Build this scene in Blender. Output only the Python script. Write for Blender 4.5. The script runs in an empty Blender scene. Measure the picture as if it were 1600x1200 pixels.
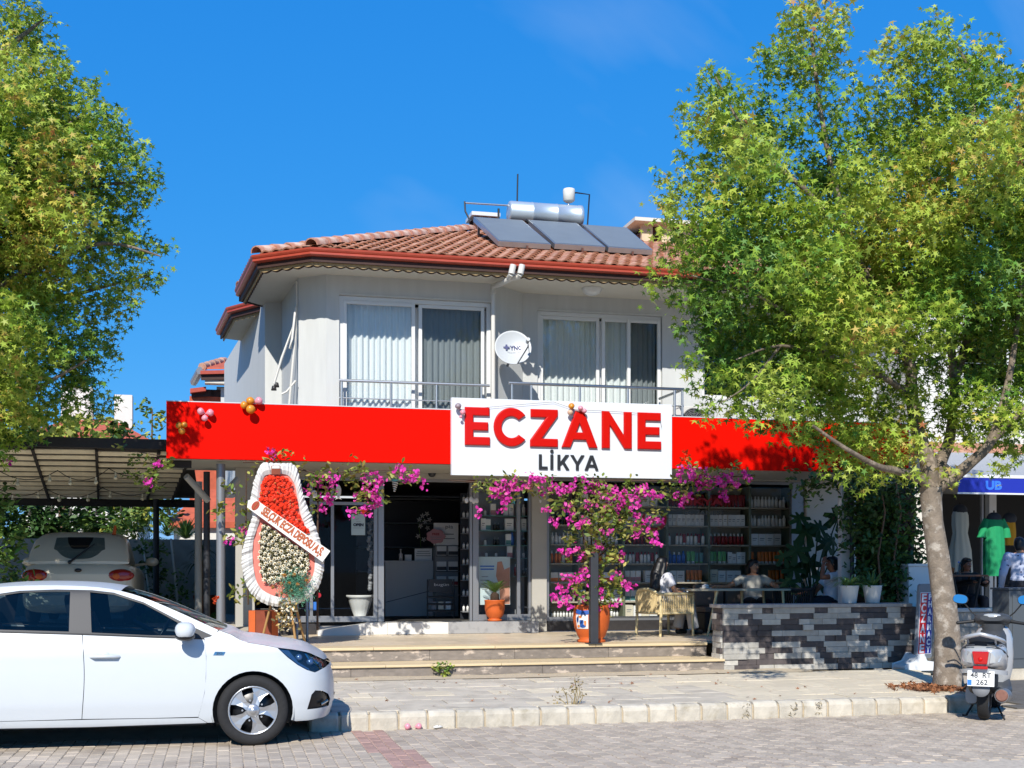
import bpy, bmesh, math, random
import numpy as np
from mathutils import Vector, Matrix, Euler
from mathutils.geometry import delaunay_2d_cdt
R = math.radians
PI = math.pi
S = bpy.context.scene
COL = S.collection
rng = random.Random(7)
# -- camera, sky, sun, exposure
CAM_H, CAM_YAW, FPX = 1.57, R(13.36), 1900.0
cd = bpy.data.cameras.new('camera')
cam = bpy.data.objects.new('camera', cd)
COL.objects.link(cam)
cam.location = (0, 0, CAM_H)
cam.rotation_euler = (R(90), 0, -CAM_YAW)
cd.sensor_width = 36
cd.lens = 36 * FPX / 1600
cd.shift_y = 290 / 1600
cd.clip_end = 3000
S.camera = cam
SKY_FIT = (('Red', 1.179, .1396), ('Green', .464, 1.122), ('Blue', .225, 3.334))
SUN_EL, SUN_AZ = R(38), R(-23)        # the sun stands behind the viewer, to the left
world = bpy.data.worlds.new('World')
S.world = world
world.use_nodes = True
wn, wl = world.node_tree.nodes, world.node_tree.links
bg = wn['Background']
sky = wn.new('ShaderNodeTexSky')
sky.sky_type = 'NISHITA'
sky.sun_disc = False
sky.sun_elevation = SUN_EL
sky.sun_rotation = R(180) - SUN_AZ
sky.altitude = 2000
sky.air_density = 1.0
sky.dust_density = 0.1
sky.ozone_density = 3.5
# camera-like response of the clear sky: per-channel compression of the Nishita gradient
sep = wn.new('ShaderNodeSeparateColor')
cmb = wn.new('ShaderNodeCombineColor')
wl.new(sky.outputs['Color'], sep.inputs['Color'])
for ch, ex, k in SKY_FIT:
 pw = wn.new('ShaderNodeMath'); pw.operation = 'POWER'; pw.inputs[1].default_value = ex
 mu = wn.new('ShaderNodeMath'); mu.operation = 'MULTIPLY'; mu.inputs[1].default_value = k
 wl.new(sep.outputs[ch], pw.inputs[0]); wl.new(pw.outputs[0], mu.inputs[0]); wl.new(mu.outputs[0], cmb.inputs[ch])
# faint high cirrus streaks
tc = wn.new('ShaderNodeTexCoord')
mp = wn.new('ShaderNodeMapping')
mp.inputs['Rotation'].default_value = (0.2, 0.6, 0.5)
mp.inputs['Scale'].default_value = (1.2, 7.0, 2.0)
nz = wn.new('ShaderNodeTexNoise')
nz.inputs['Scale'].default_value = 1.6
nz.inputs['Detail'].default_value = 5
rp = wn.new('ShaderNodeMapRange')
rp.inputs['From Min'].default_value = 0.52
rp.inputs['From Max'].default_value = 0.9
rp.inputs['To Max'].default_value = 0.34
mx = wn.new('ShaderNodeMix')
mx.data_type = 'RGBA'
mx.inputs['B'].default_value = (4.0, 4.6, 5.2, 1)
wl.new(tc.outputs['Generated'], mp.inputs['Vector'])
wl.new(mp.outputs['Vector'], nz.inputs['Vector'])
wl.new(nz.outputs['Fac'], rp.inputs['Value'])
wl.new(rp.outputs['Result'], mx.inputs['Factor'])
wl.new(cmb.outputs['Color'], mx.inputs['A'])
wl.new(mx.outputs['Result'], bg.inputs['Color'])
bg.inputs['Strength'].default_value = 0.14
sd = bpy.data.lights.new('sun', 'SUN')
sun = bpy.data.objects.new('sun', sd)
COL.objects.link(sun)
sd.energy = 4.7
sd.angle = R(0.53)
sd.color = (1.0, 0.95, 0.87)
sun.location = (3, -20, 25)
_d = Vector((-math.sin(SUN_AZ) * math.cos(SUN_EL), math.cos(SUN_AZ) * math.cos(SUN_EL), -math.sin(SUN_EL)))
sun.rotation_euler = _d.to_track_quat('-Z', 'Y').to_euler()
S.view_settings.view_transform = 'Standard'
S.view_settings.look = 'None'
S.view_settings.exposure = 0.38
S.view_settings.gamma = 1.0
S.view_settings.use_curve_mapping = False
S.render.engine = 'CYCLES'
S.cycles.max_bounces = 8
S.cycles.transparent_max_bounces = 24
S.cycles.caustics_reflective = False
S.cycles.caustics_refractive = False
# -- survey: sight lines to real depths
_sa, _ca = math.sin(CAM_YAW), math.cos(CAM_YAW)
def at(px, py, Y):
 u, v = (px - 800) / FPX, (890 - py) / FPX
 t = Y / (_ca - u * _sa)
 return Vector((t * (_sa + u * _ca), Y, CAM_H + t * v))
def atz(px, py, z):
 u, v = (px - 800) / FPX, (890 - py) / FPX
 t = (z - CAM_H) / v
 return Vector((t * (_sa + u * _ca), t * (_ca - u * _sa), z))
def ax(px, Y):
 return at(px, 890, Y).x
def az(py, px, Y):
 return at(px, py, Y).z
# -- materials
def lin(c):
 if isinstance(c, str):
  c = [int(c[i:i + 2], 16) / 255 for i in (1, 3, 5)]
 return tuple(x / 12.92 if x <= .04045 else ((x + .055) / 1.055) ** 2.4 for x in c)
MATS = {}
def mat(name, col, rough=.6, metal=0., var=0., scale=6., detail=4, bump=0., bscale=60., rnd=0., isl=0.,
  col2=None, lo=.42, hi=.62, spec=.5, transl=0., coat=0., stretch=None, hue=0., emit=0., world=False):
 """principled surface; col2 mottles in by noise, var varies value by noise, rnd by object, isl by mesh island"""
 m = bpy.data.materials.new(name)
 m.use_nodes = True
 nt = m.node_tree
 N, L = nt.nodes, nt.links
 p = N['Principled BSDF']
 c1 = lin(col) + (1,)
 p.inputs['Base Color'].default_value = c1
 p.inputs['Roughness'].default_value = rough
 p.inputs['Metallic'].default_value = metal
 p.inputs['Specular IOR Level'].default_value = spec
 p.inputs['Coat Weight'].default_value = coat
 if emit:
  p.inputs['Emission Color'].default_value = c1
  p.inputs['Emission Strength'].default_value = emit
 src = None
 vec = None
 if var or col2 is not None or bump:
  t = N.new('ShaderNodeTexCoord')
  vec = N.new('ShaderNodeNewGeometry').outputs['Position'] if world else t.outputs['Object']
  if stretch:
   mm = N.new('ShaderNodeMapping')
   mm.inputs['Scale'].default_value = stretch
   L.new(vec, mm.inputs['Vector'])
   vec = mm.outputs['Vector']
 if col2 is not None:
  n = N.new('ShaderNodeTexNoise')
  n.inputs['Scale'].default_value = scale
  n.inputs['Detail'].default_value = detail
  n.inputs['Roughness'].default_value = .65
  L.new(vec, n.inputs['Vector'])
  r = N.new('ShaderNodeMapRange')
  r.inputs['From Min'].default_value = lo
  r.inputs['From Max'].default_value = hi
  L.new(n.outputs['Fac'], r.inputs['Value'])
  x = N.new('ShaderNodeMix')
  x.data_type = 'RGBA'
  x.inputs['A'].default_value = c1
  x.inputs['B'].default_value = lin(col2) + (1,)
  L.new(r.outputs['Result'], x.inputs['Factor'])
  src = x.outputs['Result']
 val = []
 if var:
  n = N.new('ShaderNodeTexNoise')
  n.inputs['Scale'].default_value = scale * 1.7
  n.inputs['Detail'].default_value = detail
  L.new(vec, n.inputs['Vector'])
  r = N.new('ShaderNodeMapRange')
  r.inputs['From Min'].default_value = .25
  r.inputs['From Max'].default_value = .75
  r.inputs['To Min'].default_value = 1 - var
  r.inputs['To Max'].default_value = 1 + var
  L.new(n.outputs['Fac'], r.inputs['Value'])
  val.append(r.outputs['Result'])
 for amount, kind in ((rnd, 0), (isl, 1)):
  if amount:
   if kind == 0:
    o = N.new('ShaderNodeObjectInfo').outputs['Random']
   else:
    o = N.new('ShaderNodeNewGeometry').outputs['Random Per Island']
   r = N.new('ShaderNodeMapRange')
   r.inputs['To Min'].default_value = 1 - amount
   r.inputs['To Max'].default_value = 1 + amount
   L.new(o, r.inputs['Value'])
   val.append(r.outputs['Result'])
 if val or hue:
  h = N.new('ShaderNodeHueSaturation')
  if src is None:
   h.inputs['Color'].default_value = c1
  else:
   L.new(src, h.inputs['Color'])
  v = None
  for s_ in val:
   if v is None:
    v = s_
   else:
    mu = N.new('ShaderNodeMath')
    mu.operation = 'MULTIPLY'
    L.new(v, mu.inputs[0]); L.new(s_, mu.inputs[1])
    v = mu.outputs[0]
  if v is not None:
   L.new(v, h.inputs['Value'])
  if hue:
   g = N.new('ShaderNodeNewGeometry').outputs['Random Per Island']
   w = N.new('ShaderNodeTexWhiteNoise')
   w.noise_dimensions = '1D'
   L.new(g, w.inputs['W'])
   r = N.new('ShaderNodeMapRange')
   r.inputs['To Min'].default_value = .5 - hue
   r.inputs['To Max'].default_value = .5 + hue * .5
   L.new(w.outputs['Value'], r.inputs['Value'])
   L.new(r.outputs['Result'], h.inputs['Hue'])
  src = h.outputs['Color']
 if src is not None:
  L.new(src, p.inputs['Base Color'])
 if bump:
  n = N.new('ShaderNodeTexNoise')
  n.inputs['Scale'].default_value = bscale
  n.inputs['Detail'].default_value = 5
  L.new(vec, n.inputs['Vector'])
  b = N.new('ShaderNodeBump')
  b.inputs['Strength'].default_value = bump
  b.inputs['Distance'].default_value = .01
  L.new(n.outputs['Fac'], b.inputs['Height'])
  L.new(b.outputs['Normal'], p.inputs['Normal'])
 if transl:
  tb = N.new('ShaderNodeBsdfTranslucent')
  if src is not None:
   L.new(src, tb.inputs['Color'])
  else:
   tb.inputs['Color'].default_value = c1
  ms = N.new('ShaderNodeMixShader')
  ms.inputs['Fac'].default_value = transl
  L.new(p.outputs[0], ms.inputs[1]); L.new(tb.outputs[0], ms.inputs[2])
  L.new(ms.outputs[0], N['Material Output'].inputs['Surface'])
 MATS[name] = m
 return m
def glass(name, tint='#e8f0f0', refl=1.0, f0=.045, rough=.0):
 m = bpy.data.materials.new(name)
 m.use_nodes = True
 N, L = m.node_tree.nodes, m.node_tree.links
 N.remove(N['Principled BSDF'])
 t = N.new('ShaderNodeBsdfTransparent')
 t.inputs['Color'].default_value = lin(tint) + (1,)
 g = N.new('ShaderNodeBsdfGlossy')
 g.inputs['Roughness'].default_value = rough
 fr = N.new('ShaderNodeLayerWeight')
 fr.inputs['Blend'].default_value = .5
 pw_ = N.new('ShaderNodeMath'); pw_.operation = 'POWER'; pw_.inputs[1].default_value = 4.5
 L.new(fr.outputs['Facing'], pw_.inputs[0])
 mr = N.new('ShaderNodeMapRange')
 mr.inputs['To Min'].default_value = f0 * refl
 mr.inputs['To Max'].default_value = min(.85, .7 * refl)
 L.new(pw_.outputs[0], mr.inputs['Value'])
 s = N.new('ShaderNodeMixShader')
 L.new(mr.outputs['Result'], s.inputs['Fac'])
 L.new(t.outputs[0], s.inputs[1]); L.new(g.outputs[0], s.inputs[2])
 L.new(s.outputs[0], N['Material Output'].inputs['Surface'])
 MATS[name] = m
 return m
# -- objects
ORG = {}
def root(name, label, cat, loc=(0, 0, 0), rz=0., group=None, kind=None):
 o = bpy.data.objects.new(name, None)
 COL.objects.link(o)
 o.empty_display_size = .1
 o.location = loc
 o.rotation_euler = (0, 0, rz)
 ORG[o] = Vector(loc)
 return tag(o, label, cat, group, kind)
def tag(o, label=None, cat=None, group=None, kind=None):
 if label: o['label'] = label
 if cat: o['category'] = cat
 if group: o['group'] = group
 if kind: o['kind'] = kind
 return o
def link(name, me, parent=None, loc=(0, 0, 0), rot=None):
 o = bpy.data.objects.new(name, me)
 COL.objects.link(o)
 if parent is not None:
  o.parent = parent
 o.location = loc
 if rot is not None:
  o.rotation_euler = rot
 return o
def kids(o):
 return [c for c in o.children]
def copy_tree(o, parent=None):
 c = o.copy()
 COL.objects.link(c)
 if parent is not None:
  c.parent = parent
 for ch in kids(o):
  copy_tree(ch, c)
 return c
class MB:
 def __init__(s):
  s.v, s.f, s.m, s.sm = [], [], [], []
 def add(s, vs, fs, m=0, smooth=False):
  b = len(s.v)
  s.v.extend([tuple(x) for x in vs])
  for f in fs:
   s.f.append([b + i for i in f]); s.m.append(m); s.sm.append(smooth)
  return s
 def box(s, x0, x1, y0, y1, z0, z1, m=0, M=None):
  vs = [Vector((x, y, z)) for x in (x0, x1) for y in (y0, y1) for z in (z0, z1)]
  if M is not None:
   vs = [M @ v for v in vs]
  return s.add(vs, [(0, 1, 3, 2), (4, 6, 7, 5), (0, 4, 5, 1), (2, 3, 7, 6), (0, 2, 6, 4), (1, 5, 7, 3)], m)
 def beam(s, p, q, w, h, m=0, up=(0, 0, 1)):
  p, q = Vector(p), Vector(q)
  d = (q - p); ln = d.length; d.normalize()
  side = d.cross(Vector(up))
  if side.length < 1e-4:
   side = d.cross(Vector((0, 1, 0)))
  side.normalize(); u = side.cross(d)
  M = Matrix((( *d, 0), (*side, 0), (*u, 0), (0, 0, 0, 1))).transposed()
  M.translation = p
  return s.box(0, ln, -w / 2, w / 2, -h / 2, h / 2, m, M)
 def prism(s, pts, vec, m=0, smooth=False):
  """extrude a planar polygon (3D points) along vec"""
  n = len(pts); vec = Vector(vec)
  pts = [Vector(p) for p in pts]
  vs = pts + [p + vec for p in pts]
  fs = [tuple(range(n))[::-1], tuple(range(n, 2 * n))]
  s.add(vs, fs, m)
  return s.add(vs, [(i, (i + 1) % n, n + (i + 1) % n, n + i) for i in range(n)], m, smooth)
 def tube(s, pts, r, n=8, m=0, caps=True, smooth=True):
  pts = [Vector(p) for p in pts]
  k = len(pts)
  rr = r if isinstance(r, (list, tuple)) else [r] * k
  vs = []
  ref = Vector((.13, .07, 1)).normalized()
  for i, p in enumerate(pts):
   d = (pts[min(i + 1, k - 1)] - pts[max(i - 1, 0)])
   if d.length < 1e-9: d = Vector((0, 0, 1))
   d.normalize()
   a = d.cross(ref)
   if a.length < .05: a = d.cross(Vector((1, 0, 0)))
   a.normalize(); b = d.cross(a)
   vs += [p + (a * math.cos(2 * PI * j / n) + b * math.sin(2 * PI * j / n)) * rr[i] for j in range(n)]
  fs = [(i * n + j, i * n + (j + 1) % n, (i + 1) * n + (j + 1) % n, (i + 1) * n + j) for i in range(k - 1) for j in range(n)]
  s.add(vs, fs, m, smooth)
  if caps:
   s.add(vs[:n], [tuple(range(n))], m); s.add(vs[-n:], [tuple(range(n))[::-1]], m)
  return s
 def lathe(s, prof, n=24, c=(0, 0, 0), m=0, M=None, smooth=True, wob=None):
  vs = []
  for r, z in prof:
   for j in range(n):
    a = 2 * PI * j / n
    q = r * (1 + (wob(a, z) if wob else 0))
    v = Vector((q * math.cos(a), q * math.sin(a), z))
    if M is not None: v = M @ v
    vs.append(v + Vector(c))
  k = len(prof)
  return s.add(vs, [(i * n + j, i * n + (j + 1) % n, (i + 1) * n + (j + 1) % n, (i + 1) * n + j) for i in range(k - 1) for j in range(n)], m, smooth)
 def sph(s, c, r, nu=12, nv=8, m=0, M=None):
  rx, ry, rz = r if isinstance(r, (tuple, list)) else (r, r, r)
  vs, fs = [], []
  for i in range(nv + 1):
   t = PI * i / nv
   for j in range(nu):
    a = 2 * PI * j / nu
    v = Vector((rx * math.sin(t) * math.cos(a), ry * math.sin(t) * math.sin(a), rz * math.cos(t)))
    if M is not None: v = M @ v
    vs.append(v + Vector(c))
  for i in range(nv):
   for j in range(nu):
    q = (i * nu + j, (i + 1) * nu + j, (i + 1) * nu + (j + 1) % nu, i * nu + (j + 1) % nu)
    fs.append(q)
  return s.add(vs, fs, m, True)
 def grid(s, nu, nv, fn, m=0, smooth=True, closed=False):
  vs = [fn(i / nu, j / nv) for i in range(nu + 1) for j in range(nv + 1)]
  w = nv + 1
  return s.add(vs, [(i * w + j, (i + 1) * w + j, (i + 1) * w + j + 1, i * w + j + 1) for i in range(nu) for j in range(nv)], m, smooth)
 def mesh(s, name, mats, off=(0, 0, 0), bev=0., fix=True, merge=0.):
  me = bpy.data.meshes.new(name)
  ox, oy, oz = off
  me.from_pydata([(x - ox, y - oy, z - oz) for x, y, z in s.v], [], s.f)
  for m in (mats if isinstance(mats, (list, tuple)) else [mats]):
   me.materials.append(MATS[m] if isinstance(m, str) else m)
  me.polygons.foreach_set('material_index', s.m)
  me.polygons.foreach_set('use_smooth', s.sm)
  if fix or bev or merge:
   bm = bmesh.new(); bm.from_mesh(me)
   if merge:
    bmesh.ops.remove_doubles(bm, verts=bm.verts, dist=merge)
   if fix:
    bmesh.ops.recalc_face_normals(bm, faces=bm.faces)
   if bev:
    bmesh.ops.remove_doubles(bm, verts=bm.verts, dist=1e-5)
    ed = [e for e in bm.edges if len(e.link_faces) == 2 and e.calc_face_angle(0) > .6]
    bmesh.ops.bevel(bm, geom=ed, offset=bev, segments=2, profile=.6, affect='EDGES', clamp_overlap=True)
   bm.to_mesh(me); bm.free()
  me.update()
  return me
 def build(s, name, mats, parent=None, org=None, bev=0., local=False, kind=None, fix=True, merge=0., label=None):
  """vertices are world metres unless local; org = object origin"""
  if local:
   o = link(name, s.mesh(name, mats, (0, 0, 0), bev, fix, merge), parent)
   ORG[o] = Vector((0, 0, 0))
  else:
   base = ORG[parent] if parent is not None else Vector((0, 0, 0))
   g = Vector(org) if org is not None else base
   o = link(name, s.mesh(name, mats, g, bev, fix, merge), parent, g - base)
   ORG[o] = g
  if kind: o['kind'] = kind
  if label: o['label'] = label
  return o
def rot_to(d, up=(0, 0, 1)):
 return Vector(d).to_track_quat('Z', 'Y').to_matrix().to_4x4()
def bez(p0, p1, p2, n=8):
 p0, p1, p2 = Vector(p0), Vector(p1), Vector(p2)
 return [p0 * (1 - t) ** 2 + p1 * 2 * t * (1 - t) + p2 * t * t for t in [i / n for i in range(n + 1)]]
def pieces(name, boxes, matname, parent, bev=.004, jit=0.):
 """many alike block pieces: one object each, meshes shared by size. boxes: (x0,x1,y0,y1,z0,z1)"""
 cache, out = {}, []
 po = ORG[parent]
 for b in boxes:
  x0, x1, y0, y1, z0, z1 = b[:6]
  mn = b[6] if len(b) > 6 else matname
  k = (round(x1 - x0, 3), round(y1 - y0, 3), round(z1 - z0, 3), mn)
  if k not in cache:
   w, d, h = k[0] / 2, k[1] / 2, k[2] / 2
   cache[k] = MB().box(-w, w, -d, d, -h, h).mesh(name, mn, bev=bev)
  o = link(name, cache[k], parent, Vector(((x0 + x1) / 2, (y0 + y1) / 2, (z0 + z1) / 2)) - po)
  if jit:
   o.rotation_euler = (rng.uniform(-jit, jit), rng.uniform(-jit, jit), rng.uniform(-jit, jit) * .4)
   o.location.z += rng.uniform(-jit, jit) * .12
  out.append(o)
 return out
def text_mesh(body, size, bold=0., width=1., name='lettering', ext=0.):
 cu = bpy.data.curves.new(name, 'FONT')
 cu.body = body
 cu.size = size
 cu.align_x = 'CENTER'
 cu.align_y = 'CENTER'
 cu.offset = bold
 cu.extrude = ext
 cu.resolution_u = 3
 o = bpy.data.objects.new(name, cu)
 COL.objects.link(o)
 dg = bpy.context.evaluated_depsgraph_get()
 dg.update()
 me = bpy.data.meshes.new_from_object(o.evaluated_get(dg))
 bpy.data.objects.remove(o); bpy.data.curves.remove(cu)
 if width != 1:
  for v in me.vertices: v.co.x *= width
 return me
def text(body, size, matname, parent, M, name='lettering', bold=0., width=1., fit=None, ext=0.):
 """lettering mesh; M places the local XY text plane; fit = total width in metres"""
 me = text_mesh(body, size, bold, width, name, ext)
 xs = [v.co.x for v in me.vertices]; ys = [v.co.y for v in me.vertices]
 cx, cy = (max(xs) + min(xs)) / 2, (max(ys) + min(ys)) / 2
 k = fit / (max(xs) - min(xs)) if fit else 1
 base = ORG.get(parent, Vector((0, 0, 0)))
 for v in me.vertices:
  v.co = (M @ Vector(((v.co.x - cx) * k, v.co.y - cy, v.co.z))) - base
 me.materials.clear()
 me.materials.append(MATS[matname])
 o = link(name, me, parent)
 ORG[o] = base
 return o
def face_M(p, right=(1, 0, 0), up=(0, 0, 1)):
 r, u = Vector(right).normalized(), Vector(up).normalized()
 n = r.cross(u)
 M = Matrix(((*r, 0), (*u, 0), (*n, 0), (0, 0, 0, 1))).transposed()
 M.translation = Vector(p)
 return M
# -- foliage: many leaf-sized faces as one mesh
def _star(n=5, inner=.34):
 pts = []
 for i in range(2 * n):
  a = PI / 2 + PI * i / n
  r = 1. if i % 2 == 0 else inner
  pts.append((math.cos(a) * r, math.sin(a) * r))
 return pts
LEAF = {
 'star': _star(5, .31),
 'oval': [(0, -1), (.42, -.45), (.48, .1), (.25, .65), (0, 1), (-.25, .65), (-.48, .1), (-.42, -.45)],
 'blade': [(-.12, -1), (.12, -1), (.14, 0), (0, 1), (-.14, 0)],
 'bract': [(0, -.15), (.75, .1), (.55, .75), (0, 1), (-.55, .75), (-.75, .1)],
 'quad': [(0, -1), (.5, 0), (0, 1), (-.5, 0)],
}
def leaves_mesh(name, P, size, shape, mats, nrm=None, up=.6, seed=1, mi=None, off=(0, 0, 0), fold=.12, jitter=.35):
 """P (N,3) centres, size scalar or (N,), one polygon per leaf, normals tilted towards up"""
 g = np.random.default_rng(seed)
 P = np.asarray(P, float)
 n = len(P)
 base = np.array(LEAF[shape])
 k = len(base)
 if nrm is None:
  nrm = g.normal(size=(n, 3))
  nrm[:, 2] = np.abs(nrm[:, 2]) + up
 nrm = nrm / np.linalg.norm(nrm, axis=1, keepdims=True)
 t = g.normal(size=(n, 3))
 t -= (t * nrm).sum(1, keepdims=True) * nrm
 t /= np.linalg.norm(t, axis=1, keepdims=True)
 b = np.cross(nrm, t)
 sz = np.broadcast_to(np.asarray(size, float), (n,)) * g.uniform(1 - jitter, 1 + jitter, n)
 V = (P[:, None, :] + sz[:, None, None] * (base[None, :, 0, None] * t[:, None, :] + base[None, :, 1, None] * b[:, None, :]
   - fold * (base[None, :, 0, None] ** 2 + .5 * base[None, :, 1, None] ** 2) * nrm[:, None, :]))
 V = V.reshape(-1, 3) - np.array(off)
 me = bpy.data.meshes.new(name)
 me.vertices.add(n * k); me.loops.add(n * k); me.polygons.add(n)
 me.vertices.foreach_set('co', V.ravel())
 me.loops.foreach_set('vertex_index', np.arange(n * k, dtype=np.int32))
 me.polygons.foreach_set('loop_start', np.arange(0, n * k, k, dtype=np.int32))
 if mi is not None:
  me.polygons.foreach_set('material_index', np.asarray(mi, dtype=np.int32))
 for m in (mats if isinstance(mats, (list, tuple)) else [mats]):
  me.materials.append(MATS[m])
 me.update(calc_edges=True)
 return me
def clump_points(clumps, density, seed=3, twig=.16, per=7, shell=.5):
 """clumps: (centre Vector, (rx,ry,rz)); leaves grouped on short twigs; returns (N,3)"""
 g = np.random.default_rng(seed)
 out = []
 for c, r in clumps:
  r = np.array(r if isinstance(r, (tuple, list)) else (r, r, r), float)
  area = (r[0] * r[2] + r[0] * r[1] + r[1] * r[2]) / 3
  nt = max(3, int(density * area / per))
  d = g.normal(size=(nt, 3)); d /= np.linalg.norm(d, axis=1, keepdims=True)
  rad = g.uniform(shell ** 3, 1.15, nt) ** (1 / 3)
  tw = np.array(c) + d * rad[:, None] * r
  ax_ = d * .6 + g.normal(size=(nt, 3)) * .5 + np.array([0, 0, .35])
  ax_ /= np.linalg.norm(ax_, axis=1, keepdims=True)
  s = g.uniform(-.2, 1, size=(nt, per))
  pts = tw[:, None, :] + ax_[:, None, :] * s[..., None] * twig * 1.3 + g.normal(size=(nt, per, 3)) * twig * .33
  out.append(pts.reshape(-1, 3))
 return np.concatenate(out)
# == materials of the setting
mat('road_paver', '#ada08f', .9, var=.1, scale=2.2, world=True, col2='#97897a', lo=.5, hi=.72, bump=.35, bscale=90, rnd=.14)
mat('road_paver_red', '#a5867a', .9, var=.12, scale=9, bump=.35, bscale=90, rnd=.14)
mat('road_bed', '#b3a898', .95, var=.2, scale=14, bump=.3)
mat('far_ground', '#8b857b', .95, var=.15, scale=.8)
mat('slab', '#bdb3a1', .88, var=.14, scale=2.6, world=True, bump=.25, bscale=70, rnd=.07, col2='#a59c8c', lo=.5, hi=.75)
mat('slab_worn', '#c9bda5', .88, var=.12, scale=4, bump=.25, bscale=70, rnd=.07)
mat('kerb_stone', '#b8b0a0', .85, var=.18, scale=5, world=True, bump=.4, bscale=45, rnd=.08, col2='#93886f', lo=.55, hi=.8)
mat('mortar', '#b5a68d', .95, var=.15, scale=15, bump=.4)
mat('step_stone', '#7d746b', .5, var=.25, scale=5, world=True, col2='#b3a596', lo=.55, hi=.62, detail=8, bump=.1, rnd=.1, stretch=(1, 1, 2.2))
mat('nosing', '#cdb993', .55, var=.1, scale=8, rnd=.06, stretch=(.4, 4, 4))
mat('terrace_tile', '#d0bfa4', .4, var=.12, scale=4, rnd=.1)
mat('white_marble', '#d8d6d0', .3, col2='#8e8d8c', lo=.66, hi=.74, scale=2.3, detail=7, rnd=.03)
mat('grey_marble', '#9b9b9b', .3, col2='#7b7b7d', lo=.5, hi=.7, scale=5, detail=6)
mat('cladding_light', '#aeaaa1', .75, world=True, var=.16, scale=6, col2='#bab6af', lo=.55, hi=.7, bump=.3, bscale=60, rnd=.2)
mat('cladding_dark', '#4d4645', .75, world=True, var=.2, scale=6, col2='#77695f', lo=.57, hi=.68, detail=7, bump=.3, bscale=60, rnd=.22)
mat('cladding_back', '#2c2a2b', .9)
mat('cap_stone', '#9d9893', .6, var=.12, scale=8)
mat('soil', '#6d4a35', .95, var=.35, scale=25, bump=.8, bscale=60)
# == ground, road, pavement
g = MB().box(-600, 600, -600, 900, -.6, -.07)
tag(g.build('ground', 'far_ground'), kind='structure')
YK = 11.92
road = MB().box(-40, 60, -12, YK, -.069, -.009).build('road', 'road_bed')
tag(road, kind='structure')
def paver_mesh(name, m):
 w, l, a = .105, .21, .009
 z0, z1, ch = -.05, 0, .006
 side = [(0, 0), (a, .25), (0, .5), (a, .75), (0, 1)]
 out = [(w / 2 + x, -l / 2 + t * l) for x, t in side] + [(-w / 2 + x, -l / 2 + t * l) for x, t in side[::-1]]
 def ins(k):
  return [(x * (1 - k / (w / 2)), y * (1 - k / (l / 2))) for x, y in out]
 r0, r1 = ins(.0025), ins(.0085)
 n = len(out)
 mb = MB()
 mb.add([(x, y, z1) for x, y in r1], [tuple(range(n))])
 vs = [(x, y, z1) for x, y in r1] + [(x, y, z1 - ch) for x, y in r0] + [(x, y, z0) for x, y in r0]
 mb.add(vs, [(k * n + i, (k + 1) * n + i, (k + 1) * n + (i + 1) % n, k * n + (i + 1) % n) for k in range(2) for i in range(n)])
 return mb, mb.mesh(name, m)
pv_mb, pv_me = paver_mesh('paver', 'road_paver')
_, pv_red = paver_mesh('paver', 'road_paver_red')
spots = []
for i in range(-48, 125):
 x = i * .105
 for j in range(0, 15):
  y = YK - .13 - j * .21 - (.105 if i % 2 else 0)
  if y < 8.9: continue
  u = (x * _ca - y * _sa) / (x * _sa + y * _ca)
  dep = x * _sa + y * _ca
  vis = abs(u) < .43 and dep > 9.6
  spots.append((dep if vis else 99, x, y))
spots.sort()
r0_, r1_ = atz(650, 1200, 0), atz(568, 1142, 0)
joined = MB()
for k, (key, x, y) in enumerate(spots):
 t = (y - r0_.y) / (r1_.y - r0_.y)
 red = abs(x - (r0_.x + t * (r1_.x - r0_.x))) < .16
 dz = rng.uniform(-.003, .002)
 if k < 300:
  o = link('paver', pv_red if red else pv_me, road, (x, y, dz), (rng.uniform(-.012, .012), rng.uniform(-.02, .02), rng.uniform(-.015, .015)))
 else:
  joined.add([(x + a, y + b, c + dz) for a, b, c in pv_mb.v], pv_mb.f, 1 if red else 0)
mat('road_paver_joined', '#ada08f', .9, var=.1, scale=2.2, world=True, col2='#97897a', lo=.5, hi=.72, bump=.35, bscale=90, isl=.14)
mat('road_paver_red_joined', '#a5867a', .9, var=.12, scale=9, bump=.35, bscale=90, isl=.14)
joined.build('paving', ['road_paver_joined', 'road_paver_red_joined'], road, kind='stuff', fix=False)
# pavement with its kerb
ZP = .17
XL = ax(524, YK) - .25                      # the pavement drops to the driveway left of here, behind the white car
XE = 7.95                                   # and ends at the tree on the right
YS = 15.70                                  # foot of the steps
pav = MB()
pav.prism([(XL, YK + .02, -.07), (XE, YK + .02, -.07), (XE + 1.1, YS + .4, -.07), (XL, YS + .4, -.07)], (0, 0, ZP - .03 + .07))
pavement = pav.build('pavement', 'mortar')
tag(pavement, kind='structure')
KW = .29
def kerb_mesh(w, seed):
 r_ = random.Random(seed)
 prof = [(0, -.06), (0, ZP - .055), (.012, ZP - .022), (.04, ZP - .004), (.075, ZP), (.15, ZP), (.15, -.06)]
 mb = MB()
 n = len(prof)
 xs = [-w / 2, -w / 2 + .012, -w * .17, w * .2, w / 2 - .014, w / 2]
 vs = []
 for i, xx in enumerate(xs):
  e = .007 if i in (0, 5) else 0
  for yy, zz in prof:
   q = r_.uniform(-.004, .004)
   vs.append((xx + r_.uniform(-.002, .002), yy + e + (q if yy < .1 else 0), zz - e * (zz > .05) + (q * .6 if zz > .05 else 0)))
 mb.add(vs, [(i * n + j, i * n + (j + 1) % n, (i + 1) * n + (j + 1) % n, (i + 1) * n + j) for i in range(5) for j in range(n)], 0, False)
 mb.add(vs[:n], [tuple(range(n))]); mb.add(vs[-n:], [tuple(range(n))])
 return mb.mesh('kerb_stone', 'kerb_stone')
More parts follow.
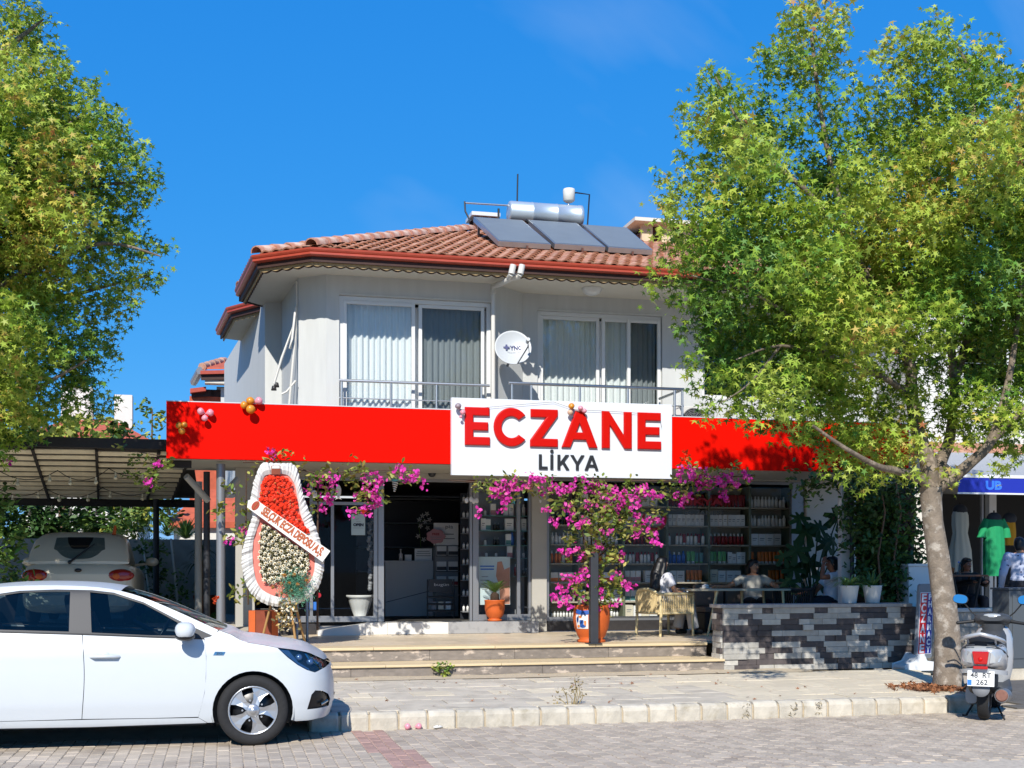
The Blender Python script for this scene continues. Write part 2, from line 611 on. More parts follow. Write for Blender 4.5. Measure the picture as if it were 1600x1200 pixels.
kms = [kerb_mesh(KW - .022, 5 + i) for i in range(5)]
x = XL
while x < XE - .1:
 o = link('kerb_stone', kms[rng.randrange(5)], pavement, (x + KW / 2, YK + rng.uniform(-.006, .006), rng.uniform(-.006, .004)), (0, 0, rng.uniform(-.012, .012)))
 x += KW
XE = x
for i in range(14):                          # the kerb turns the corner beside the tree
 p = Vector((XE + .02 + .155 + i * .13 * .5, YK + .16 + i * .26, 0))
 link('kerb_stone', kms[i % 5], pavement, p, (0, 0, R(63)))
def slab_mesh(w, d, m):
 mb = MB()
 h = .04
 def ring(k, z):
  return [(-w / 2 + k, -d / 2 + k, z), (w / 2 - k, -d / 2 + k, z), (w / 2 - k, d / 2 - k, z), (-w / 2 + k, d / 2 - k, z)]
 vs = ring(.008, 0) + ring(.003, -.006) + ring(.003, -h)
 mb.add(vs, [(0, 1, 2, 3)] + [(k * 4 + i, (k + 1) * 4 + i, (k + 1) * 4 + (i + 1) % 4, k * 4 + (i + 1) % 4) for k in range(2) for i in range(4)])
 return mb.mesh('slab', m)
sc_ = {}
TREE = atz(1480, 1073, ZP)
y0 = YK + .153
for ri, d in enumerate([.45, .45, .4, .45, .45, .4, .45, .24]):
 yc = y0 + d / 2
 x = XL + (ri % 2) * .1
 xe = XE + .05 + (yc - YK) * .4
 while x < xe - .1:
  w = .46 if rng.random() < .72 else .23
  if rng.random() < .12: w = .38
  w = min(w, xe - x)
  m = 'slab_worn' if rng.random() < .25 or x > 5.2 else 'slab'
  tree_pit = abs(x + w / 2 - TREE.x) < .55 and abs(yc - TREE.y) < .6
  if not tree_pit:
   k = (round(w, 2), d, m)
   if k not in sc_: sc_[k] = slab_mesh(k[0], d, m)
   link('slab', sc_[k], pavement, (x + w / 2, yc, ZP - .002 + rng.uniform(-.005, .004)), (rng.uniform(-.008, .008), rng.uniform(-.008, .008), 0))
  x += w
 y0 += d
mb = MB()
def strip(u, v):
 X = XL + .1 + u * 7.0
 return Vector((X, YS - .42 + .02 * math.sin(X * 3.1) + v * .43, ZP + .004 + .012 * v + .006 * math.sin(X * 7) * v))
mb.grid(40, 4, strip)
mb.build('mortar_strip', 'mortar', pavement, fix=False)
sp = MB()
def soilf(u, v):
 a, r_ = 2 * PI * u, .72 * v
 return Vector((TREE.x + r_ * math.cos(a) * .95, TREE.y + r_ * math.sin(a), ZP - .02 + .05 * (1 - v) + .012 * math.sin(a * 5 + v * 9)))
sp.grid(24, 6, soilf)
tag(sp.build('tree_pit_soil', 'soil', org=(TREE.x, TREE.y, ZP), fix=False), kind='structure')
mat('dark_paver', '#5b5854', .9, var=.12, scale=9, bump=.3, rnd=.12)
lowp = root('side_paving', None, None, (9, 13, 0), kind='structure')
MB().box(XE + .02, 30, YK + .005, 34, -.068, .004).build('paving_bed', 'road_bed', lowp)
dk_ = []
for i in range(16):
 for j in range(10):
  x = 8.35 + i * .3; y = YK + .02 + j * .3
  if x < XE + .45 + (y - YK) * .5: continue
  dk_.append((x + .004, x + .296, y + .004, y + .296, -.02, .022))
pieces('paver', dk_, 'dark_paver', lowp, bev=.004, jit=.006)
# driveway up to the carport, left of the pavement
dr = MB()
prof = [(YK, -.008), (YK + .3, .03), (14.8, .17), (17.8, .55), (19.0, .69), (60, .69)]
vs = [(xx, y, z) for y, z in prof for xx in (-40, XL)]
dr.add(vs, [(2 * i, 2 * i + 1, 2 * i + 3, 2 * i + 2) for i in range(len(prof) - 1)])
dr.add([(XL, y, z) for y, z in prof] + [(XL, prof[-1][0], -.07), (XL, YK, -.07)], [tuple(range(8))])
mat('concrete', '#b0a898', .9, var=.18, scale=3, bump=.3, bscale=50)
tag(dr.build('driveway', 'concrete'), kind='structure')
# == marble steps and terrace
WY = 15.72                                   # front of the low wall
WG = 19.82                                   # shop front
YD = 19.46                                   # door step
Y2 = 16.34                                   # second riser
XS0, XS1 = ax(385, Y2), ax(1132, WY) - .01
XT = 13.0
terr = root('terrace', None, None, (2.5, YS, 0), kind='structure')
core = MB()
core.box(XS0 + .02, XS1, YS + .02, Y2 + .02, .02, .315)
core.box(XS0 + .02, XS1, Y2 + .021, WG + .1, .02, .495)
core.build('foundation', 'mortar', terr)
bx1, bx2, nz1, nz2 = [], [], [], []
def run(widths, fn):
 x = XS0; k = (XS1 - XS0) / sum(widths)
 for w in widths:
  fn(x + .002, x + w * k - .002); x += w * k
run([1.15, .95, 1.3, 1.1, 1.2], lambda a, b: bx1.append((a, b, YS, YS + .019, ZP - .02, .302, 'step_stone')))
run([.8, 1.35, 1.05, 1.2, 1.3], lambda a, b: bx2.append((a, b, Y2, Y2 + .019, .335, .487, 'step_stone')))
pieces('riser_slab', bx1 + bx2, 'step_stone', terr, bev=.003)
run([1.6, 1.4, 1.5, 1.4], lambda a, b: nz1.append((a, b, YS - .03, Y2 - .002, .303, .334)))
run([1.5, 1.5, 1.3, 1.5], lambda a, b: nz2.append((a, b, Y2 - .035, Y2 + .38, .488, .525)))
pieces('step_tread', nz1 + nz2, 'nosing', terr, bev=.006)
tl = []
nr_ = 7
for r_ in range(nr_):
 x = XS0 + (0 if r_ % 2 else -.2)
 d_ = (WG - Y2 - .383) / nr_
 while x < XT:
  w = .6
  x0, x1 = max(x, XS0), min(x + w, XT)
  if x1 - x0 > .05:
   tl.append((x0 + .0015, x1 - .0015, Y2 + .383 + r_ * d_, Y2 + .381 + (r_ + 1) * d_, .487, .5225))
  x += w
pieces('floor_tile', tl, 'terrace_tile', terr, bev=.002)
MB().box(XS1 + .4, XT, WY + .4, WG + .1, .02, .486).build('foundation', 'mortar', terr)
# the door step: white marble and a grey one, with a sloping ramp edge at the left
xa, xb, xc = ax(578, YD), ax(701, YD), ax(842, YD)
ds = root('door_step', None, None, (xa, YD, .525), kind='structure')
x0 = ax(497, YD)
sl = MB()
sl.prism([(x0, YD - .01, .526), (xa - .003, YD - .01, .526), (xa - .003, YD - .01, .712), (x0, YD - .01, .60)], (0, .3, 0))
sl.build('ramp_slab', 'white_marble', ds, bev=.004)
pieces('marble_slab', [(xa, xa + .28, YD, WG + .12, .526, .714, 'white_marble'), (xa + .283, xb - .002, YD, WG + .12, .526, .714, 'white_marble'),
      (xb, xc, YD + .01, WG + .12, .526, .716, 'grey_marble')], 'white_marble', ds, bev=.005)
# == low wall clad in grey stone strips
wx0, wx1 = ax(1130, WY), ax(1432, WY)
low = root('stone_wall', 'low terrace wall clad in mixed grey stone strips with a pale cap', 'wall', (wx0, WY, ZP))
MB().box(wx0 + .03, wx1, WY + .03, WY + .34, ZP - .05, 1.035).build('core', 'cladding_back', low)
H0, H1, NR = ZP - .01, 1.035, 11
rh = (H1 - H0) / NR
tiles = []
occ = set()
for r_ in range(NR):
 x = wx0
 while x < wx1 - .02:
  w = rng.choice([.16, .2, .22, .28, .34, .36])
  if wx1 - (x + w) < .1: w = wx1 - x
  dark = rng.random() < .5
  p = rng.uniform(0, .022) + (.006 if not dark else 0)
  z0 = H0 + r_ * rh
  tiles.append((x + .0015, x + w - .0015, WY - p, WY + .03, z0 + .0015, z0 + rh - .0015, 'cladding_dark' if dark else 'cladding_light'))
  x += w
 for yy in (0, 1):
  y0_, y1_ = (WY + .031, WY + .18) if yy == 0 else (WY + .18, WY + .34)
  if yy == 0 and r_ % 2 == 0: y1_ = WY + .34
  if yy == 1 and r_ % 2 == 0: continue
  p = rng.uniform(.0, .03) + .005
  tiles.append((wx0 - p, wx0 + .028, y0_ + .0015, y1_ - .0015, H0 + r_ * rh + .0015, H0 + (r_ + 1) * rh - .0015, rng.choice(['cladding_dark', 'cladding_light'])))
pieces('stone', tiles, 'cladding_light', low, bev=.0025)
cp, x = [], wx0 - .05
for w in [.9, .75, .8, .5]:
 cp.append((x, x + w - .003, WY - .045, WY + .37, 1.037, 1.085)); x += w
pieces('cap_slab', cp, 'cap_stone', low, bev=.004)
# == the two-storey house
mat('render_wall', '#bec0be', .9, var=.055, scale=2.2, stretch=(2.5, 2.5, .35), bump=.12, bscale=120)
mat('shop_wall', '#a8a59c', .8, var=.05, scale=2)
mat('soffit', '#cfcabd', .9, var=.04, scale=2)
mat('gutter_red', '#a5432f', .45, var=.1, scale=5)
mat('eave_brown', '#3a221b', .7, var=.2, scale=8)
mat('scallop_wood', '#a88f68', .8, var=.2, scale=12)
mat('pvc_white', '#d5d6d4', .35)
mat('pipe_white', '#c9c7c0', .45)
mat('roof_tile', '#a5735a', .88, var=.18, scale=6, rnd=.16, col2='#bb9a80', lo=.5, hi=.7, bump=.3)
mat('roof_tile_joined', '#a5735a', .88, var=.18, scale=6, isl=.16, col2='#bb9a80', lo=.5, hi=.7, bump=.3)
mat('ridge_tile', '#b37d66', .85, var=.15, scale=5, rnd=.13, col2='#c8ab97', lo=.45, hi=.65, bump=.3)
mat('steel', '#c4c6c8', .38, metal=1.)
mat('aluminium', '#909295', .38, metal=.55)
mat('curtain', '#f6f6f5', .9, transl=.12)
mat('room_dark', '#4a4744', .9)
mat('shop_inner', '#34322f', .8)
mat('dark_stone', '#2e2c2d', .5, var=.2, scale=8)
glass('window_glass', '#f7fafa', 1.0, .06)
glass('screen_glass', '#d3d7d8', .6, .04)
glass('shop_glass', '#fafbfb', .6, .014)
WU, WR, YF = 19.03, 19.56, 18.05
ZS = 6.15
house = root('house', 'pale two storey house with red tiled roof and a pharmacy on its ground floor', 'house', (4, WG, 0))
XR = 11.3
A0 = Vector((ax(774, WU), WU, 0)); A1 = Vector((ax(510, WU), WU, 0))
_e = [atz(487, 384, 6.33), atz(402, 396, 6.33), atz(375, 450, 6.33)]
dch = (_e[1] - _e[0]).normalized()
dsd = (_e[2] - _e[1]).normalized()
def px_of(p):
 r = p.x * _ca - p.y * _sa; f_ = p.x * _sa + p.y * _ca
 return 800 + FPX * r / f_
def walk(p, d, px):
 lo, hi = 0., 20.
 for _ in range(40):
  m_ = (lo + hi) / 2
  if px_of(p + d * m_) > px: lo = m_
  else: hi = m_
 return p + d * lo
A2 = walk(A1, dch, 466)
A3 = walk(A2, dsd, 440)
A4 = walk(A3, Vector((-1, .25, 0)).normalized(), 414)
A5 = walk(A4, dsd, 401)
B0 = Vector((ax(817, WR), WR, 0)); B1 = Vector((XR, WR, 0))
def wall_openings(name, x0, x1, z0, z1, Y, th, holes, m, parent):
 """wall facing the street with rectangular openings, as butted blocks"""
 xs = sorted({x0, x1} | {h[0] for h in holes} | {h[1] for h in holes})
 mb = MB()
 for a, b in zip(xs, xs[1:]):
  zs = [z0]
  for h in sorted(holes, key=lambda q: q[2]):
   if h[0] <= a + 1e-6 and h[1] >= b - 1e-6: zs += [h[2], h[3]]
  zs.append(z1)
  for c, d in zip(zs[::2], zs[1::2]):
   if d - c > 1e-4: mb.box(a, b, Y, Y + th, c, d)
 return mb.build(name, m, parent)
def seg(mb, p, q, z0, z1, th=.2, m=0):
 d = (q - p).normalized(); n = Vector((d.y, -d.x, 0))      # outward when walking right to left
 if n.y > 0 and abs(d.y) < .9: n = -n
 b = [p, q, q - n * th, p - n * th]
 return mb.prism([(v.x, v.y, z0) for v in b], (0, 0, z1 - z0), m)
ZF = 3.72
wl_x0, wl_x1 = ax(530, WU), ax(768, WU); wl_top = az(466, 640, WU)
wr_x0, wr_x1 = ax(840, WR), ax(1035, WR); wr_top = az(489, 930, WR)
wall_openings('front_wall', A1.x, A0.x, 3.2, ZS + .1, WU, .22, [(wl_x0, wl_x1, ZF, wl_top)], 'render_wall', house)
wall_openings('front_wall', B0.x, B1.x, 3.2, ZS + .1, WR, .22, [(wr_x0, wr_x1, ZF, wr_top), (8.0, 9.3, ZF + .8, wr_top)], 'render_wall', house)
mb = MB()
for p, q in ((A0, B0),):
 mb.prism([(p.x, p.y + .003, 3.2), (q.x, q.y + .003, 3.2), (q.x, q.y + .2, 3.2), (p.x, p.y + .2, 3.2)], (0, 0, ZS - 3.1))
mb.build('corner_wall', 'render_wall', house)
sw = MB()
for p, q in ((A1, A2), (A2, A3), (A3, A4), (A4, A5), (A5, A5 + dsd * 6)):
 d = (q - p).normalized(); n = Vector((-d.y, d.x, 0))
 if n.x < 0: n = -n
 if abs(d.y) < .5: n = Vector((0, 1, 0))
 sw.prism([(p.x, p.y, 3.2), (q.x, q.y, 3.2), (q.x + n.x * .2, q.y + n.y * .2, 3.2), (p.x + n.x * .2, p.y + n.y * .2, 3.2)], (0, 0, ZS - 3.1))
sw.build('side_wall', 'render_wall', house)
# rooms behind the upper windows
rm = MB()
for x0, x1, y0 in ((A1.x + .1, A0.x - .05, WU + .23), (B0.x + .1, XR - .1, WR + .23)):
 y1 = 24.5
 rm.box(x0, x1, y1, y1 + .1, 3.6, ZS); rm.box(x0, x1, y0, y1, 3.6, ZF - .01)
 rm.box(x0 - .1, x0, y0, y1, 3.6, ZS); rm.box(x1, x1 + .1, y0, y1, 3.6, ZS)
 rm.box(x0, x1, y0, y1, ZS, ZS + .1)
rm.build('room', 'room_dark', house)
def frame_rect(mb, x0, x1, z0, z1, Y, w=.05, d=.06, m=0):
 mb.box(x0, x0 + w, Y, Y + d, z0, z1, m); mb.box(x1 - w, x1, Y, Y + d, z0, z1, m)
 mb.box(x0 + w, x1 - w, Y + .001, Y + d - .001, z1 - w, z1, m); mb.box(x0 + w, x1 - w, Y + .001, Y + d - .001, z0, z0 + w, m)
def upper_window(name_px, Y, zt, panes, label):
 x0, x1 = ax(name_px[0], Y), ax(name_px[1], Y)
 wn_ = MB()
 frame_rect(wn_, x0 + .003, x1 - .003, ZF + .003, zt - .003, Y + .05, .065, .09)
 w = wn_.build('window', 'pvc_white', house, bev=.004)
 for (p0, p1, m, inset) in panes:
  a, b = ax(p0, Y + .08), ax(p1, Y + .08)
  f_ = MB()
  frame_rect(f_, a - .05, b + .05, ZF + .07, zt - .07, Y + .04 + inset, .055, .05)
  f_.build('sash', 'pvc_white', w, bev=.004)
  MB().box(a - .002, b + .002, Y + .066 + inset, Y + .072 + inset, ZF + .12, zt - .12).build('pane', m, w)
 # pleated curtain with a frilled lower hem
 wd = x1 - x0
 def cur(u, v):
  X = x0 + .05 + u * (wd - .1)
  z = ZF + .03 + v * (zt - ZF - .12)
  amp = .028 * (1.15 - .4 * v)
  yy = Y + .235 + amp * math.sin(X * 62 + 1.5 * math.sin(X * 5.3)) + .012 * math.sin(X * 17)
  return Vector((X, yy, z))
 MB().grid(int(wd / .011), 8, cur).build('curtain', 'curtain', w, fix=False)
 hem = MB()
 def hm(u, v):
  X = x0 + .05 + u * (wd - .1)
  return Vector((X, Y + .2 + .022 * math.sin(X * 24), ZF + .17 + v * .13 + .02 * math.sin(X * 48 + 1)))
 hem.grid(int(wd / .012), 2, hm)
 hem.build('curtain_frill', 'curtain', w, fix=False)
 MB().box(x0 + .01, x1 - .01, Y - .015, Y + .05, zt + .002, zt + .03).build('lintel_strip', 'render_wall', w)
upper_window((530, 768), WU, wl_top, [(541, 643, 'window_glass', 0), (659, 752, 'screen_glass', .035)], '')
upper_window((840, 1035), WR, wr_top, [(848, 932, 'window_glass', .035), (944, 979, 'window_glass', 0), (983, 1026, 'screen_glass', -.02)], '')
w2 = MB(); frame_rect(w2, 8.003, 9.297, ZF + .803, wr_top - .003, WR + .05, .06, .08)
w2 = w2.build('window', 'pvc_white', house)
MB().box(8.06, 9.24, WR + .08, WR + .09, ZF + .86, wr_top - .06).build('pane', 'window_glass', w2)
# -- eaves and tiled roof
ZG = 6.33
YE = 18.22
E1 = Vector((ax(487, YE), YE, ZG)); E0 = Vector((12.1, YE, ZG))
E2 = walk(E1, dch, 402); E3 = E2 + dsd * (_e[2] - _e[1]).length
E2.z = E3.z = ZG
APX = at(745, 361, 23.4)
RDG = Vector((11, 23.4, APX.z))
roof = root('roof', None, None, (4, 19, ZG)); roof.parent = house
roof.location = Vector((4, 19, ZG)) - ORG[house]
# soffit follows the eave line
sof = MB()
inn = .1
poly = [Vector((E0.x, E0.y + inn, 0)), Vector((E1.x + .03, E1.y + inn, 0)), Vector((E2.x + .1, E2.y + .05, 0)), Vector((E3.x + .1, E3.y, 0)), atz(428, 467, ZG), Vector((4, 26, 0)), Vector((12.1, 26, 0))]
sof.prism([(p.x, p.y, ZS) for p in poly], (0, 0, .03))
sof.build('soffit', 'soffit', roof)
under = MB().add([E0, E1, E2, E3, E3 + Vector((2.5, 3, 0)), APX, RDG], [(0, 1, 5, 6), (1, 2, 5), (2, 3, 4, 5)])
mat('roof_board', '#5b3a2a', .9)
under.build('sarking', 'roof_board', roof, fix=False)
def along(pts, prof, name, m, parent, smooth=False):
 """sweep a profile of (outward, z) along an eave line of 3D points with mitred corners"""
 n = len(pts)
 dirs = [(pts[i + 1] - pts[i]).normalized() for i in range(n - 1)]
 nor = [Vector((d.y, -d.x, 0)) for d in dirs]
 nor = [v if v.dot(Vector((-.25, -1, 0))) > 0 else -v for v in nor]
 rings = []
 for i, p in enumerate(pts):
  if i == 0: nn = nor[0]
  elif i == n - 1: nn = nor[-1]
  else:
   nn = (nor[i - 1] + nor[i]).normalized()
   nn = nn / max(.3, nn.dot(nor[i]))
  rings.append([Vector((p.x + nn.x * o, p.y + nn.y * o, z)) for o, z in prof])
 k = len(prof)
 mb = MB()
 mb.add([v for r_ in rings for v in r_], [(i * k + j, i * k + (j + 1) % k, (i + 1) * k + (j + 1) % k, (i + 1) * k + j) for i in range(n - 1) for j in range(k)])
 mb.add(rings[0], [tuple(range(k))]); mb.add(rings[-1], [tuple(range(k))])
 return mb.build(name, m, parent)
eave = [E0, E1, E2, E3]
gp = [(0, 6.215), (.045, 6.215), (.075, 6.235), (.075, 6.262), (.062, 6.27), (.075, 6.278), (.09, 6.30), (.095, 6.325), (.08, 6.332), (.07, 6.31), (0, 6.31)]
along(eave, gp, 'gutter', 'gutter_red', roof)
along(eave, [(-.04, 6.14), (-.002, 6.14), (-.002, 6.31), (-.04, 6.31)], 'eave_board', 'eave_brown', roof)
def scallop(pts, name, off, zlow, ztop, m, per=.17, amp=.022):
 mb = MB()
 for p, q in zip(pts, pts[1:]):
  d = (q - p); L_ = d.length; d.normalize()
  n_ = Vector((d.y, -d.x, 0))
  if n_.dot(Vector((-.25, -1, 0))) < 0: n_ = -n_
  k = max(2, int(L_ / per)) * 8
  top, bot = [], []
  for i in range(k + 1):
   s_ = i / k
   b = p + d * (L_ * s_) + n_ * off
   zz = zlow + amp * (1 - abs(math.sin(PI * s_ * (k // 8)))) * 1.3
   top.append((b.x, b.y, ztop)); bot.append((b.x, b.y, zz))
  fs = [(i, i + 1, k + 2 + i, k + 1 + i) for i in range(k)]
  front = top + bot
  back = [(x - n_.x * .018, y - n_.y * .018, z) for x, y, z in front]
  N_ = len(front)
  mb.add(front, fs); mb.add(back, [f[::-1] for f in fs])
  mb.add(front + back, [(k + 1 + i, k + 2 + i, N_ + k + 2 + i, N_ + k + 1 + i) for i in range(k)])
 return mb.build(name, m, roof, fix=False)
scallop(eave, 'scalloped_trim', -.055, 6.085, 6.19, 'scallop_wood')
scallop(eave, 'scalloped_edge', -.08, 6.072, 6.19, 'eave_brown')
# one clay tile, in its own frame: x across, y up the slope, z out of the roof
def tile_geo():
 xs = [-.098, -.072, -.047, -.017, .017, .047, .072, .098]
 zs = [.012, .012, .024, .038, .038, .024, .012, .018]
 L_ = .36
 mb = MB()
 top = [(x, -.0, z + .03) for x, z in zip(xs, zs)] + [(x, L_, z + .004) for x, z in zip(xs, zs)]
 k = len(xs)
 mb.add(top, [(i, i + 1, k + i + 1, k + i) for i in range(k - 1)], 0, False)
 lip = [(x, 0, z + .03) for x, z in zip(xs, zs)] + [(x, .004, z + .008) for x, z in zip(xs, zs)]
 mb.add(lip, [(i, k + i, k + i + 1, i + 1) for i in range(k - 1)])
 mb.add([(-.098, 0, .042), (-.098, L_, .016), (-.098, L_, -.01), (-.098, 0, .01)], [(0, 1, 2, 3)])
 return mb
tgeo = tile_geo()
tile_me = tgeo.mesh('tile', 'roof_tile', fix=False)
tj = MB()
ntile = 0
def tile_face(pl, pr, apl, apr, single):
 """tiles on a roof plane: eave from pl to pr, upper edge from apl to apr (equal for a triangle)"""
 global ntile
 ux = (pr - pl); W_ = ux.length; ux.normalize()
 nn = ux.cross(apl - pl).normalized()
 if nn.z < 0: nn = -nn
 vy = nn.cross(ux).normalized()
 if vy.z < 0: vy = -vy
 H_ = (apl - pl).dot(vy)
 a0, a1 = (apl - pl).dot(ux), (apr - pl).dot(ux)
 M = Matrix(((*ux, 0), (*vy, 0), (*nn, 0), (0, 0, 0, 1))).transposed()
 q = M.to_quaternion()
 ex, tw = .285, .195
 j = 0
 while j * ex < H_ - .1:
  t = (j * ex + .12) / H_
  l_, r_ = a0 * t, W_ + (a1 - W_) * t
  x = (j % 2) * tw * .5 - tw
  while x < W_ + tw:
   if l_ + .02 < x < r_ - .02:
    c = pl + ux * x + vy * (j * ex - .06) + nn * rng.uniform(0, .006)
    if single(c, j) and ntile < 296:
     o = link('tile', tile_me, roof, c - ORG_ROOF)
     o.rotation_mode = 'QUATERNION'
     o.rotation_quaternion = q @ Euler((rng.uniform(-.02, .02), rng.uniform(-.03, .03), rng.uniform(-.03, .03))).to_quaternion()
     ntile += 1
    else:
     M2 = M.copy(); M2.translation = c
     M2 = M2 @ Euler((rng.uniform(-.02, .02), rng.uniform(-.03, .03), rng.uniform(-.03, .03))).to_matrix().to_4x4()
     tj.add([M2 @ Vector(v) for v in tgeo.v], tgeo.f)
   x += tw
  j += 1
ORG_ROOF = Vector((4, 19, ZG))
ORG[roof] = ORG_ROOF
tile_face(E1, E0, APX, RDG, lambda c, j: c.x < 5.2 and not (j >= 4 and c.x > 3.0))
tile_face(E2, E1, APX, APX, lambda c, j: True)
tile_face(E3, E2, APX, APX, lambda c, j: True)
tj.build('joined_tiles', 'roof_tile_joined', roof, kind='stuff', fix=False)
# hip and ridge caps
cap = MB()
nseg = 6
def capv(u, v):
 a = PI * v
 r_ = .115 - .018 * u
 return Vector((-r_ * math.cos(a), u * .42, r_ * .95 * math.sin(a) + .012 - .02 * u))
cap.grid(1, nseg, capv, smooth=True)
cap.grid(1, nseg, lambda u, v: Vector((-(.115 - .02 * u) * math.cos(PI * v), .002, (.115 - .02 * u) * .95 * math.sin(PI * v) + .012)), smooth=False)
cap_me = cap.mesh('hip_tile', 'ridge_tile', fix=False)
def caps(p, q):
 d = (q - p); L_ = d.length; d.normalize()
 s_ = d.cross(Vector((0, 0, 1))).normalized(); n_ = s_.cross(d)
 M = Matrix(((*s_, 0), (*d, 0), (*n_, 0), (0, 0, 0, 1))).transposed().to_quaternion()
 k = int(L_ / .37)
 for i in range(k):
  o = link('hip_tile', cap_me, roof, p + d * (i * .37) + n_ * .035 - ORG_ROOF)
  o.rotation_mode = 'QUATERNION'
  o.rotation_quaternion = M @ Euler((rng.uniform(-.02, .02) + .03, rng.uniform(-.05, .05), rng.uniform(-.03, .03))).to_quaternion()
caps(E1, APX); caps(E2, APX); caps(E3, APX); caps(APX, RDG)
# second bay of the eaves further back on the left
G1, G2, G3 = [atz(px, py, ZG) for px, py in ((417, 466), (361, 481), (346, 515))]
G3 = G2 + dsd * (G3 - G2).length
bay = [G1, G2, G3]
along(bay, gp, 'gutter', 'gutter_red', roof)
along(bay, [(-.04, 6.14), (-.002, 6.14), (-.002, 6.31), (-.04, 6.31)], 'eave_board', 'eave_brown', roof)
scallop(bay, 'scalloped_trim', -.055, 6.085, 6.19, 'scallop_wood')
mb = MB().prism([(p.x, p.y, ZS + .003) for p in (G1 + Vector((.0, .06, 0)), G2 + Vector((.08, .06, 0)), G3 + Vector((.08, 0, 0)), G3 + Vector((2.2, 1, 0)), G1 + Vector((1, .5, 0)))], (0, 0, .03))
mb.build('soffit', 'soffit', roof)
up = (G2 + G3) / 2 + Vector((2.0, 1.2, .6))
MB().add([G1, G2, G3, up], [(0, 1, 3), (1, 2, 3)]).build('sarking', 'ridge_tile', roof, fix=False)
# gutter end and return at the left corner
along([E3, atz(425, 466, ZG)], [(-.03, 6.14), (.0, 6.14), (.0, 6.32), (-.03, 6.32)], 'eave_board', 'eave_brown', roof)
# rain pipes under the gutter and the lamp in the soffit
dp = MB()
j0 = at(771, 447, 18.85)
for px in (802, 816):
 a = at(px, 414, 18.08); b = at(px - 3, 428, 18.08)
 dp.tube([a, b], .05, 10); dp.tube([b, at(px - 6, 433, 18.16), at(795, 436, 18.25)], .042, 10)
dp.tube([at(808, 431, 18.16), at(795, 437, 18.25), at(783, 443, 18.6), j0, j0 + Vector((0, 0, -.12))], .045, 10)
dp.tube([j0 + Vector((0, .02, -.05)), Vector((j0.x, 18.87, 3.75))], .036, 10)
dp.build('downpipe', 'pipe_white', house)
lp = at(925, 442, 18.95)
MB().lathe([(0, -.1), (.08, -.095), (.14, -.06), (.17, 0), (.17, .012), (0, .012)], 20, (lp.x, lp.y, ZS - .013)).build('ceiling_lamp', 'pvc_white', house)
cab = MB()
cab.tube([at(463, 440, 19.35), at(463, 480, 19.32), at(457, 515, 19.27), at(440, 560, 19.27), at(428, 600, 19.27)], .02, 6)
cab.tube([at(464, 470, 19.35), at(461, 530, 19.27), at(456, 580, 19.27), at(452, 632, 19.27)], .02, 6)
cab.tube([at(462, 480, 19.28), at(456, 530, 19.19), at(453, 545, 19.19)], .02, 6)
cab.tube([at(462, 595, 19.27), at(448, 612, 19.27), at(440, 616, 19.27)], .018, 6)
cab.build('cable_conduit', 'pipe_white', house)
spt = MB()
for px, py in ((432, 602), (428, 607)):
 c = at(px, py, 19.5)
 spt.lathe([(0, .05), (.03, .04), (.045, -.03), (0, -.03)], 10, c)
spt.build('spotlight', 'dark_stone', house)
# balcony floor and railings
fl = MB()
FX0, FX1 = ax(260, YF), ax(1418, YF)
fl.box(FX0 + .02, FX1, YF + .06, WR, 3.56, 3.70)
fl.box(FX0 + .02, FX1, YF + .06, WG + .2, 3.155, 3.2)
fl.build('balcony_slab', 'shop_wall', house)
def railing(posts, x0, x1, Y, zt, parent_name, ret=None):
 r_ = MB()
 t_ = MB()
 t_.tube([(x0, Y, zt), (x1, Y, zt)] + ([(x1, Y + ret, zt)] if ret else []), .024, 10)
 rr = root(parent_name, None, None, (x0, Y, 3.7)); rr.parent = house; rr.location = Vector((x0, Y, 3.7)) - ORG[house]
 t_.build('handrail', 'steel', rr)
 b_ = MB().tube([(x0, Y, zt - .27), (x1, Y, zt - .27)] + ([(x1, Y + ret, zt - .27)] if ret else []), .011, 8)
 b_.build('lower_rail', 'steel', rr)
 for x in posts:
  MB().tube([(x, Y + .001, 3.7), (x, Y + .001, zt - .02)], .02, 10).build('post', 'steel', rr)
zl = 4.50
railing([ax(p, 18.93) for p in (534, 611, 682, 752)], ax(530, 18.93), ax(765, 18.93), 18.93, zl, 'balcony_railing')
railing([ax(p, 18.4) for p in (800, 830, 906, 981, 1054, 1066)], ax(795, 18.4), ax(1068, 18.4), 18.4, 4.47, 'balcony_railing', ret=1.1)
# -- ground floor: shop front
ZD = .715
top = az(748, 660, WG)                       # head of the doors
MB().box(ax(398, WG), ax(830, WG), WG - .03, WG + .12, top, 3.153).build('lintel_panel', 'shop_wall', house)
MB().box(ax(832, WG), ax(1258, WG), WG - .028, WG + .12, top + .06, 3.153).build('lintel_panel', 'shop_wall', house)
MB().box(ax(368, 19.3), ax(398, 19.3), 19.3, 20.2, .4, 3.153).build('pillar', 'shop_wall', house, bev=.006)
MB().box(ax(830, WG), ax(853, WG), WG - .06, WG + .2, .53, top + .058).build('pillar', 'shop_wall', house, bev=.004)
MB().box(ax(1258, WG), XR, WG - .06, WG + .2, .53, 3.153).build('side_panel', 'soffit', house)
MB().box(ax(855, WG), ax(1256, WG), WG - .01, WG + .12, .53, .70).build('plinth', 'dark_stone', house)
MB().box(ax(398, WG), ax(500, WG), WG - .01, WG + .12, .45, .70).build('plinth', 'dark_stone', house)
fr = MB()
zb = .72
def post(p0, p1, y=WG, d=.09, z0=zb, z1=None):
 fr.box(ax(p0, y), ax(p1, y), y, y + d, z0, top if z1 is None else z1)
for p0, p1 in ((484, 489), (517, 522), (584, 590), (591, 600), (734, 738), (739, 748), (808, 813), (826, 830)):
 post(p0, p1)
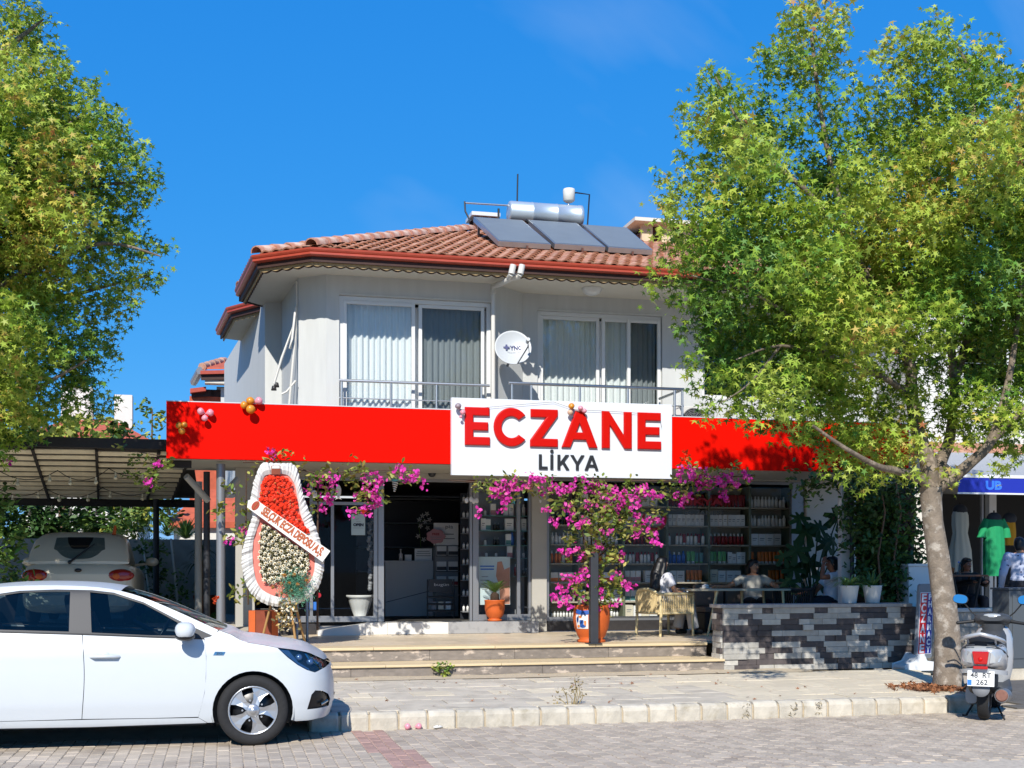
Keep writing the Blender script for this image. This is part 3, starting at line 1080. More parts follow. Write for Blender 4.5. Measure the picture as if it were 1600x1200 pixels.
def rail(p0, p1, z0, z1, y=WG, d=.08):
 fr.box(ax(p0, y), ax(p1, y), y + .004, y + d - .004, z0, z1)
rail(400, 484, zb, zb + .1); rail(489, 517, zb, zb + .1); rail(522, 584, zb, zb + .09); rail(748, 808, zb, zb + .1); rail(813, 826, zb, zb + .1)
for a, b in ((400, 484), (489, 517), (522, 584), (600, 734), (748, 808), (813, 826)):
 rail(a, b, top - .05, top - .002)
rail(489, 517, 2.62, 2.67); rail(522, 584, 2.62, 2.67)
zb2, top2 = .70, top + .055
for p0, p1 in ((853, 858), (1237, 1256)):
 post(p0, p1, z0=zb2, z1=top2)
rail(858, 1237, zb2, zb2 + .07); rail(858, 1237, top2 - .05, top2 - .002)
fr.build('window_frame', 'aluminium', house, bev=.003)
for a, b, z0, z1 in ((400, 484, zb + .1, top - .05), (489, 517, zb + .1, 2.62), (522, 584, zb + .09, 2.62), (748, 808, zb + .1, top - .05), (813, 826, zb + .1, top - .05)):
 MB().box(ax(a, WG + .03) - .004, ax(b, WG + .03) + .004, WG + .03, WG + .037, z0 - .004, z1 + .004).build('pane', 'shop_glass', house)
for a, b in ((858, 1043), (1043, 1237)):
 MB().box(ax(a, WG + .03) + .002, ax(b, WG + .03) - .002, WG + .03, WG + .038, zb2 + .066, top2 - .045).build('pane', 'shop_glass', house)
# the shop's inside
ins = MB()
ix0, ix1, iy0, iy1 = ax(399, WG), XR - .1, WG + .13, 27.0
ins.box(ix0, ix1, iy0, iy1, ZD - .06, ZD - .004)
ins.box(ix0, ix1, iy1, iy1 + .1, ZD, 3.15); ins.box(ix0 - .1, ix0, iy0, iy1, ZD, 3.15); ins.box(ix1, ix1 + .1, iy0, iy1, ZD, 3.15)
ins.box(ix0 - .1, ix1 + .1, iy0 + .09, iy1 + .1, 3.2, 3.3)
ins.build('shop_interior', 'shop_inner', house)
# == signs on the front
mat('sign_red', '#d80e03', .45, var=.03, scale=1.2, spec=.04)
mat('letter_red', '#bf1009', .3, spec=.3)
mat('sign_white', '#d2d7dd', .4, var=.02, scale=2)
mat('sign_edge', '#c9ccd0', .4)
mat('letter_dark', '#2a2c30', .35)
mat('balloon_gold', '#c98426', .3)
mat('balloon_pink', '#d98f9d', .3)
mat('balloon_beige', '#c9a48a', .35)
mat('balloon_grey', '#8d7f86', .35)
mat('string', '#6b6660', .8)
def shape_mesh(contours, ext, bev=0., name='letter', res=2):
 cu = bpy.data.curves.new(name, 'CURVE')
 cu.dimensions = '2D'; cu.fill_mode = 'BOTH'
 cu.extrude = ext; cu.bevel_depth = bev; cu.bevel_resolution = res
 for c in contours:
  sp = cu.splines.new('POLY')
  sp.points.add(len(c) - 1)
  for p, (x, y) in zip(sp.points, c): p.co = (x, y, 0, 1)
  sp.use_cyclic_u = True
 o = bpy.data.objects.new(name, cu); COL.objects.link(o)
 dg = bpy.context.evaluated_depsgraph_get(); dg.update()
 me = bpy.data.meshes.new_from_object(o.evaluated_get(dg))
 bpy.data.objects.remove(o); bpy.data.curves.remove(cu)
 return me
def letter_contours(ch, w, h, s):
 if ch == 'E':
  m0, m1 = h * .5 - s * .48, h * .5 + s * .48
  return [[(0, 0), (w, 0), (w, s * .95), (s, s * .95), (s, m0), (w * .92, m0), (w * .92, m1), (s, m1), (s, h - s * .95), (w * .98, h - s * .95), (w * .98, h), (0, h)]]
 if ch == 'L': return [[(0, 0), (w, 0), (w, s), (s, s), (s, h), (0, h)]]
 if ch == 'I':
  n = 12; r = s * .62
  dot = [(s / 2 + r * math.cos(2 * PI * i / n), h * 1.22 + r * math.sin(2 * PI * i / n)) for i in range(n)]
  return [[(0, 0), (s, 0), (s, h), (0, h)], dot]
 if ch == 'Z':
  k = s * 1.25
  return [[(0, 0), (w, 0), (w, s * .95), (k * 1.12, s * .95), (w, h - s * .8), (w, h), (w * .02, h), (w * .02, h - s * .95), (w - k * 1.12, h - s * .95), (0, s * .8)]]
 if ch == 'N': return [[(0, 0), (s, 0), (s, h - s * 1.45), (w - s * .95, 0), (w, 0), (w, h), (w - s, h), (w - s, s * 1.45), (s * .95, h), (0, h)]]
 if ch == 'A':
  k = s * 1.08; c = w / 2
  def xl(y): return (c - k * .5) * y / h
  b0, b1 = h * .22, h * .22 + s * .85
  iy = h * .74
  def il(y): return k + (c - k) * y / iy
  return [[(0, 0), (k, 0), (il(b0), b0), (w - il(b0), b0), (w - k, 0), (w, 0), (c + k * .5, h), (c - k * .5, h)],
    [(il(b1), b1), (w - il(b1), b1), (c, iy)]]
 if ch == 'K':
  return [[(0, 0), (s, 0), (s, h * .3), (s * 1.75, h * .42), (w - s * 1.2, 0), (w, 0), (s * 2.4, h * .55), (w * .97, h), (w * .97 - s * 1.25, h), (s, h * .5), (s, h), (0, h)]]
 if ch == 'Y':
  c = w / 2
  return [[(c - s / 2, 0), (c + s / 2, 0), (c + s / 2, h * .38), (w, h), (w - s * 1.15, h), (c, h * .55), (s * 1.15, h), (0, h), (c - s / 2, h * .38)]]
 if ch == 'C':
  rx, ry = h * .515, h * .515
  cx, cy = rx, h / 2
  a0 = R(42)
  n = 26
  out = [(cx + rx * math.cos(a), cy + ry * math.sin(a)) for a in [a0 + (2 * PI - 2 * a0) * i / n for i in range(n + 1)]]
  q = s * 1.0
  inn_ = [(cx + (rx - q) * math.cos(a), cy + (ry - q) * math.sin(a)) for a in [a0 * 1.12 + (2 * PI - 2.24 * a0) * i / n for i in range(n + 1)]]
  k = w / max(p[0] for p in out)
  return [[(x * k, y) for x, y in out + inn_[::-1]]]
def put_letters(spec, Y, zb_, h, s, ext, bev, m, parent):
 for ch, p0, p1 in spec:
  x0, x1 = ax(p0, Y), ax(p1, Y)
  w = (x1 - x0) if ch != 'I' else s
  me = shape_mesh(letter_contours(ch, w - 2 * bev, h - 2 * bev, s - 1.6 * bev), ext, bev)
  base = ORG[parent]
  for v in me.vertices:
   c = v.co
   v.co = Vector((x0 + bev + c.x, Y - c.z, zb_ + bev + c.y)) - base
  if bev:
   for p in me.polygons: p.use_smooth = False
  me.materials.clear(); me.materials.append(MATS[m])
  link('letter', me, parent)
fascia = root('fascia_board', 'long plain red sign board running across the front above the shop', 'sign board', (3.5, YF, 3.16))
fb = MB().box(FX0, FX1, YF - .04, YF + .055, 3.16, 3.97)
fb.build('panel', 'sign_red', fascia, bev=.004)
MB().box(FX0 - .002, FX1 + .002, YF - .042, YF + .06, 3.973, 3.985).build('edge_trim', 'sign_edge', fascia)
SY = 17.90
sx0, sx1 = ax(705.5, SY), ax(1050, SY)
sign = root('shop_sign', 'white sign with red letters ECZANE over dark letters LİKYA', 'sign', ((sx0 + sx1) / 2, SY, 2.985))
MB().box(sx0, sx1, SY, SY + .095, 2.985, 4.145).build('panel', 'sign_white', sign, bev=.006)
put_letters((('E', 726, 765.5), ('C', 771, 820), ('Z', 828, 871.5), ('A', 878, 933), ('N', 940, 987), ('E', 996, 1033)), SY - .024, 3.435, .572, .125, .006, .017, 'letter_red', sign)
put_letters((('L', 842, 855.5), ('I', 860, 865), ('K', 871, 889.5), ('Y', 891, 913), ('A', 913.5, 935)), SY - .012, 3.095, .228, .044, .012, 0, 'letter_dark', sign)
def balloon(mb, c, r, d, m=0):
 M = rot_to(d)
 prof = [(0, -1.25), (.1, -1.2), (.07, -1.1), (.35, -.85), (.72, -.45), (.95, 0), (.97, .25), (.82, .6), (.5, .85), (.2, .97), (0, 1)]
 mb.lathe([(a * r, b * r) for a, b in prof], 12, c, m, M)
def cluster(label, items, anchor):
 t = root('balloon_cluster', label, 'balloons', anchor, group='balloon clusters on the sign boards')
 for c, r, d, m in items:
  mb = MB(); balloon(mb, c, r * .85, d)
  mb.build('balloon', m, t)
 mb = MB()
 for c, r, d, m in items:
  mb.tube([Vector(c) - Vector(d).normalized() * r * 1.2, Vector(anchor) + Vector((0, .0, 0))], .003, 4)
 mb.build('string', 'string', t)
yb = YF - .12
cluster('wilted gold balloons alone near the left end of the red board', [(at(280, 665, yb), .062, (-.5, -.5, .5), 'balloon_gold'), (at(288, 664, yb), .055, (.5, -.6, .5), 'balloon_gold'), (at(284, 673, yb - .03), .06, (.1, -.8, -.6), 'balloon_gold')], at(284, 668, yb + .06))
cluster('three limp pink balloons tied like a bow on the red board', [(at(314, 643, yb), .065, (-1, -.3, .3), 'balloon_pink'), (at(328, 645, yb), .066, (1, -.3, .2), 'balloon_pink'), (at(320, 653, yb - .02), .058, (0, -.4, -1), 'balloon_pink')], at(320, 646, yb + .05))
cluster('gold balloons with one pink balloon at the top edge of the red board', [(at(382, 633, yb), .07, (-1, -.3, .1), 'balloon_gold'), (at(391, 627, yb), .075, (.1, -.4, 1), 'balloon_gold'), (at(391.5, 639, yb - .05), .082, (.2, -.8, -.6), 'balloon_gold'), (at(404, 626.5, yb), .07, (1, -.2, .4), 'balloon_pink')], at(390, 633, yb + .06))
yb = SY - .09
cluster('grey and pink balloon at the top left corner of the white sign', [(at(716, 635, yb), .06, (-.3, -.3, .8), 'balloon_grey'), (at(723, 644, yb), .05, (.6, -.4, -.2), 'balloon_pink'), (at(720, 651, yb), .03, (-.2, -.3, -1), 'balloon_pink')], at(719, 640, yb + .05))
cluster('gold and pink balloons over the letter A of the white sign', [(at(893, 635, yb), .06, (-.3, -.5, .8), 'balloon_gold'), (at(891, 644, yb), .055, (-.3, -.5, -.8), 'balloon_beige'), (at(907, 638, yb), .05, (.2, -.4, .8), 'balloon_pink'), (at(913, 642, yb), .045, (.8, -.4, .2), 'balloon_pink')], at(899, 641, yb + .04))
st = MB()
for seq in (((719, 640), (790, 634), (865, 628), (899, 640)), ((899, 640), (960, 643), (1030, 648), (1034, 668))):
 st.tube([at(x, y, SY - .03) for x, y in seq], .003, 4)
tag(st.build('string', 'string', org=at(719, 640, SY - .03)), 'thin string strung across the top of the white sign', 'string')
# == satellite dish
mat('dish_white', '#b5b9bb', .4)
mat('dish_blue', '#17245f', .5)
mat('dish_grey', '#7b7d80', .5)
dc = at(801, 546, 18.75)
dish = root('satellite_dish', 'white satellite dish with blue lettering on the wall between the windows', 'satellite dish', dc)
dn = Vector((-.12, -1, .3)).normalized()
Md = rot_to(dn)
Mo = Matrix.Translation(dc) @ Md
prof = [(.0, .0)] + [(.285 * t, .075 * t * t) for t in (.2, .4, .6, .8, .93, 1)]
mb = MB()
mb.lathe(prof + [(.295, .07), (.29, .06)] + [(.285 * t, .075 * t * t - .012) for t in (1, .8, .5, .2, 0)], 36, (0, 0, 0), 0, Mo)
mb.build('reflector', 'dish_white', dish)
rt = Vector((0, 0, 1)).cross(dn).normalized()
upv = dn.cross(rt).normalized()
arm = MB()
low_ = dc - upv * .28 + dn * .07 + rt * .06
tip = dc + dn * .34 - upv * .02 + rt * .2
arm.tube([low_, tip - upv * .1, tip], .011, 8)
arm.tube([dc - upv * .12 - dn * .0 + rt * .27, tip], .005, 6)
arm.build('feed_arm', 'dish_grey', dish)
MB().tube([tip + dn * .06, tip - dn * .05], [.03, .028], 10).build('feed_horn', 'dish_white', dish)
MB().tube([dc - dn * .01, dc - dn * .12 - upv * .03, dc + Vector((.0, .36, -.2))], .022, 8).build('bracket', 'dish_grey', dish)
text('YNC', .095, 'dish_blue', dish, face_M(dc + dn * .018 + upv * .02 + rt * .05, rt, upv), bold=.003, fit=.19)
text('YILLCE 1000', .03, 'dish_grey', dish, face_M(dc + dn * .016 - upv * .06 + rt * .03, rt, upv), fit=.24)
dm = MB().prism([dc + dn * .028 + upv * .02 - rt * .1 + rt * a * .05 + upv * b * .05 for a, b in ((1, .25), (.4, .3), (.25, 1), (-.25, 1), (-.4, .3), (-1, .25), (-1, -.25), (-.4, -.3), (-.25, -1), (.25, -1), (.4, -.3), (1, -.25))], dn * .002)
dm.build('emblem', 'dish_blue', dish)
# == air conditioner outside, behind the sign
mat('ac_white', '#c9c8c2', .5)
acx0, acx1 = ax(1047, 18.8), ax(1092, 18.8)
acr = root('air_conditioner', 'white outdoor air conditioner unit with a round fan grille beside the balcony', 'air conditioner', (acx0, 18.85, 3.7))
MB().box(acx0, acx1 + .3, 18.85, 19.15, 3.71, 4.27).build('casing', 'ac_white', acr, bev=.012)
fg = MB()
fc = Vector(((acx0 + acx1) / 2 + .18, 18.835, 4.04))
for i in range(7):
 rr_ = .19 * (i + 1) / 7
 fg.tube([fc + Vector((rr_ * math.cos(a), 0, rr_ * math.sin(a))) for a in [2 * PI * k / 20 for k in range(21)]], .004, 4, caps=False)
for k in range(12):
 a = 2 * PI * k / 12
 fg.tube([fc, fc + Vector((.19 * math.cos(a), 0, .19 * math.sin(a)))], .004, 4)
fg.build('fan_grille', 'dish_grey', acr)
MB().tube([fc + Vector((0, .012, 0)), fc + Vector((0, .014, 0))], .2, 24).build('fan_opening', 'dark_stone', acr)
for x in (acx0 + .1, acx1 + .15):
 MB().box(x, x + .04, 18.85, 19.15, 3.7, 3.708).build('foot', 'dish_grey', acr)
# == solar water heater on the roof
mat('collector_glass', '#6b747b', .6, spec=.25, var=.05, scale=2)
mat('collector_frame', '#a9adb0', .35, metal=.8)
mat('tank_metal', '#b9c4cc', .38, metal=.55, var=.05, scale=3)
mat('black_pipe', '#16171a', .5)
mat('tank_cream', '#d0cfc6', .5)
mat('rusty_brown', '#5b372b', .8)
sol = root('solar_water_heater', 'solar water heater with three collector panels and a silver tank on the roof', 'solar heater', at(860, 390, 20))
for (bl, br, tl_, tr_) in (((779, 386), (861, 390), (740, 345), (816, 347)), ((867, 390), (946, 394), (825, 348), (901, 353)), ((951, 395), (1020, 399), (909, 355), (979, 360))):
 a, b = at(*bl, 19.7), at(*br, 19.7)
 c, d = at(*tr_, 21.62), at(*tl_, 21.62)
 z_ = (a.z + b.z) / 2; a.z = b.z = z_ + .1; z_ = (c.z + d.z) / 2; c.z = d.z = z_ + .06
 nn = (b - a).cross(d - a).normalized()
 if nn.z < 0: nn = -nn
 cen = (a + b + c + d) / 4
 ins_ = [p + (cen - p) * .05 for p in (a, b, c, d)]
 pr = MB().prism([p - nn * .09 for p in (a, b, c, d)], nn * .085)
 p_ = pr.build('collector_panel', 'collector_frame', sol)
 MB().prism([p - nn * .004 for p in ins_], nn * .004).build('pane', 'collector_glass', p_)
 for s_ in (.35,):
  q = a + (b - a) * .55
  MB().beam(q + Vector((0, .02, -.05)), q + Vector((0, .02, -.22)), .03, .03).build('foot', 'rusty_brown', p_)
 lg = MB()
 for e in (.12, .88):
  t_ = d + (c - d) * e - nn * .1
  lg.beam(t_, t_ + Vector((0, .1, -.55)), .04, .04)
 lg.build('rear_leg', 'collector_frame', p_)
tk0, tk1 = at(794, 330, 21.9), at(909, 340, 21.9)
tk1.z = tk0.z = (tk0.z + tk1.z) / 2
M = rot_to(tk1 - tk0)
L_ = (tk1 - tk0).length
mb = MB().lathe([(0, 0), (.16, .0), (.19, .015), (.2, .04), (.2, L_ * .3), (.205, L_ * .305), (.205, L_ * .325), (.2, L_ * .33), (.2, L_ * .63), (.205, L_ * .635), (.205, L_ * .655), (.2, L_ * .66), (.2, L_ * .94), (.207, L_ * .945), (.207, L_ * .99), (.18, L_), (0, L_)], 28, tk0, 0, M)
mb.build('tank', 'tank_metal', sol)
st = MB()
for e in (.15, .5, .85):
 q = tk0 + (tk1 - tk0) * e
 st.beam(q + Vector((0, 0, -.16)), q + Vector((0, .05, -.75)), .04, .04)
 st.beam(q + Vector((0, .3, -.12)), q + Vector((0, .5, -.6)), .03, .03)
st.build('stand', 'collector_frame', sol)
ec = at(889, 306, 21.95)
MB().lathe([(0, -.13), (.07, -.12), (.11, -.09), (.115, .1), (.105, .125), (0, .13)], 14, ec).build('expansion_tank', 'tank_cream', sol)
pp = MB()
pp.tube([ec + Vector((0, 0, -.12)), at(887, 328, 21.95)], .02, 8)
pp.tube([at(727, 317, 21.9), at(795, 321, 21.9)], .018, 8)
pp.build('silver_pipe', 'steel', sol)
pb = MB()
pb.tube([at(726, 315, 21.9), at(727, 330, 21.85), at(735, 346, 21.8)], .016, 8)
pb.tube([ec + Vector((.1, 0, .06)), at(900, 301, 21.95), at(921, 304, 21.95), at(918, 352, 21.95)], .015, 8)
pb.tube([at(779, 326, 21.85), at(779, 342, 21.85)], .02, 8)
pb.tube([at(821, 344, 21.6), at(828, 349, 21.6)], .03, 8); pb.tube([at(905, 352, 21.6), at(912, 357, 21.6)], .03, 8)
pb.build('black_pipe', 'black_pipe', sol)
ant = MB().tube([at(808, 318, 22.2), at(809, 272, 22.2)], .014, 8)
tag(ant.build('antenna_pole', 'black_pipe', org=at(808, 318, 22.2)), 'thin dark vertical pole standing behind the silver tank', 'pole')
# == chimneys
mat('chimney_cream', '#cdb99a', .9, var=.1, scale=5, bump=.2)
mat('chimney_dark', '#4a3028', .9, var=.2, scale=8)
def chimney(label, x0, x1, y0, y1, z0, z1, body, slab, over, pitch=0.):
 t = root('chimney', label, 'chimney', ((x0 + x1) / 2, y0, z0))
 mb = MB()
 h = z1 - z0
 mb.box(x0, x1, y0, y1, z0, z0 + h * .55)
 n = 3
 w = (x1 - x0) / (2 * n - 1 + .6)
 for i in range(n):
  a = x0 + i * (x1 - x0 - w * 1.2) / (n - 1)
  mb.box(a, a + w * 1.2, y0 + .002, y0 + .12, z0 + h * .55, z1); mb.box(a, a + w * 1.2, y1 - .12, y1 - .002, z0 + h * .55, z1)
 mb.build('stack', body, t)
 MB().box(x0 + .1, x1 - .1, y0 + .14, y1 - .14, z0 + h * .5, z1).build('flue', 'chimney_dark', t)
 sl = MB()
 xm = (x0 + x1) / 2
 if pitch:
  sl.prism([(x0 - over, y0 - over, z1), (xm, y0 - over, z1 + pitch), (x1 + over, y0 - over, z1), (x1 + over, y0 - over, z1 + .07), (xm, y0 - over, z1 + pitch + .08), (x0 - over, y0 - over, z1 + .07)], (0, y1 - y0 + 2 * over, 0))
 else:
  sl.box(x0 - over, x1 + over, y0 - over, y1 + over, z1, z1 + .07)
 sl.build('cap', slab, t)
a, b = at(741, 350, 23.2), at(776, 337, 23.2)
chimney('small dark chimney with a white slab cap behind the left collector panel', a.x, b.x, 23.2, 23.7, 7.6, b.z - .03, 'chimney_dark', 'sign_edge', .06)
a, b = at(1003, 378, 23.0), at(1056, 352, 23.0)
chimney('wide cream chimney with a pitched cap beside the tree crown', a.x, b.x + .35, 23.0, 23.8, 7.5, b.z - .02, 'chimney_cream', 'soffit', .22, pitch=.0)
# == white sedan at the kerb
mat('car_white', '#bfc4c7', .32, coat=.15, var=.012, scale=2)
mat('car_black', '#101113', .35)
mat('car_trim', '#2b2c2f', .55)
mat('tyre', '#1f1f20', .85, var=.2, scale=20, bump=.25, bscale=30)
mat('rim_silver', '#b9bcbf', .3, metal=.75)
mat('chrome', '#c8cacc', .12, metal=1.)
mat('seat_fabric', '#2c3038', .9)
mat('headlamp_dark', '#171a22', .2)
mat('headlamp_blue', '#42618a', .2, metal=.4)
mat('plate_white', '#d8d8d4', .4)
glass('car_glass', '#a9b9c0', .9, .06)
glass('lamp_lens', '#dfe6ea', 1., .08)
def in_poly(p, poly):
 x, y = p; c = False
 n = len(poly)
 for i in range(n):
  x0, y0 = poly[i]; x1, y1 = poly[i - 1]
  if (y0 > y) != (y1 > y) and x < (x1 - x0) * (y - y0) / (y1 - y0) + x0: c = not c
 return c
def region(outer, holes=(), h=.05):
 """triangulated 2-D region with interior points; returns verts, faces"""
 V, E = [], []
 def ring(poly):
  b = len(V); pts = []
  for p, q in zip(poly, poly[1:] + poly[:1]):
   d = math.hypot(q[0] - p[0], q[1] - p[1])
   n = max(1, int(d / h))
   pts += [(p[0] + (q[0] - p[0]) * i / n, p[1] + (q[1] - p[1]) * i / n) for i in range(n)]
  for i, p in enumerate(pts):
   V.append(Vector(p)); E.append((b + i, b + (i + 1) % len(pts)))
  return pts
 rings = [ring(outer)] + [ring(q) for q in holes]
 allp = [p for r_ in rings for p in r_]
 xs = [p[0] for p in outer]; ys = [p[1] for p in outer]
 x = min(xs) + h / 2
 while x < max(xs):
  y = min(ys) + h / 2
  while y < max(ys):
   if in_poly((x, y), outer) and not any(in_poly((x, y), q) for q in holes):
    if min((x - a) ** 2 + (y - b) ** 2 for a, b in allp) > (h * .45) ** 2:
     V.append(Vector((x, y)))
   y += h
  x += h
 vo, eo, fo, *_ = delaunay_2d_cdt(V, E, [], 0, 1e-6)
 F = []
 for f in fo:
  c = sum((vo[i] for i in f), Vector((0, 0))) / len(f)
  if in_poly(c, outer) and not any(in_poly(c, q) for q in holes): F.append(tuple(f))
 return [tuple(v) for v in vo], F
def smooth_curve(pts, n=6, closed=False):
 out = []
 m_ = len(pts)
 for i in range(m_ - (0 if closed else 1)):
  p0 = pts[(i - 1) % m_] if closed or i > 0 else pts[i]
  p1, p2 = pts[i], pts[(i + 1) % m_]
  p3 = pts[(i + 2) % m_] if closed or i + 2 < m_ else p2
  for k in range(n):
   t = k / n
   out.append(tuple(.5 * (2 * b + (c - a) * t + (2 * a - 5 * b + 4 * c - d) * t * t + (-a + 3 * b - 3 * c + d) * t ** 3) for a, b, c, d in zip(p0, p1, p2, p3)))
 if not closed: out.append(tuple(pts[-1]))
 return out
def lerp_table(tab, x):
 if x <= tab[0][0]: return tab[0][1]
 for (a, u), (b, v) in zip(tab, tab[1:]):
  if x <= b:
   t = (x - a) / (b - a)
   return u + (v - u) * t
 return tab[-1][1]
HW = .86
front_plan = smooth_curve([(.2, HW), (.40, .845), (.56, .785), (.665, .66), (.725, .46), (.757, .22), (.765, 0)], 8)
rear_plan = smooth_curve([(-2.95, HW), (-3.2, .84), (-3.4, .75), (-3.5, .55), (-3.54, .28), (-3.55, 0)], 8)
def _cum(pl):
 q = [0.]
 for a, b in zip(pl, pl[1:]): q.append(q[-1] + math.hypot(b[0] - a[0], b[1] - a[1]))
 return q
fq, rq = _cum(front_plan), _cum(rear_plan)
QF, QR = .2 + fq[-1], -2.95 - rq[-1]
def plan(q):
 """point, outward normal on the plan outline at arclength-like coordinate q (= x on the straight flank)"""
 if q <= .2 and q >= -2.95: return q, HW, 0., 1., 0.
 pl, cq, s_ = (front_plan, fq, q - .2) if q > .2 else (rear_plan, rq, -2.95 - q)
 s_ = min(max(s_, 0), cq[-1])
 for i in range(len(cq) - 1):
  if s_ <= cq[i + 1] + 1e-9:
   t = (s_ - cq[i]) / max(1e-9, cq[i + 1] - cq[i]); break
 x = pl[i][0] + (pl[i + 1][0] - pl[i][0]) * t; y = pl[i][1] + (pl[i + 1][1] - pl[i][1]) * t
 dx, dy = pl[min(i + 2, len(pl) - 1)][0] - pl[max(i - 1, 0)][0], pl[min(i + 2, len(pl) - 1)][1] - pl[max(i - 1, 0)][1]
 L_ = math.hypot(dx, dy)
 nx, ny = (-dy / L_, dx / L_) if q > .2 else (dy / L_, -dx / L_)
 if q > .2: nx, ny = abs(dy / L_), abs(dx / L_)
 else: nx, ny = -abs(dy / L_), abs(dx / L_)
 return x, y, nx, ny, s_ / cq[-1]
def q_of_x(x):
 if x <= .2 and x >= -2.95: return x
 lo, hi = (.2, QF) if x > .2 else (-2.95, QR)
 for _ in range(40):
  m_ = (lo + hi) / 2
  if (plan(m_)[0] < x) == (x > .2): lo = m_
  else: hi = m_
 return lo
SIDE = [(.15, .08), (.21, .045), (.27, .028), (.36, .012), (.42, .003), (.55, 0), (.68, .004), (.78, .012), (.84, .017), (.88, .03), (.93, .05), (.98, .066), (1.05, .088), (1.2, .148), (1.35, .21), (1.42, .262), (1.5, .36)]
SIDE = smooth_curve(SIDE, 6)
NOSE = [(.15, .1), (.21, .05), (.3, .015), (.4, .0), (.55, .0), (.64, .015), (.7, .05), (.75, .1), (.8, .17), (.9, .3)]
TAIL = [(.15, .1), (.25, .03), (.45, 0), (.6, .01), (.8, .04), (1., .07), (1.1, .12)]
def FS(q, z, sg=-1, ins=0.):
 x, y, nx, ny, w = plan(q)
 d = lerp_table(SIDE, z)
 if w > 0:
  e = min(1, w * 1.3); e = e * e * (3 - 2 * e)
  d = d * (1 - e) + lerp_table(NOSE if q > 0 else TAIL, z) * e
 d += ins
 return Vector((x - nx * d, sg * max(0, y - ny * d), z))
CAR_RZ = R(-1.35)
car_w = atz(400, 1165, 0)
car = root('parked_car', 'white four-door sedan parked at the kerb in front of the flower wreath', 'car', (car_w.x, car_w.y + .84, 0), CAR_RZ)
ORG[car] = Vector((0, 0, 0))
def panel(name, outer, m, parent, holes=(), h=.06, ins=0., sides=(-1, 1), thick=0., label=None, qx=True):
 oc = [(q_of_x(x), z) if qx else (x, z) for x, z in outer]
 hc = [[(q_of_x(x), z) if qx else (x, z) for x, z in q] for q in holes]
 V, F = region(oc, hc, h)
 out = []
 for sg in sides:
  mb = MB()
  mb.add([FS(q, z, sg, ins) for q, z in V], F, 0, True)
  o = mb.build(name, m, parent, local=True, fix=False)
  bm = bmesh.new(); bm.from_mesh(o.data)
  bmesh.ops.recalc_face_normals(bm, faces=bm.faces)
  c = bm.faces[:] and sum((f.normal.y * f.calc_area() for f in bm.faces))
  if c * sg < 0: bmesh.ops.reverse_faces(bm, faces=bm.faces)
  bm.to_mesh(o.data); bm.free()
  ns = []
  for q, z in V:
   du = FS(q + .004, z, sg, ins) - FS(q - .004, z, sg, ins); dv = FS(q, z + .004, sg, ins) - FS(q, z - .004, sg, ins)
   nn = du.cross(dv); P = FS(q, z, sg, ins)
   nn = nn.normalized() if nn.length > 1e-9 else Vector((0, sg, 0))
   if nn.dot(P - Vector((min(max(P.x, -2.6), 0), 0, .7))) < 0: nn = -nn
   ns.append(nn)
  o.data.normals_split_custom_set_from_vertices(ns)
  if thick:
   sm_ = o.modifiers.new('thickness', 'SOLIDIFY'); sm_.thickness = thick; sm_.offset = -1
  out.append(o)
 return out
def arch(cx, cz, r_, a0, a1, n=22):
 return [(cx + r_ * math.cos(R(a0 + (a1 - a0) * i / n)), cz + r_ * math.sin(R(a0 + (a1 - a0) * i / n))) for i in range(n + 1)]
belt = [(-2.95, 1.06), (-2.5, 1.045), (-2.123, 1.027), (-1.463, 1.0), (-.9, .972), (-.427, .95)]
def bz(x): return lerp_table(belt, x)
hoodline = [(-.30, 1.028), (-.198, .99), (-.121, .943), (-.044, .915), (.09, .893), (.208, .869)]
hl_top = [(.208, .869), (.37, .845), (.52, .812), (.63, .772), (.705, .735)]
hl_low = [(.208, .869), (.30, .78), (.388, .712), (.47, .665), (.545, .639), (.62, .665), (.69, .685)]
door_f = [(-.427, .95), (-.41, .80), (-.412, .62), (-.424, .48), (-.475, .268)]
door_r = [(-1.46, 1.0), (-1.438, .75), (-1.438, .536), (-1.458, .274)]
AR = .352
# front wing and bumper as one shell
nose_q = [(QF, z) for z in (.225, .35, .5, .6, .7)]
qx = lambda pts: [(q_of_x(x), z) for x, z in pts]
out = qx([(-.478, .262), (-.40, .212)]) + qx(arch(-.006, .315, AR, 197, -16)) + qx([(.38, .205), (.5, .205), (.6, .214)]) + nose_q + qx(hl_low[::-1]) + qx(hoodline[::-1][1:]) + qx([(-.345, .99)]) + qx(door_f[:-1])
insert = qx([(.51, .44), (.545, .478), (.61, .468), (.67, .43), (.695, .38), (.69, .315), (.477, .308)])
grille = [(QF - .42, .665), (QF - .001, .672), (QF - .001, .39), (QF - .40, .39)]
grille_low = [(QF - .44, .34), (QF - .001, .34), (QF - .001, .25), (QF - .40, .25)]
panel('front_wing', out, 'car_white', car, holes=(insert, grille[:1] + [(QF - .01, .672), (QF - .01, .39)] + grille[3:], grille_low[:1] + [(QF - .01, .34), (QF - .01, .25)] + grille_low[3:]), h=.045, qx=False)
panel('bumper_insert', insert, 'car_black', car, ins=.02, h=.05, qx=False)
panel('grille', grille, 'car_trim', car, ins=.015, h=.06, qx=False)
panel('grille', grille_low, 'car_black', car, ins=.02, h=.06, qx=False)
fm = MB()
for sg in (-1, 1):
 fm.tube([FS(q_of_x(x), z, sg, -.004) for x, z in ((.60, .345), (.64, .36), (.66, .37))], .014, 6)
fm.build('fog_lamp_trim', 'chrome', car, local=True)
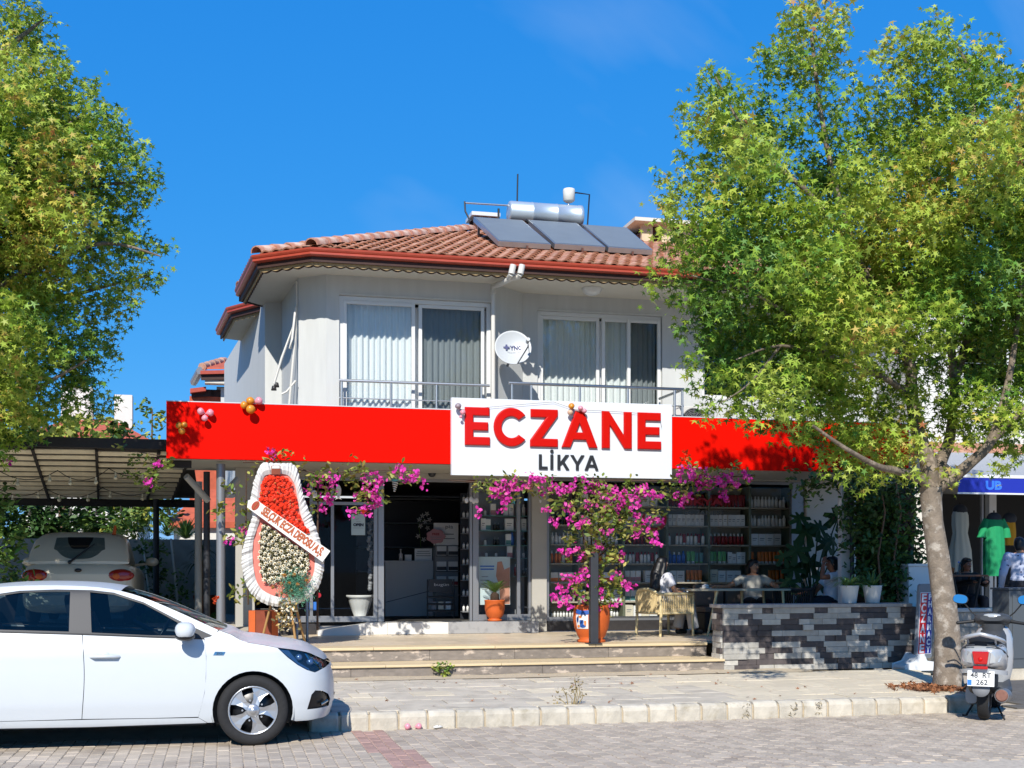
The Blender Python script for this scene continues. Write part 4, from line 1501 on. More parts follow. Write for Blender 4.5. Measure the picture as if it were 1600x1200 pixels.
# headlamps: dark body, blue-grey reflector, lens
lamp = hl_top + [(.69, .685)] + hl_low[::-1][1:-1]
for sg in (-1, 1):
 a = panel('headlight', lamp, 'headlamp_dark', car, ins=.03, h=.04, sides=(sg,))[0]
 panel('reflector', [(.228, .852), (.31, .842), (.40, .735), (.50, .675), (.505, .655), (.40, .712), (.31, .785)], 'headlamp_blue', a, ins=.02, h=.04, sides=(sg,))
 panel('reflector', [(.47, .81), (.58, .785), (.64, .73), (.59, .70), (.51, .745)], 'chrome', a, ins=.018, h=.04, sides=(sg,))
 for xx, zz in ((.41, .775), (.525, .73)):
  c = FS(q_of_x(xx), zz, sg, .03)
  MB().sph(c, .035, 10, 8).build('bulb', 'headlamp_blue', a, local=True)
 panel('lens', lamp, 'lamp_lens', a, ins=.004, h=.05, sides=(sg,))
# doors
G_ = .0028
fd = [(x + (-G_), z) for x, z in door_f] + [(-.9, .266)] + [(x + G_, z) for x, z in door_r[::-1]] + [(-.9, bz(-.9) - .003)]
for o in panel('door', smooth_curve(door_f, 3) and [(x - G_, z) for x, z in smooth_curve(door_f, 4)] + [(-.9, .267)] + [(x + G_, z) for x, z in smooth_curve(door_r[::-1], 4)] + [(-.9, bz(-.9) - .002)], 'car_white', car):
 sg = -1 if o.data.vertices[0].co.y < 0 else 1
 hb = MB()
 hb.tube([FS(-1.385, .812, sg, .0), FS(-1.36, .817, sg, -.03), FS(-1.17, .815, sg, -.03), FS(-1.145, .81, sg, .0)], [.012, .017, .017, .012], 8)
 hb.build('handle', 'car_white', o, local=True)
 hc_ = MB().sph(FS(-1.27, .825, sg, .012), (.055, .02, .035), 12, 8); hc_.build('handle_recess', 'car_white', o, local=True)
rear_edge = [(-2.26, .272), (-2.28, .42), (-2.36, .58), (-2.47, .70), (-2.52, .85), (-2.50, 1.045)]
for o in panel('door', [(x - G_, z) for x, z in smooth_curve(door_r, 4)] + [(-1.9, .272)] + [(x + G_, z) for x, z in smooth_curve(rear_edge, 4)] + [(-2.123, 1.025)], 'car_white', car):
 sg = -1 if o.data.vertices[0].co.y < 0 else 1
 hb = MB()
 hb.tube([FS(-2.385, .852, sg, .0), FS(-2.36, .857, sg, -.03), FS(-2.17, .855, sg, -.03), FS(-2.145, .85, sg, .0)], [.012, .017, .017, .012], 8)
 hb.build('handle', 'car_white', o, local=True)
panel('sill', [(-.405, .21), (-.478, .259), (-1.4, .266), (-2.24, .268), (-2.28, .208), (-1.4, .2)], 'car_white', car)
# rear quarter and boot side
rq_out = qx([(x - G_, z) for x, z in rear_edge]) + qx([(-2.95, 1.045), (-3.25, 1.03)]) + [(QR, 1.0), (QR, .6), (QR, .27)] + qx([(-3.3, .24), (-3.05, .21)]) + qx(arch(-2.65, .315, AR, -18, 197))
rl = qx([(-3.1, .95), (-3.35, .94), (-3.47, .90), (-3.48, .74), (-3.36, .74), (-3.2, .80)])
panel('rear_quarter', rq_out, 'car_white', car, holes=(rl,), h=.06, qx=False)
mat('tail_red', '#8e1410', .15, coat=.6)
panel('tail_light', rl, 'tail_red', car, ins=.002, h=.06, qx=False)
# pillars and window frames
rail = [(-.31, 1.032), (-.41, 1.078), (-.68, 1.203), (-.97, 1.325), (-1.25, 1.40), (-1.58, 1.428), (-1.95, 1.43), (-2.25, 1.41), (-2.55, 1.36), (-2.85, 1.24), (-3.08, 1.10), (-3.18, 1.045)]
dlo = [(-.350, .978), (-.5, 1.048), (-.645, 1.116), (-.767, 1.18), (-.955, 1.28), (-1.215, 1.366), (-1.4, 1.388), (-1.7, 1.395), (-2.0, 1.385), (-2.3, 1.34), (-2.52, 1.24), (-2.66, 1.10), (-2.6, 1.062), (-2.123, 1.038), (-1.463, 1.012), (-.9, .984), (-.43, .962)]
band = smooth_curve(rail, 3) + [(-2.95, 1.048), (-2.5, 1.048), (-2.123, 1.03), (-1.463, 1.003), (-.9, .976), (-.427, .953), (-.345, .972)]
panel('roof_pillar', band, 'car_white', car, holes=(dlo,), h=.05)
fw = [(-.66, .985), (-.66, 1.098), (-.775, 1.165), (-.955, 1.262), (-1.215, 1.348), (-1.415, 1.37), (-1.385, 1.02), (-.9, .992)]
rw = [(-1.573, 1.03), (-1.582, 1.376), (-1.75, 1.377), (-2.0, 1.367), (-2.24, 1.33), (-2.30, 1.06), (-2.123, 1.052)]
fr_ = panel('window_frame', dlo, 'car_trim', car, holes=(fw, rw), h=.06, ins=.006)
panel('door_glass', fw, 'car_glass', car, ins=.014)
panel('door_glass', rw, 'car_glass', car, ins=.014)
for sg in (-1, 1):
 MB().tube([FS(x, bz(x) + .006, sg, .0) for x in (-.43, -.7, -1.1, -1.46, -1.8, -2.12, -2.5)], .007, 6).build('belt_seal', 'car_black', car, local=True)
# skins across the car: bonnet, windscreen, roof, rear window, boot
def across(curve, name, m, crown, bulge=0., n=14, zoff=0., sharp=False):
 """rows spanning from the near edge curve to its mirror"""
 mb = MB()
 w = n + 1
 vs = []
 for P in curve:
  for j in range(w):
   t = 2 * j / n - 1
   k = 1 - t * t
   vs.append((P.x + bulge * k * abs(P.y) / .62, P.y * -t if False else abs(P.y) * t, P.z + crown * k * min(1, abs(P.y) / .5) * (min(1, max(0, (P.x + .3) / .3)) if name == 'bonnet' else 1) + zoff))
 mb.add(vs, [(i * w + j, i * w + j + 1, (i + 1) * w + j + 1, (i + 1) * w + j) for i in range(len(curve) - 1) for j in range(n)], 0, True)
 o = mb.build(name, m, car, local=True, fix=False)
 bm = bmesh.new(); bm.from_mesh(o.data)
 bmesh.ops.recalc_face_normals(bm, faces=bm.faces)
 if sum(f.normal.z for f in bm.faces) < 0: bmesh.ops.reverse_faces(bm, faces=bm.faces)
 bm.to_mesh(o.data); bm.free()
 return o
hc = [FS(q_of_x(x), z + .003, -1) for x, z in smooth_curve(hoodline + hl_top[1:], 4)]
q0 = q_of_x(.705)
hc += [FS(q0 + (QF - .004 - q0) * t, .738 - .02 * t, -1) for t in (.15, .3, .45, .6, .75, .9, 1)]
across(hc, 'bonnet', 'car_white', .052)
rc = [FS(x, z, -1) for x, z in smooth_curve(rail, 6)]
i_ws = [i for i, p in enumerate(rc) if p.x > -1.12]
i_rf = [i for i, p in enumerate(rc) if -1.16 > p.x > -2.35]
across(rc[:max(i_ws) + 2], 'windscreen', 'car_glass', .0, bulge=.05, zoff=-.004)
across(rc[max(i_ws) + 1:max(i_rf) + 2], 'roof_panel', 'car_white', .035)
tailc = [p for i, p in enumerate(rc) if i > max(i_rf)]
across(tailc, 'rear_window', 'car_glass', .02, bulge=-.08)
bl_ = [FS(q_of_x(x), 1.045 - .01 * (i / 4), -1) for i, x in enumerate((-2.95, -3.1, -3.25, -3.35, -3.44))] + [FS(QR + .3, 1.02, -1), FS(QR + .01, 1.0, -1)]
across(bl_, 'boot_lid', 'car_white', .03)
across([FS(x, z, -1, .01) for x, z in ((-.46, .95), (-.55, .96), (-.75, .95))], 'dashboard', 'car_black', .02, bulge=.06)
# what is behind the gaps and windows
sh = MB()
sh.box(-3.3, .5, -.5, .5, .18, .42)
sh.box(-.42, .45, -.55, .55, .42, .80)
sh.box(-3.35, -2.6, -.55, .55, .42, .95)
sh.box(-2.25, -.42, -.78, .78, .19, .30)
sh.build('underbody', 'car_black', car, local=True)
inner = [(-.46, .28), (-.43, .6), (-.42, .93), (-1.46, .985), (-2.4, 1.02), (-2.42, .8), (-2.24, .5), (-2.24, .28)]
panel('inner_shell', inner, 'car_black', car, ins=.045, h=.08)
inn2 = qx([(-.40, .70), (-.05, .72), (.30, .66), (.34, .5)]) + [(QF, .45), (QF, .72)] + qx([(.6, .76), (.208, .85), (-.121, .92), (-.3, 1.0), (-.40, .93)])
panel('inner_shell', inn2, 'car_black', car, ins=.035, h=.1, qx=False)
for cx in (-.006, -2.65):
 for sg in (-1, 1):
  ww = MB()
  a_ = arch(cx, .315, AR + .012, 205, -25, 16)
  vs = [(x, sg * y, z) for y in (.835, .55) for x, z in a_]
  n = len(a_)
  ww.add(vs, [(i, i + 1, n + i + 1, n + i) for i in range(n - 1)], 0, True)
  ww.add([(x, sg * .55, z) for x, z in a_], [tuple(range(n))])
  ww.build('wheel_well', 'car_black', car, local=True, fix=False)
# seats and steering wheel
def seat(x, y, w, name='seat'):
 s_ = MB()
 def sec(cx, cz, hw, hd, ang, ln, n=5):
  d = Vector((math.sin(ang), 0, math.cos(ang)))
  prof = [(hd * .6, 0), (hd, ln * .15), (hd, ln * .75), (hd * .7, ln)]
  M = Matrix.Translation((cx, y, cz)) @ Matrix.Rotation(ang, 4, 'Y')
  vs, fs = [], []
  for dd, zz in prof:
   for a in range(12):
    t = 2 * PI * a / 12
    vs.append(M @ Vector((dd * .5 * math.copysign(abs(math.cos(t)) ** .6, math.cos(t)), hw * .5 * math.copysign(abs(math.sin(t)) ** .5, math.sin(t)), zz)))
  k = len(prof)
  s_.add(vs, [(i * 12 + j, i * 12 + (j + 1) % 12, (i + 1) * 12 + (j + 1) % 12, (i + 1) * 12 + j) for i in range(k - 1) for j in range(12)], 0, True)
  s_.add(vs[-12:], [tuple(range(12))])
 sec(x, .55, w, .16, R(-14), .62)
 sec(x - .17, 1.17, w * .52, .1, R(-10), .18)
 s_.box(x - .02, x + .5, y - w / 2, y + w / 2, .42, .56)
 s_.build(name, 'seat_fabric', car, local=True)
for y in (-.36, .36): seat(-1.42, y, .5)
for y in (-.36, .36): seat(-2.32, y, .55)
sw_ = MB()
cM = Matrix.Translation((-.88, .36, .93)) @ Matrix.Rotation(R(-62), 4, 'Y')
sw_.tube([cM @ Vector((.18 * math.cos(2 * PI * i / 24), .18 * math.sin(2 * PI * i / 24), 0)) for i in range(25)], .014, 8, caps=False)
sw_.tube([cM @ Vector((-.17, 0, 0)), cM @ Vector((.17, 0, 0))], .016, 6)
sw_.tube([cM @ Vector((0, 0, 0)), cM @ Vector((0, 0, .3))], .03, 6)
sw_.build('steering_wheel', 'car_black', car, local=True)
# mirrors
for sg in (-1, 1):
 mm = MB()
 c = Vector((-.585, sg * .965, 1.035))
 def mf(u, v):
  a, b = 2 * PI * u, PI * (v - .5)
  ca_, sa_ = math.cos(b), math.sin(b)
  p_ = Vector((.088 * math.copysign(abs(math.cos(a) * ca_) ** .8, math.cos(a) * ca_), .115 * math.copysign(abs(math.sin(a) * ca_) ** .7, math.sin(a) * ca_), .078 * math.copysign(abs(sa_) ** .8, sa_)))
  if p_.z < -.01: p_.x *= .9
  return c + p_
 mm.grid(20, 10, mf)
 mr = mm.build('mirror', 'car_white', car, local=True, merge=1e-4)
 lowm = MB()
 lowm.sph(c + Vector((.0, 0, -.05)), (.086, .105, .04), 16, 8)
 lowm.tube([c + Vector((.02, -sg * .06, -.06)), Vector((-.56, sg * .80, .985))], [.03, .04], 8)
 lowm.build('mirror_base', 'car_black', mr, local=True)
# wheels
def wheel_mesh():
 t = MB()
 M = Matrix.Rotation(R(90), 4, 'X')           # axis along y, outer face at -y
 prof = [(.215, -.075), (.225, -.09), (.26, -.098), (.288, -.095), (.306, -.08), (.3135, -.06), (.3135, -.03), (.308, -.027), (.308, -.021), (.3135, -.018), (.3135, .018), (.308, .021), (.308, .027), (.3135, .03), (.3135, .06), (.306, .08), (.288, .095), (.22, .09)]
 t.lathe([(r_, -z) for r_, z in prof], 48, (0, 0, 0), 0, M)
 tyre = t.mesh('tyre', 'tyre')
 d = MB()
 d.lathe([(.0, .03), (.20, .03), (.217, .0), (.217, .075)], 32, (0, 0, 0), 0, M)
 dark = d.mesh('wheel_dark', 'car_black')
 r_ = MB()
 r_.lathe([(.222, .05), (.219, .09), (.212, .094), (.203, .088), (.2, .07)], 40, (0, 0, 0), 0, M)
 for k in range(5):
  a = R(70 - 72 * k)
  pts = [(.05, -.034), (.09, -.030), (.15, -.05), (.205, -.088), (.209, 0), (.205, .088), (.15, .05), (.09, .030), (.05, .034)]
  def w3(p, y): return Vector((p[0] * math.cos(a) - p[1] * math.sin(a), y, p[0] * math.sin(a) + p[1] * math.cos(a)))
  dep = [-.098, -.096, -.088, -.083, -.084, -.083, -.088, -.096, -.098]
  n = len(pts)
  fr = [w3(p, y) for p, y in zip(pts, dep)]; bk = [w3(p, y + .022) for p, y in zip(pts, dep)]
  cl = [w3((.05, 0), -.094), w3((.12, 0), -.084), w3((.2, 0), -.080)]
  r_.add(fr + bk, [(i, (i + 1) % n, n + (i + 1) % n, n + i) for i in range(n)])
  V_ = fr + cl
  r_.add(V_, [(0, 1, n + 1, n), (1, 2, n + 1), (2, 3, 4, n + 2, n + 1), (n, n + 1, 7, 8), (n + 1, 6, 7), (n + 1, n + 2, 4, 5, 6)])
  r_.tube([w3((.075, .055), -.088), w3((.075, .055), -.07)], .009, 6)
 r_.lathe([(.06, .08), (.06, .096), (.045, .104), (.03, .106), (.028, .112), (0, .113)], 24, (0, 0, 0), 0, M)
 rim = r_.mesh('rim', 'rim_silver')
 return tyre, dark, rim
ty, dk, rm_ = wheel_mesh()
for x in (-.006, -2.65):
 for sg in (-1, 1):
  w = bpy.data.objects.new('wheel', ty); COL.objects.link(w); w.parent = car
  w.location = (x, sg * .752, .3135)
  if sg > 0: w.rotation_euler = (0, 0, PI)
  link('wheel_disc', dk, w); link('rim', rm_, w)
# small details
bd = MB()
bp = [(-.351, .812), (-.335, .843), (-.246, .84), (-.262, .81)]
panel('badge', bp, 'chrome', car, ins=-.004, h=.1)
for sg in (-1,):
 Mx = face_M(FS(-.298, .826, sg, -.0065), (1, 0, 0), (0, 0, 1))
 text('ZO', .026, 'car_trim', car, Mx, 'lettering', bold=.0006, fit=.055)
pl_ = MB().box(.684, .692, -.26, .26, .40, .50)
pl_.build('number_plate', 'plate_white', car, local=True, bev=.002)
wp = MB()
wp.tube([Vector((-.30, -.3, 1.03)), Vector((-.42, .25, 1.08))], .008, 6)
wp.tube([Vector((-.26, .3, 1.02)), Vector((-.36, .7, 1.05))], .008, 6)
wp.build('wiper', 'car_black', car, local=True)
# == scooter at the end of the kerb
mat('scooter_silver', '#b3b5b6', .3, metal=.35, coat=.4)
mat('scooter_grey', '#3b3e42', .5)
mat('scooter_dark', '#17181a', .6)
mat('lamp_red', '#b00d0a', .15, coat=.7)
mat('lamp_clear', '#c9cbca', .12, metal=.4)
mat('rust_brown', '#7d5648', .75, var=.2, scale=20)
mat('mirror_sky', '#dfe6ea', .03, metal=1.)
mat('engine_metal', '#8c8d8e', .45, metal=.8)
mat('plate_blue', '#1f6fc4', .4)
sc0 = atz(1538, 1124, 0)
SC_H = R(40)
sco = root('scooter', 'silver grey scooter with number plate 48 RT 262 parked beside the big tree', 'scooter', sc0, -SC_H)
ORG[sco] = Vector((0, 0, 0))
def loft(mb, sts, n=20, ex=.6, m=0, caps=True):
 """sts: (y, half width, z low, z high, x centre)"""
 vs = []
 for st in sts:
  y, hw, z0, z1 = st[:4]; xc = st[4] if len(st) > 4 else 0
  for j in range(n):
   a = 2 * PI * j / n
   c, s_ = math.cos(a), math.sin(a)
   vs.append((xc + hw * math.copysign(abs(c) ** ex, c), y, (z0 + z1) / 2 + (z1 - z0) / 2 * math.copysign(abs(s_) ** ex, s_)))
 k = len(sts)
 mb.add(vs, [(i * n + j, i * n + (j + 1) % n, (i + 1) * n + (j + 1) % n, (i + 1) * n + j) for i in range(k - 1) for j in range(n)], m, True)
 if caps:
  mb.add(vs[:n], [tuple(range(n))], m); mb.add(vs[-n:], [tuple(range(n))[::-1]], m)
 return mb
MX = Matrix.Rotation(R(90), 4, 'Y')
def scoot_wheel(y):
 t = MB().lathe([(.15, -.045), (.19, -.056), (.22, -.054), (.236, -.035), (.24, 0), (.236, .035), (.22, .054), (.19, .056), (.15, .045)], 36, (0, y, .24), 0, MX)
 w = t.build('wheel', 'tyre', sco, local=True)
 MB().lathe([(0, -.04), (.14, -.035), (.155, -.045), (.155, .045), (.14, .035), (0, .04)], 24, (0, y, .24), 0, MX).build('rim', 'engine_metal', w, local=True)
scoot_wheel(0); scoot_wheel(1.24)
b = MB(); loft(b, [(-.36, .10, .60, .75), (-.34, .155, .575, .775), (-.26, .2, .55, .80), (-.1, .225, .52, .81), (.15, .22, .47, .80), (.4, .18, .44, .77), (.55, .12, .42, .70)], 24, .55)
b.build('tail_cowl', 'scooter_silver', sco, local=True)
b = MB(); loft(b, [(-.30, .09, .78, .83), (-.24, .15, .775, .86), (-.05, .165, .775, .885), (.25, .16, .76, .86), (.5, .12, .74, .82), (.62, .05, .74, .79)], 20, .7)
b.build('seat', 'scooter_dark', sco, local=True)
b = MB()
b.tube(bez((-.20, -.06, .82), (-.21, -.44, .87), (0, -.42, .915), 8) + bez((0, -.42, .915), (.21, -.44, .87), (.20, -.06, .82), 8)[1:], .022, 10)
b.tube([(-.14, -.36, .89), (-.13, -.24, .80)], .014, 6); b.tube([(.14, -.36, .89), (.13, -.24, .80)], .014, 6)
b.build('grab_rail', 'scooter_silver', sco, local=True)
for y0 in (-.405,):
 lp_ = MB().prism([(-.082, y0, .735), (.082, y0, .735), (.064, y0, .605), (-.06, y0, .605)], (0, .07, 0))
 tl_o = lp_.build('tail_light', 'lamp_red', sco, local=True, bev=.012)
 MB().sph((0, y0 - .001, .655), (.022, .008, .022), 10, 6).build('bulb', 'letter_red', tl_o, local=True)
for sg in (-1, 1):
 MB().prism([(sg * .10, -.385, .735), (sg * .175, -.30, .735), (sg * .20, -.26, .68), (sg * .175, -.32, .625), (sg * .085, -.39, .61)], (0, .05, 0)).build('indicator', 'lamp_clear', sco, local=True, bev=.01)
 st = MB().tube([(sg * .06, -.37, .80), (sg * .14, -.34, .79), (sg * .21, -.2, .73), (sg * .225, .05, .66)], .009, 6); st.build('body_trim', 'scooter_grey', sco, local=True)
b = MB()
b.grid(16, 4, lambda u, v: Vector((.235 * math.sin((u - .5) * PI * 1.05), -.36 * math.cos((u - .5) * PI * 1.05) ** .6 if abs(u - .5) < .47 else -.06, .57 - .045 * v - .05 * abs(u - .5) * 2)))
b.build('rear_bumper', 'scooter_silver', sco, local=True, fix=False)
MB().box(-.07, .07, -.40, -.36, .555, .585).build('reflector', 'lamp_red', sco, local=True, bev=.004)
b = MB(); loft(b, [(-.30, .11, .33, .58), (-.22, .14, .28, .58), (.1, .13, .30, .56)], 16, .5)
b.build('mudguard', 'scooter_dark', sco, local=True)
tilt = Matrix.Translation((0, -.355, .455)) @ Matrix.Rotation(R(-12), 4, 'X')
pb_ = MB().box(-.13, .13, -.006, .006, -.08, .08, 0, tilt)
plt = pb_.build('number_plate', 'plate_white', sco, local=True, bev=.003)
ORG[plt] = Vector((0, 0, 0))
def on_plate(x, z): return tilt @ face_M((x, -.0075, z))
text('48  RT', .075, 'letter_dark', plt, on_plate(.0, .033), bold=.0012, fit=.20)
text('262', .075, 'letter_dark', plt, on_plate(.012, -.038), bold=.0012, fit=.11)
MB().box(-.127, -.087, -.0085, -.0065, -.07, -.015, 0, tilt).build('blue_strip', 'plate_blue', plt, local=True)
b = MB().lathe([(0, -.004), (.085, -.004), (.085, .004), (0, .004)], 24, (0, -.33, .35), 0, Matrix.Rotation(R(78), 4, 'X'))
b.build('plate_reflector', 'dish_grey', sco, local=True)
b = MB()
b.tube([(.19, -.26, .28), (.19, -.22, .28), (.19, .15, .25), (.17, .3, .22)], [.068, .078, .07, .03], 16)
ex = b.build('exhaust', 'engine_metal', sco, local=True)
MB().tube([(.19, -.275, .282), (.19, -.255, .281)], [.052, .066], 16).build('exhaust_tip', 'rust_brown', ex, local=True)
b = MB(); loft(b, [(-.08, .06, .17, .34, -.12), (.1, .07, .14, .36, -.12), (.35, .09, .16, .38, -.06), (.5, .08, .2, .36, 0)], 12, .6)
b.build('engine', 'engine_metal', sco, local=True)
b = MB(); loft(b, [(.45, .17, .2, .30), (.6, .2, .2, .29), (.85, .21, .2, .29), (.95, .18, .22, .4)], 14, .4)
b.build('floorboard', 'scooter_grey', sco, local=True)
b = MB(); loft(b, [(.88, .12, .22, .80), (.93, .20, .24, .93), (1.0, .21, .32, .96), (1.1, .14, .5, .97), (1.16, .07, .62, .92)], 20, .6)
b.build('leg_shield', 'scooter_silver', sco, local=True)
b = MB(); loft(b, [(.80, .1, .58, .86), (.90, .15, .45, .92), (.94, .15, .4, .92)], 14, .5)
b.build('glove_panel', 'scooter_grey', sco, local=True)
b = MB(); loft(b, [(.84, .12, 1.0, 1.055), (.88, .185, .965, 1.075), (.96, .2, .94, 1.085), (1.06, .14, .93, 1.06), (1.12, .07, .95, 1.02)], 22, .75)
b.tube([(0, .96, .78), (0, .95, .97)], [.1, .12], 14)
b.build('handlebar_cover', 'scooter_grey', sco, local=True)
MB().sph((0, .885, 1.05), (.115, .05, .03), 18, 8).build('instrument', 'lamp_clear', sco, local=True)
b = MB()
for sg in (-1, 1):
 b.tube([(sg * .16, .95, 1.0), (sg * .24, .93, .985), (sg * .36, .90, .97)], [.025, .019, .018], 10)
 b.sph((sg * .365, .90, .97), .02, 8, 6)
b.build('handlebar', 'scooter_dark', sco, local=True)
b = MB()
for sg in (-1, 1):
 b.tube([(sg * .2, .99, 1.0), (sg * .3, 1.0, .985), (sg * .37, .97, .965)], .007, 6); b.sph((sg * .37, .97, .965), .011, 6, 4)
b.build('brake_lever', 'engine_metal', sco, local=True)
for sg in (-1, 1):
 mr = MB()
 base, tp = Vector((sg * .16, .95, 1.04)), Vector((sg * .32, .93, 1.215))
 mr.tube([base, Vector((sg * .22, .95, 1.09)), tp], .008, 6)
 mo = mr.build('mirror', 'scooter_dark', sco, local=True)
 Mm = Matrix.Translation(tp + Vector((sg * .02, 0, .02))) @ Matrix.Rotation(R(-8 * sg), 4, 'Y') @ Matrix.Rotation(R(-10), 4, 'X')
 MB().sph((0, 0, 0), (.085, .028, .058), 20, 8, 0, None).build('shell', 'scooter_grey', mo, local=True).matrix_local = Mm
 gl_ = MB().prism([(.075 * math.copysign(abs(math.cos(a)) ** .7, math.cos(a)), -.022, .048 * math.copysign(abs(math.sin(a)) ** .7, math.sin(a))) for a in [2 * PI * i / 20 for i in range(20)]], (0, -.008, 0)).build('mirror_glass', 'mirror_sky', mo, local=True)
 gl_.matrix_local = Mm
b = MB()
for sg in (-1, 1): b.tube([(sg * .07, 1.24, .24), (sg * .07, 1.12, .6)], .018, 8)
b.build('fork', 'engine_metal', sco, local=True)
b = MB()
b.grid(10, 6, lambda u, v: Vector(((v - .5) * .16, 1.24 + .29 * math.cos(R(-10 + 190 * u)), .24 + .29 * math.sin(R(-10 + 190 * u)) - .02 * abs(v - .5))))
b.build('front_mudguard', 'scooter_silver', sco, local=True, fix=False)
b = MB().tube([(-.1, .25, .2), (-.2, .2, .012), (-.24, .2, .012)], .012, 6); b.build('side_stand', 'scooter_dark', sco, local=True)
b = MB().tube([(.1, .1, .18), (.2, -.02, .01)], .01, 6)
b.build('centre_stand', 'scooter_dark', sco, local=True)
# == things standing in front of the shop
mat('wreath_white', '#d9d7d2', .8, transl=.15)
mat('wreath_salmon', '#d9796b', .9, var=.08, scale=30)
mat('flower_red', '#dd330c', .6, isl=.2)
mat('flower_white', '#e3dcc6', .7, isl=.12)
mat('flower_eye', '#8a6a1c', .8)
mat('flower_bronze', '#a1672f', .7, isl=.15)
mat('moss', '#6a6440', .9, var=.3, scale=30)
mat('fern_green', '#5d977a', .7, isl=.3, transl=.2)
mat('leaf_dry', '#b79b62', .8, isl=.25)
mat('wood_pale', '#a07a48', .7, var=.2, scale=8, stretch=(1, 1, .2))
mat('sash_white', '#e0dcd3', .6)
mat('sash_print', '#a8532a', .6)
mat('emblem_red', '#a03a20', .5)
mat('terracotta', '#c0591f', .6, var=.1, scale=6)
mat('terracotta_dark', '#7e3a22', .75, var=.15, scale=5)
mat('pot_white', '#cdcdc9', .5, var=.03)
mat('post_dark', '#2c2e33', .55, var=.15, scale=6)
mat('rope_beige', '#cfb988', .8, var=.1, scale=30)
mat('frame_beige', '#cdbb8d', .5)
mat('table_top', '#b9ad93', .5, var=.08)
mat('rattan_black', '#1d1c1c', .7)
mat('cloth_white', '#d0cec8', .85)
mat('blue_paint', '#1d4f9c', .5)
mat('paint_white', '#d2d4d6', .6)
mat('paint_orange', '#d0772a', .6)
# -- flower wreath on an easel
WP = 16.85
def wz(zx, zy, d=0.): return at(360 + zx / 4, 700 + zy / 4, WP - d)
wreath = root('flower_wreath', 'teardrop congratulation wreath of red and white flowers with a lettered sash on an easel', 'wreath', atz(438, 1005, .525))
outer_w = [(200, 100), (290, 97), (390, 105), (425, 160), (450, 280), (480, 370), (512, 450), (545, 540), (568, 630), (582, 720), (572, 800), (540, 880), (480, 940), (400, 975), (320, 988), (240, 978), (160, 935), (110, 870), (88, 800), (73, 720), (78, 640), (98, 560), (122, 480), (140, 420), (128, 330), (140, 250), (160, 175)]
inner_w = [(225, 165), (290, 158), (360, 168), (402, 225), (420, 310), (440, 410), (472, 500), (500, 580), (522, 650), (530, 720), (520, 790), (490, 850), (440, 900), (380, 935), (310, 935), (250, 918), (195, 885), (160, 830), (142, 750), (135, 660), (143, 570), (172, 480), (185, 420), (186, 340), (188, 270), (196, 215), (208, 180)]
oc = smooth_curve(outer_w, 6, True); ic = smooth_curve(inner_w, 6, True)
def resample(pl, n):
 q = [0.]
 pl = pl + [pl[0]]
 for a, b in zip(pl, pl[1:]): q.append(q[-1] + math.hypot(b[0] - a[0], b[1] - a[1]))
 out, i = [], 0
 for k in range(n):
  s_ = q[-1] * k / n
  while q[i + 1] < s_: i += 1
  t = (s_ - q[i]) / max(1e-9, q[i + 1] - q[i])
  out.append((pl[i][0] + (pl[i + 1][0] - pl[i][0]) * t, pl[i][1] + (pl[i + 1][1] - pl[i][1]) * t))
 return out
n = 216
O_, I_ = resample(oc, n), resample(ic, n)
mb = MB()
vs = []
for k in range(n):
 (ox, oy), (ix, iy) = O_[k], I_[k]
 pl_ = math.sin(k * 2.3 + 1.7 * math.sin(k * .37)) + .35 * math.sin(k * .9)
 for t, amp, dz in ((-.05, .1, .02), (.35, .5, .05), (.75, .9, .05), (1.06 + .05 * math.sin(k * 1.9) * pl_ + .03 * pl_, 1.4, .015)):
  vs.append(wz(ix + (ox - ix) * t, iy + (oy - iy) * t, dz + .012 * pl_ * amp + .008 * math.sin(k * .7)))
mb.add(vs, [(k * 4 + j, k * 4 + j + 1, ((k + 1) % n) * 4 + j + 1, ((k + 1) % n) * 4 + j) for k in range(n) for j in range(3)], 0, False)
mb.build('ruffle', 'wreath_white', wreath, fix=False)
MB().prism([wz(x, y, .0) for x, y in resample(ic, 60)], (0, .04, 0)).build('board', 'wreath_salmon', wreath)
cen_ = (320, 560)
def flower_me(name, m, petals, r_, h, inner=.45, eye=None):
 mb = MB()
 for ring_, (rr_, zz, sc) in enumerate(((r_, 0, 1), (r_ * .62, h, .8))):
  k = petals
  vs = [(0, 0, zz + .002)]
  for i in range(2 * k):
   a = PI * i / k + ring_ * .4
   q = rr_ if i % 2 == 0 else rr_ * inner
   vs.append((q * math.cos(a), q * math.sin(a), zz - (.25 * rr_ if i % 2 == 0 else -.1 * rr_)))
  mb.add(vs, [(0, i + 1, (i + 1) % (2 * k) + 1) for i in range(2 * k)], 0)
 if eye: mb.lathe([(0, h + .012), (r_ * .3, h + .006), (r_ * .34, h - .004)], 6, (0, 0, 0), 1)
 return mb.mesh(name, [m] + ([eye] if eye else []), fix=False)
fr_me = flower_me('flower', 'flower_red', 7, .044, .02, .72)
fr_me2 = flower_me('flower', 'flower_red', 7, .04, .018, .7, 'flower_bronze')
fw_me = flower_me('flower', 'flower_white', 7, .034, .012, .5, 'flower_eye')
fb_me = flower_me('flower', 'flower_bronze', 8, .03, .012, .6, 'flower_eye')
fg_r = random.Random(4)
def put_flower(me, zx, zy, d, sc=1.):
 o = link('flower', me, wreath, wz(zx, zy, d) - ORG[wreath])
 dirn = Vector((fg_r.uniform(-.35, .35), -1, fg_r.uniform(-.2, .45)))
 o.rotation_euler = dirn.to_track_quat('Z', 'Y').to_euler()
 o.scale = (sc,) * 3
red_poly = smooth_curve([(235, 190), (290, 180), (345, 195), (385, 240), (405, 320), (425, 410), (460, 480), (480, 520), (400, 480), (300, 420), (200, 360), (192, 290), (205, 220)], 4, True)
placed = []
tries = 0
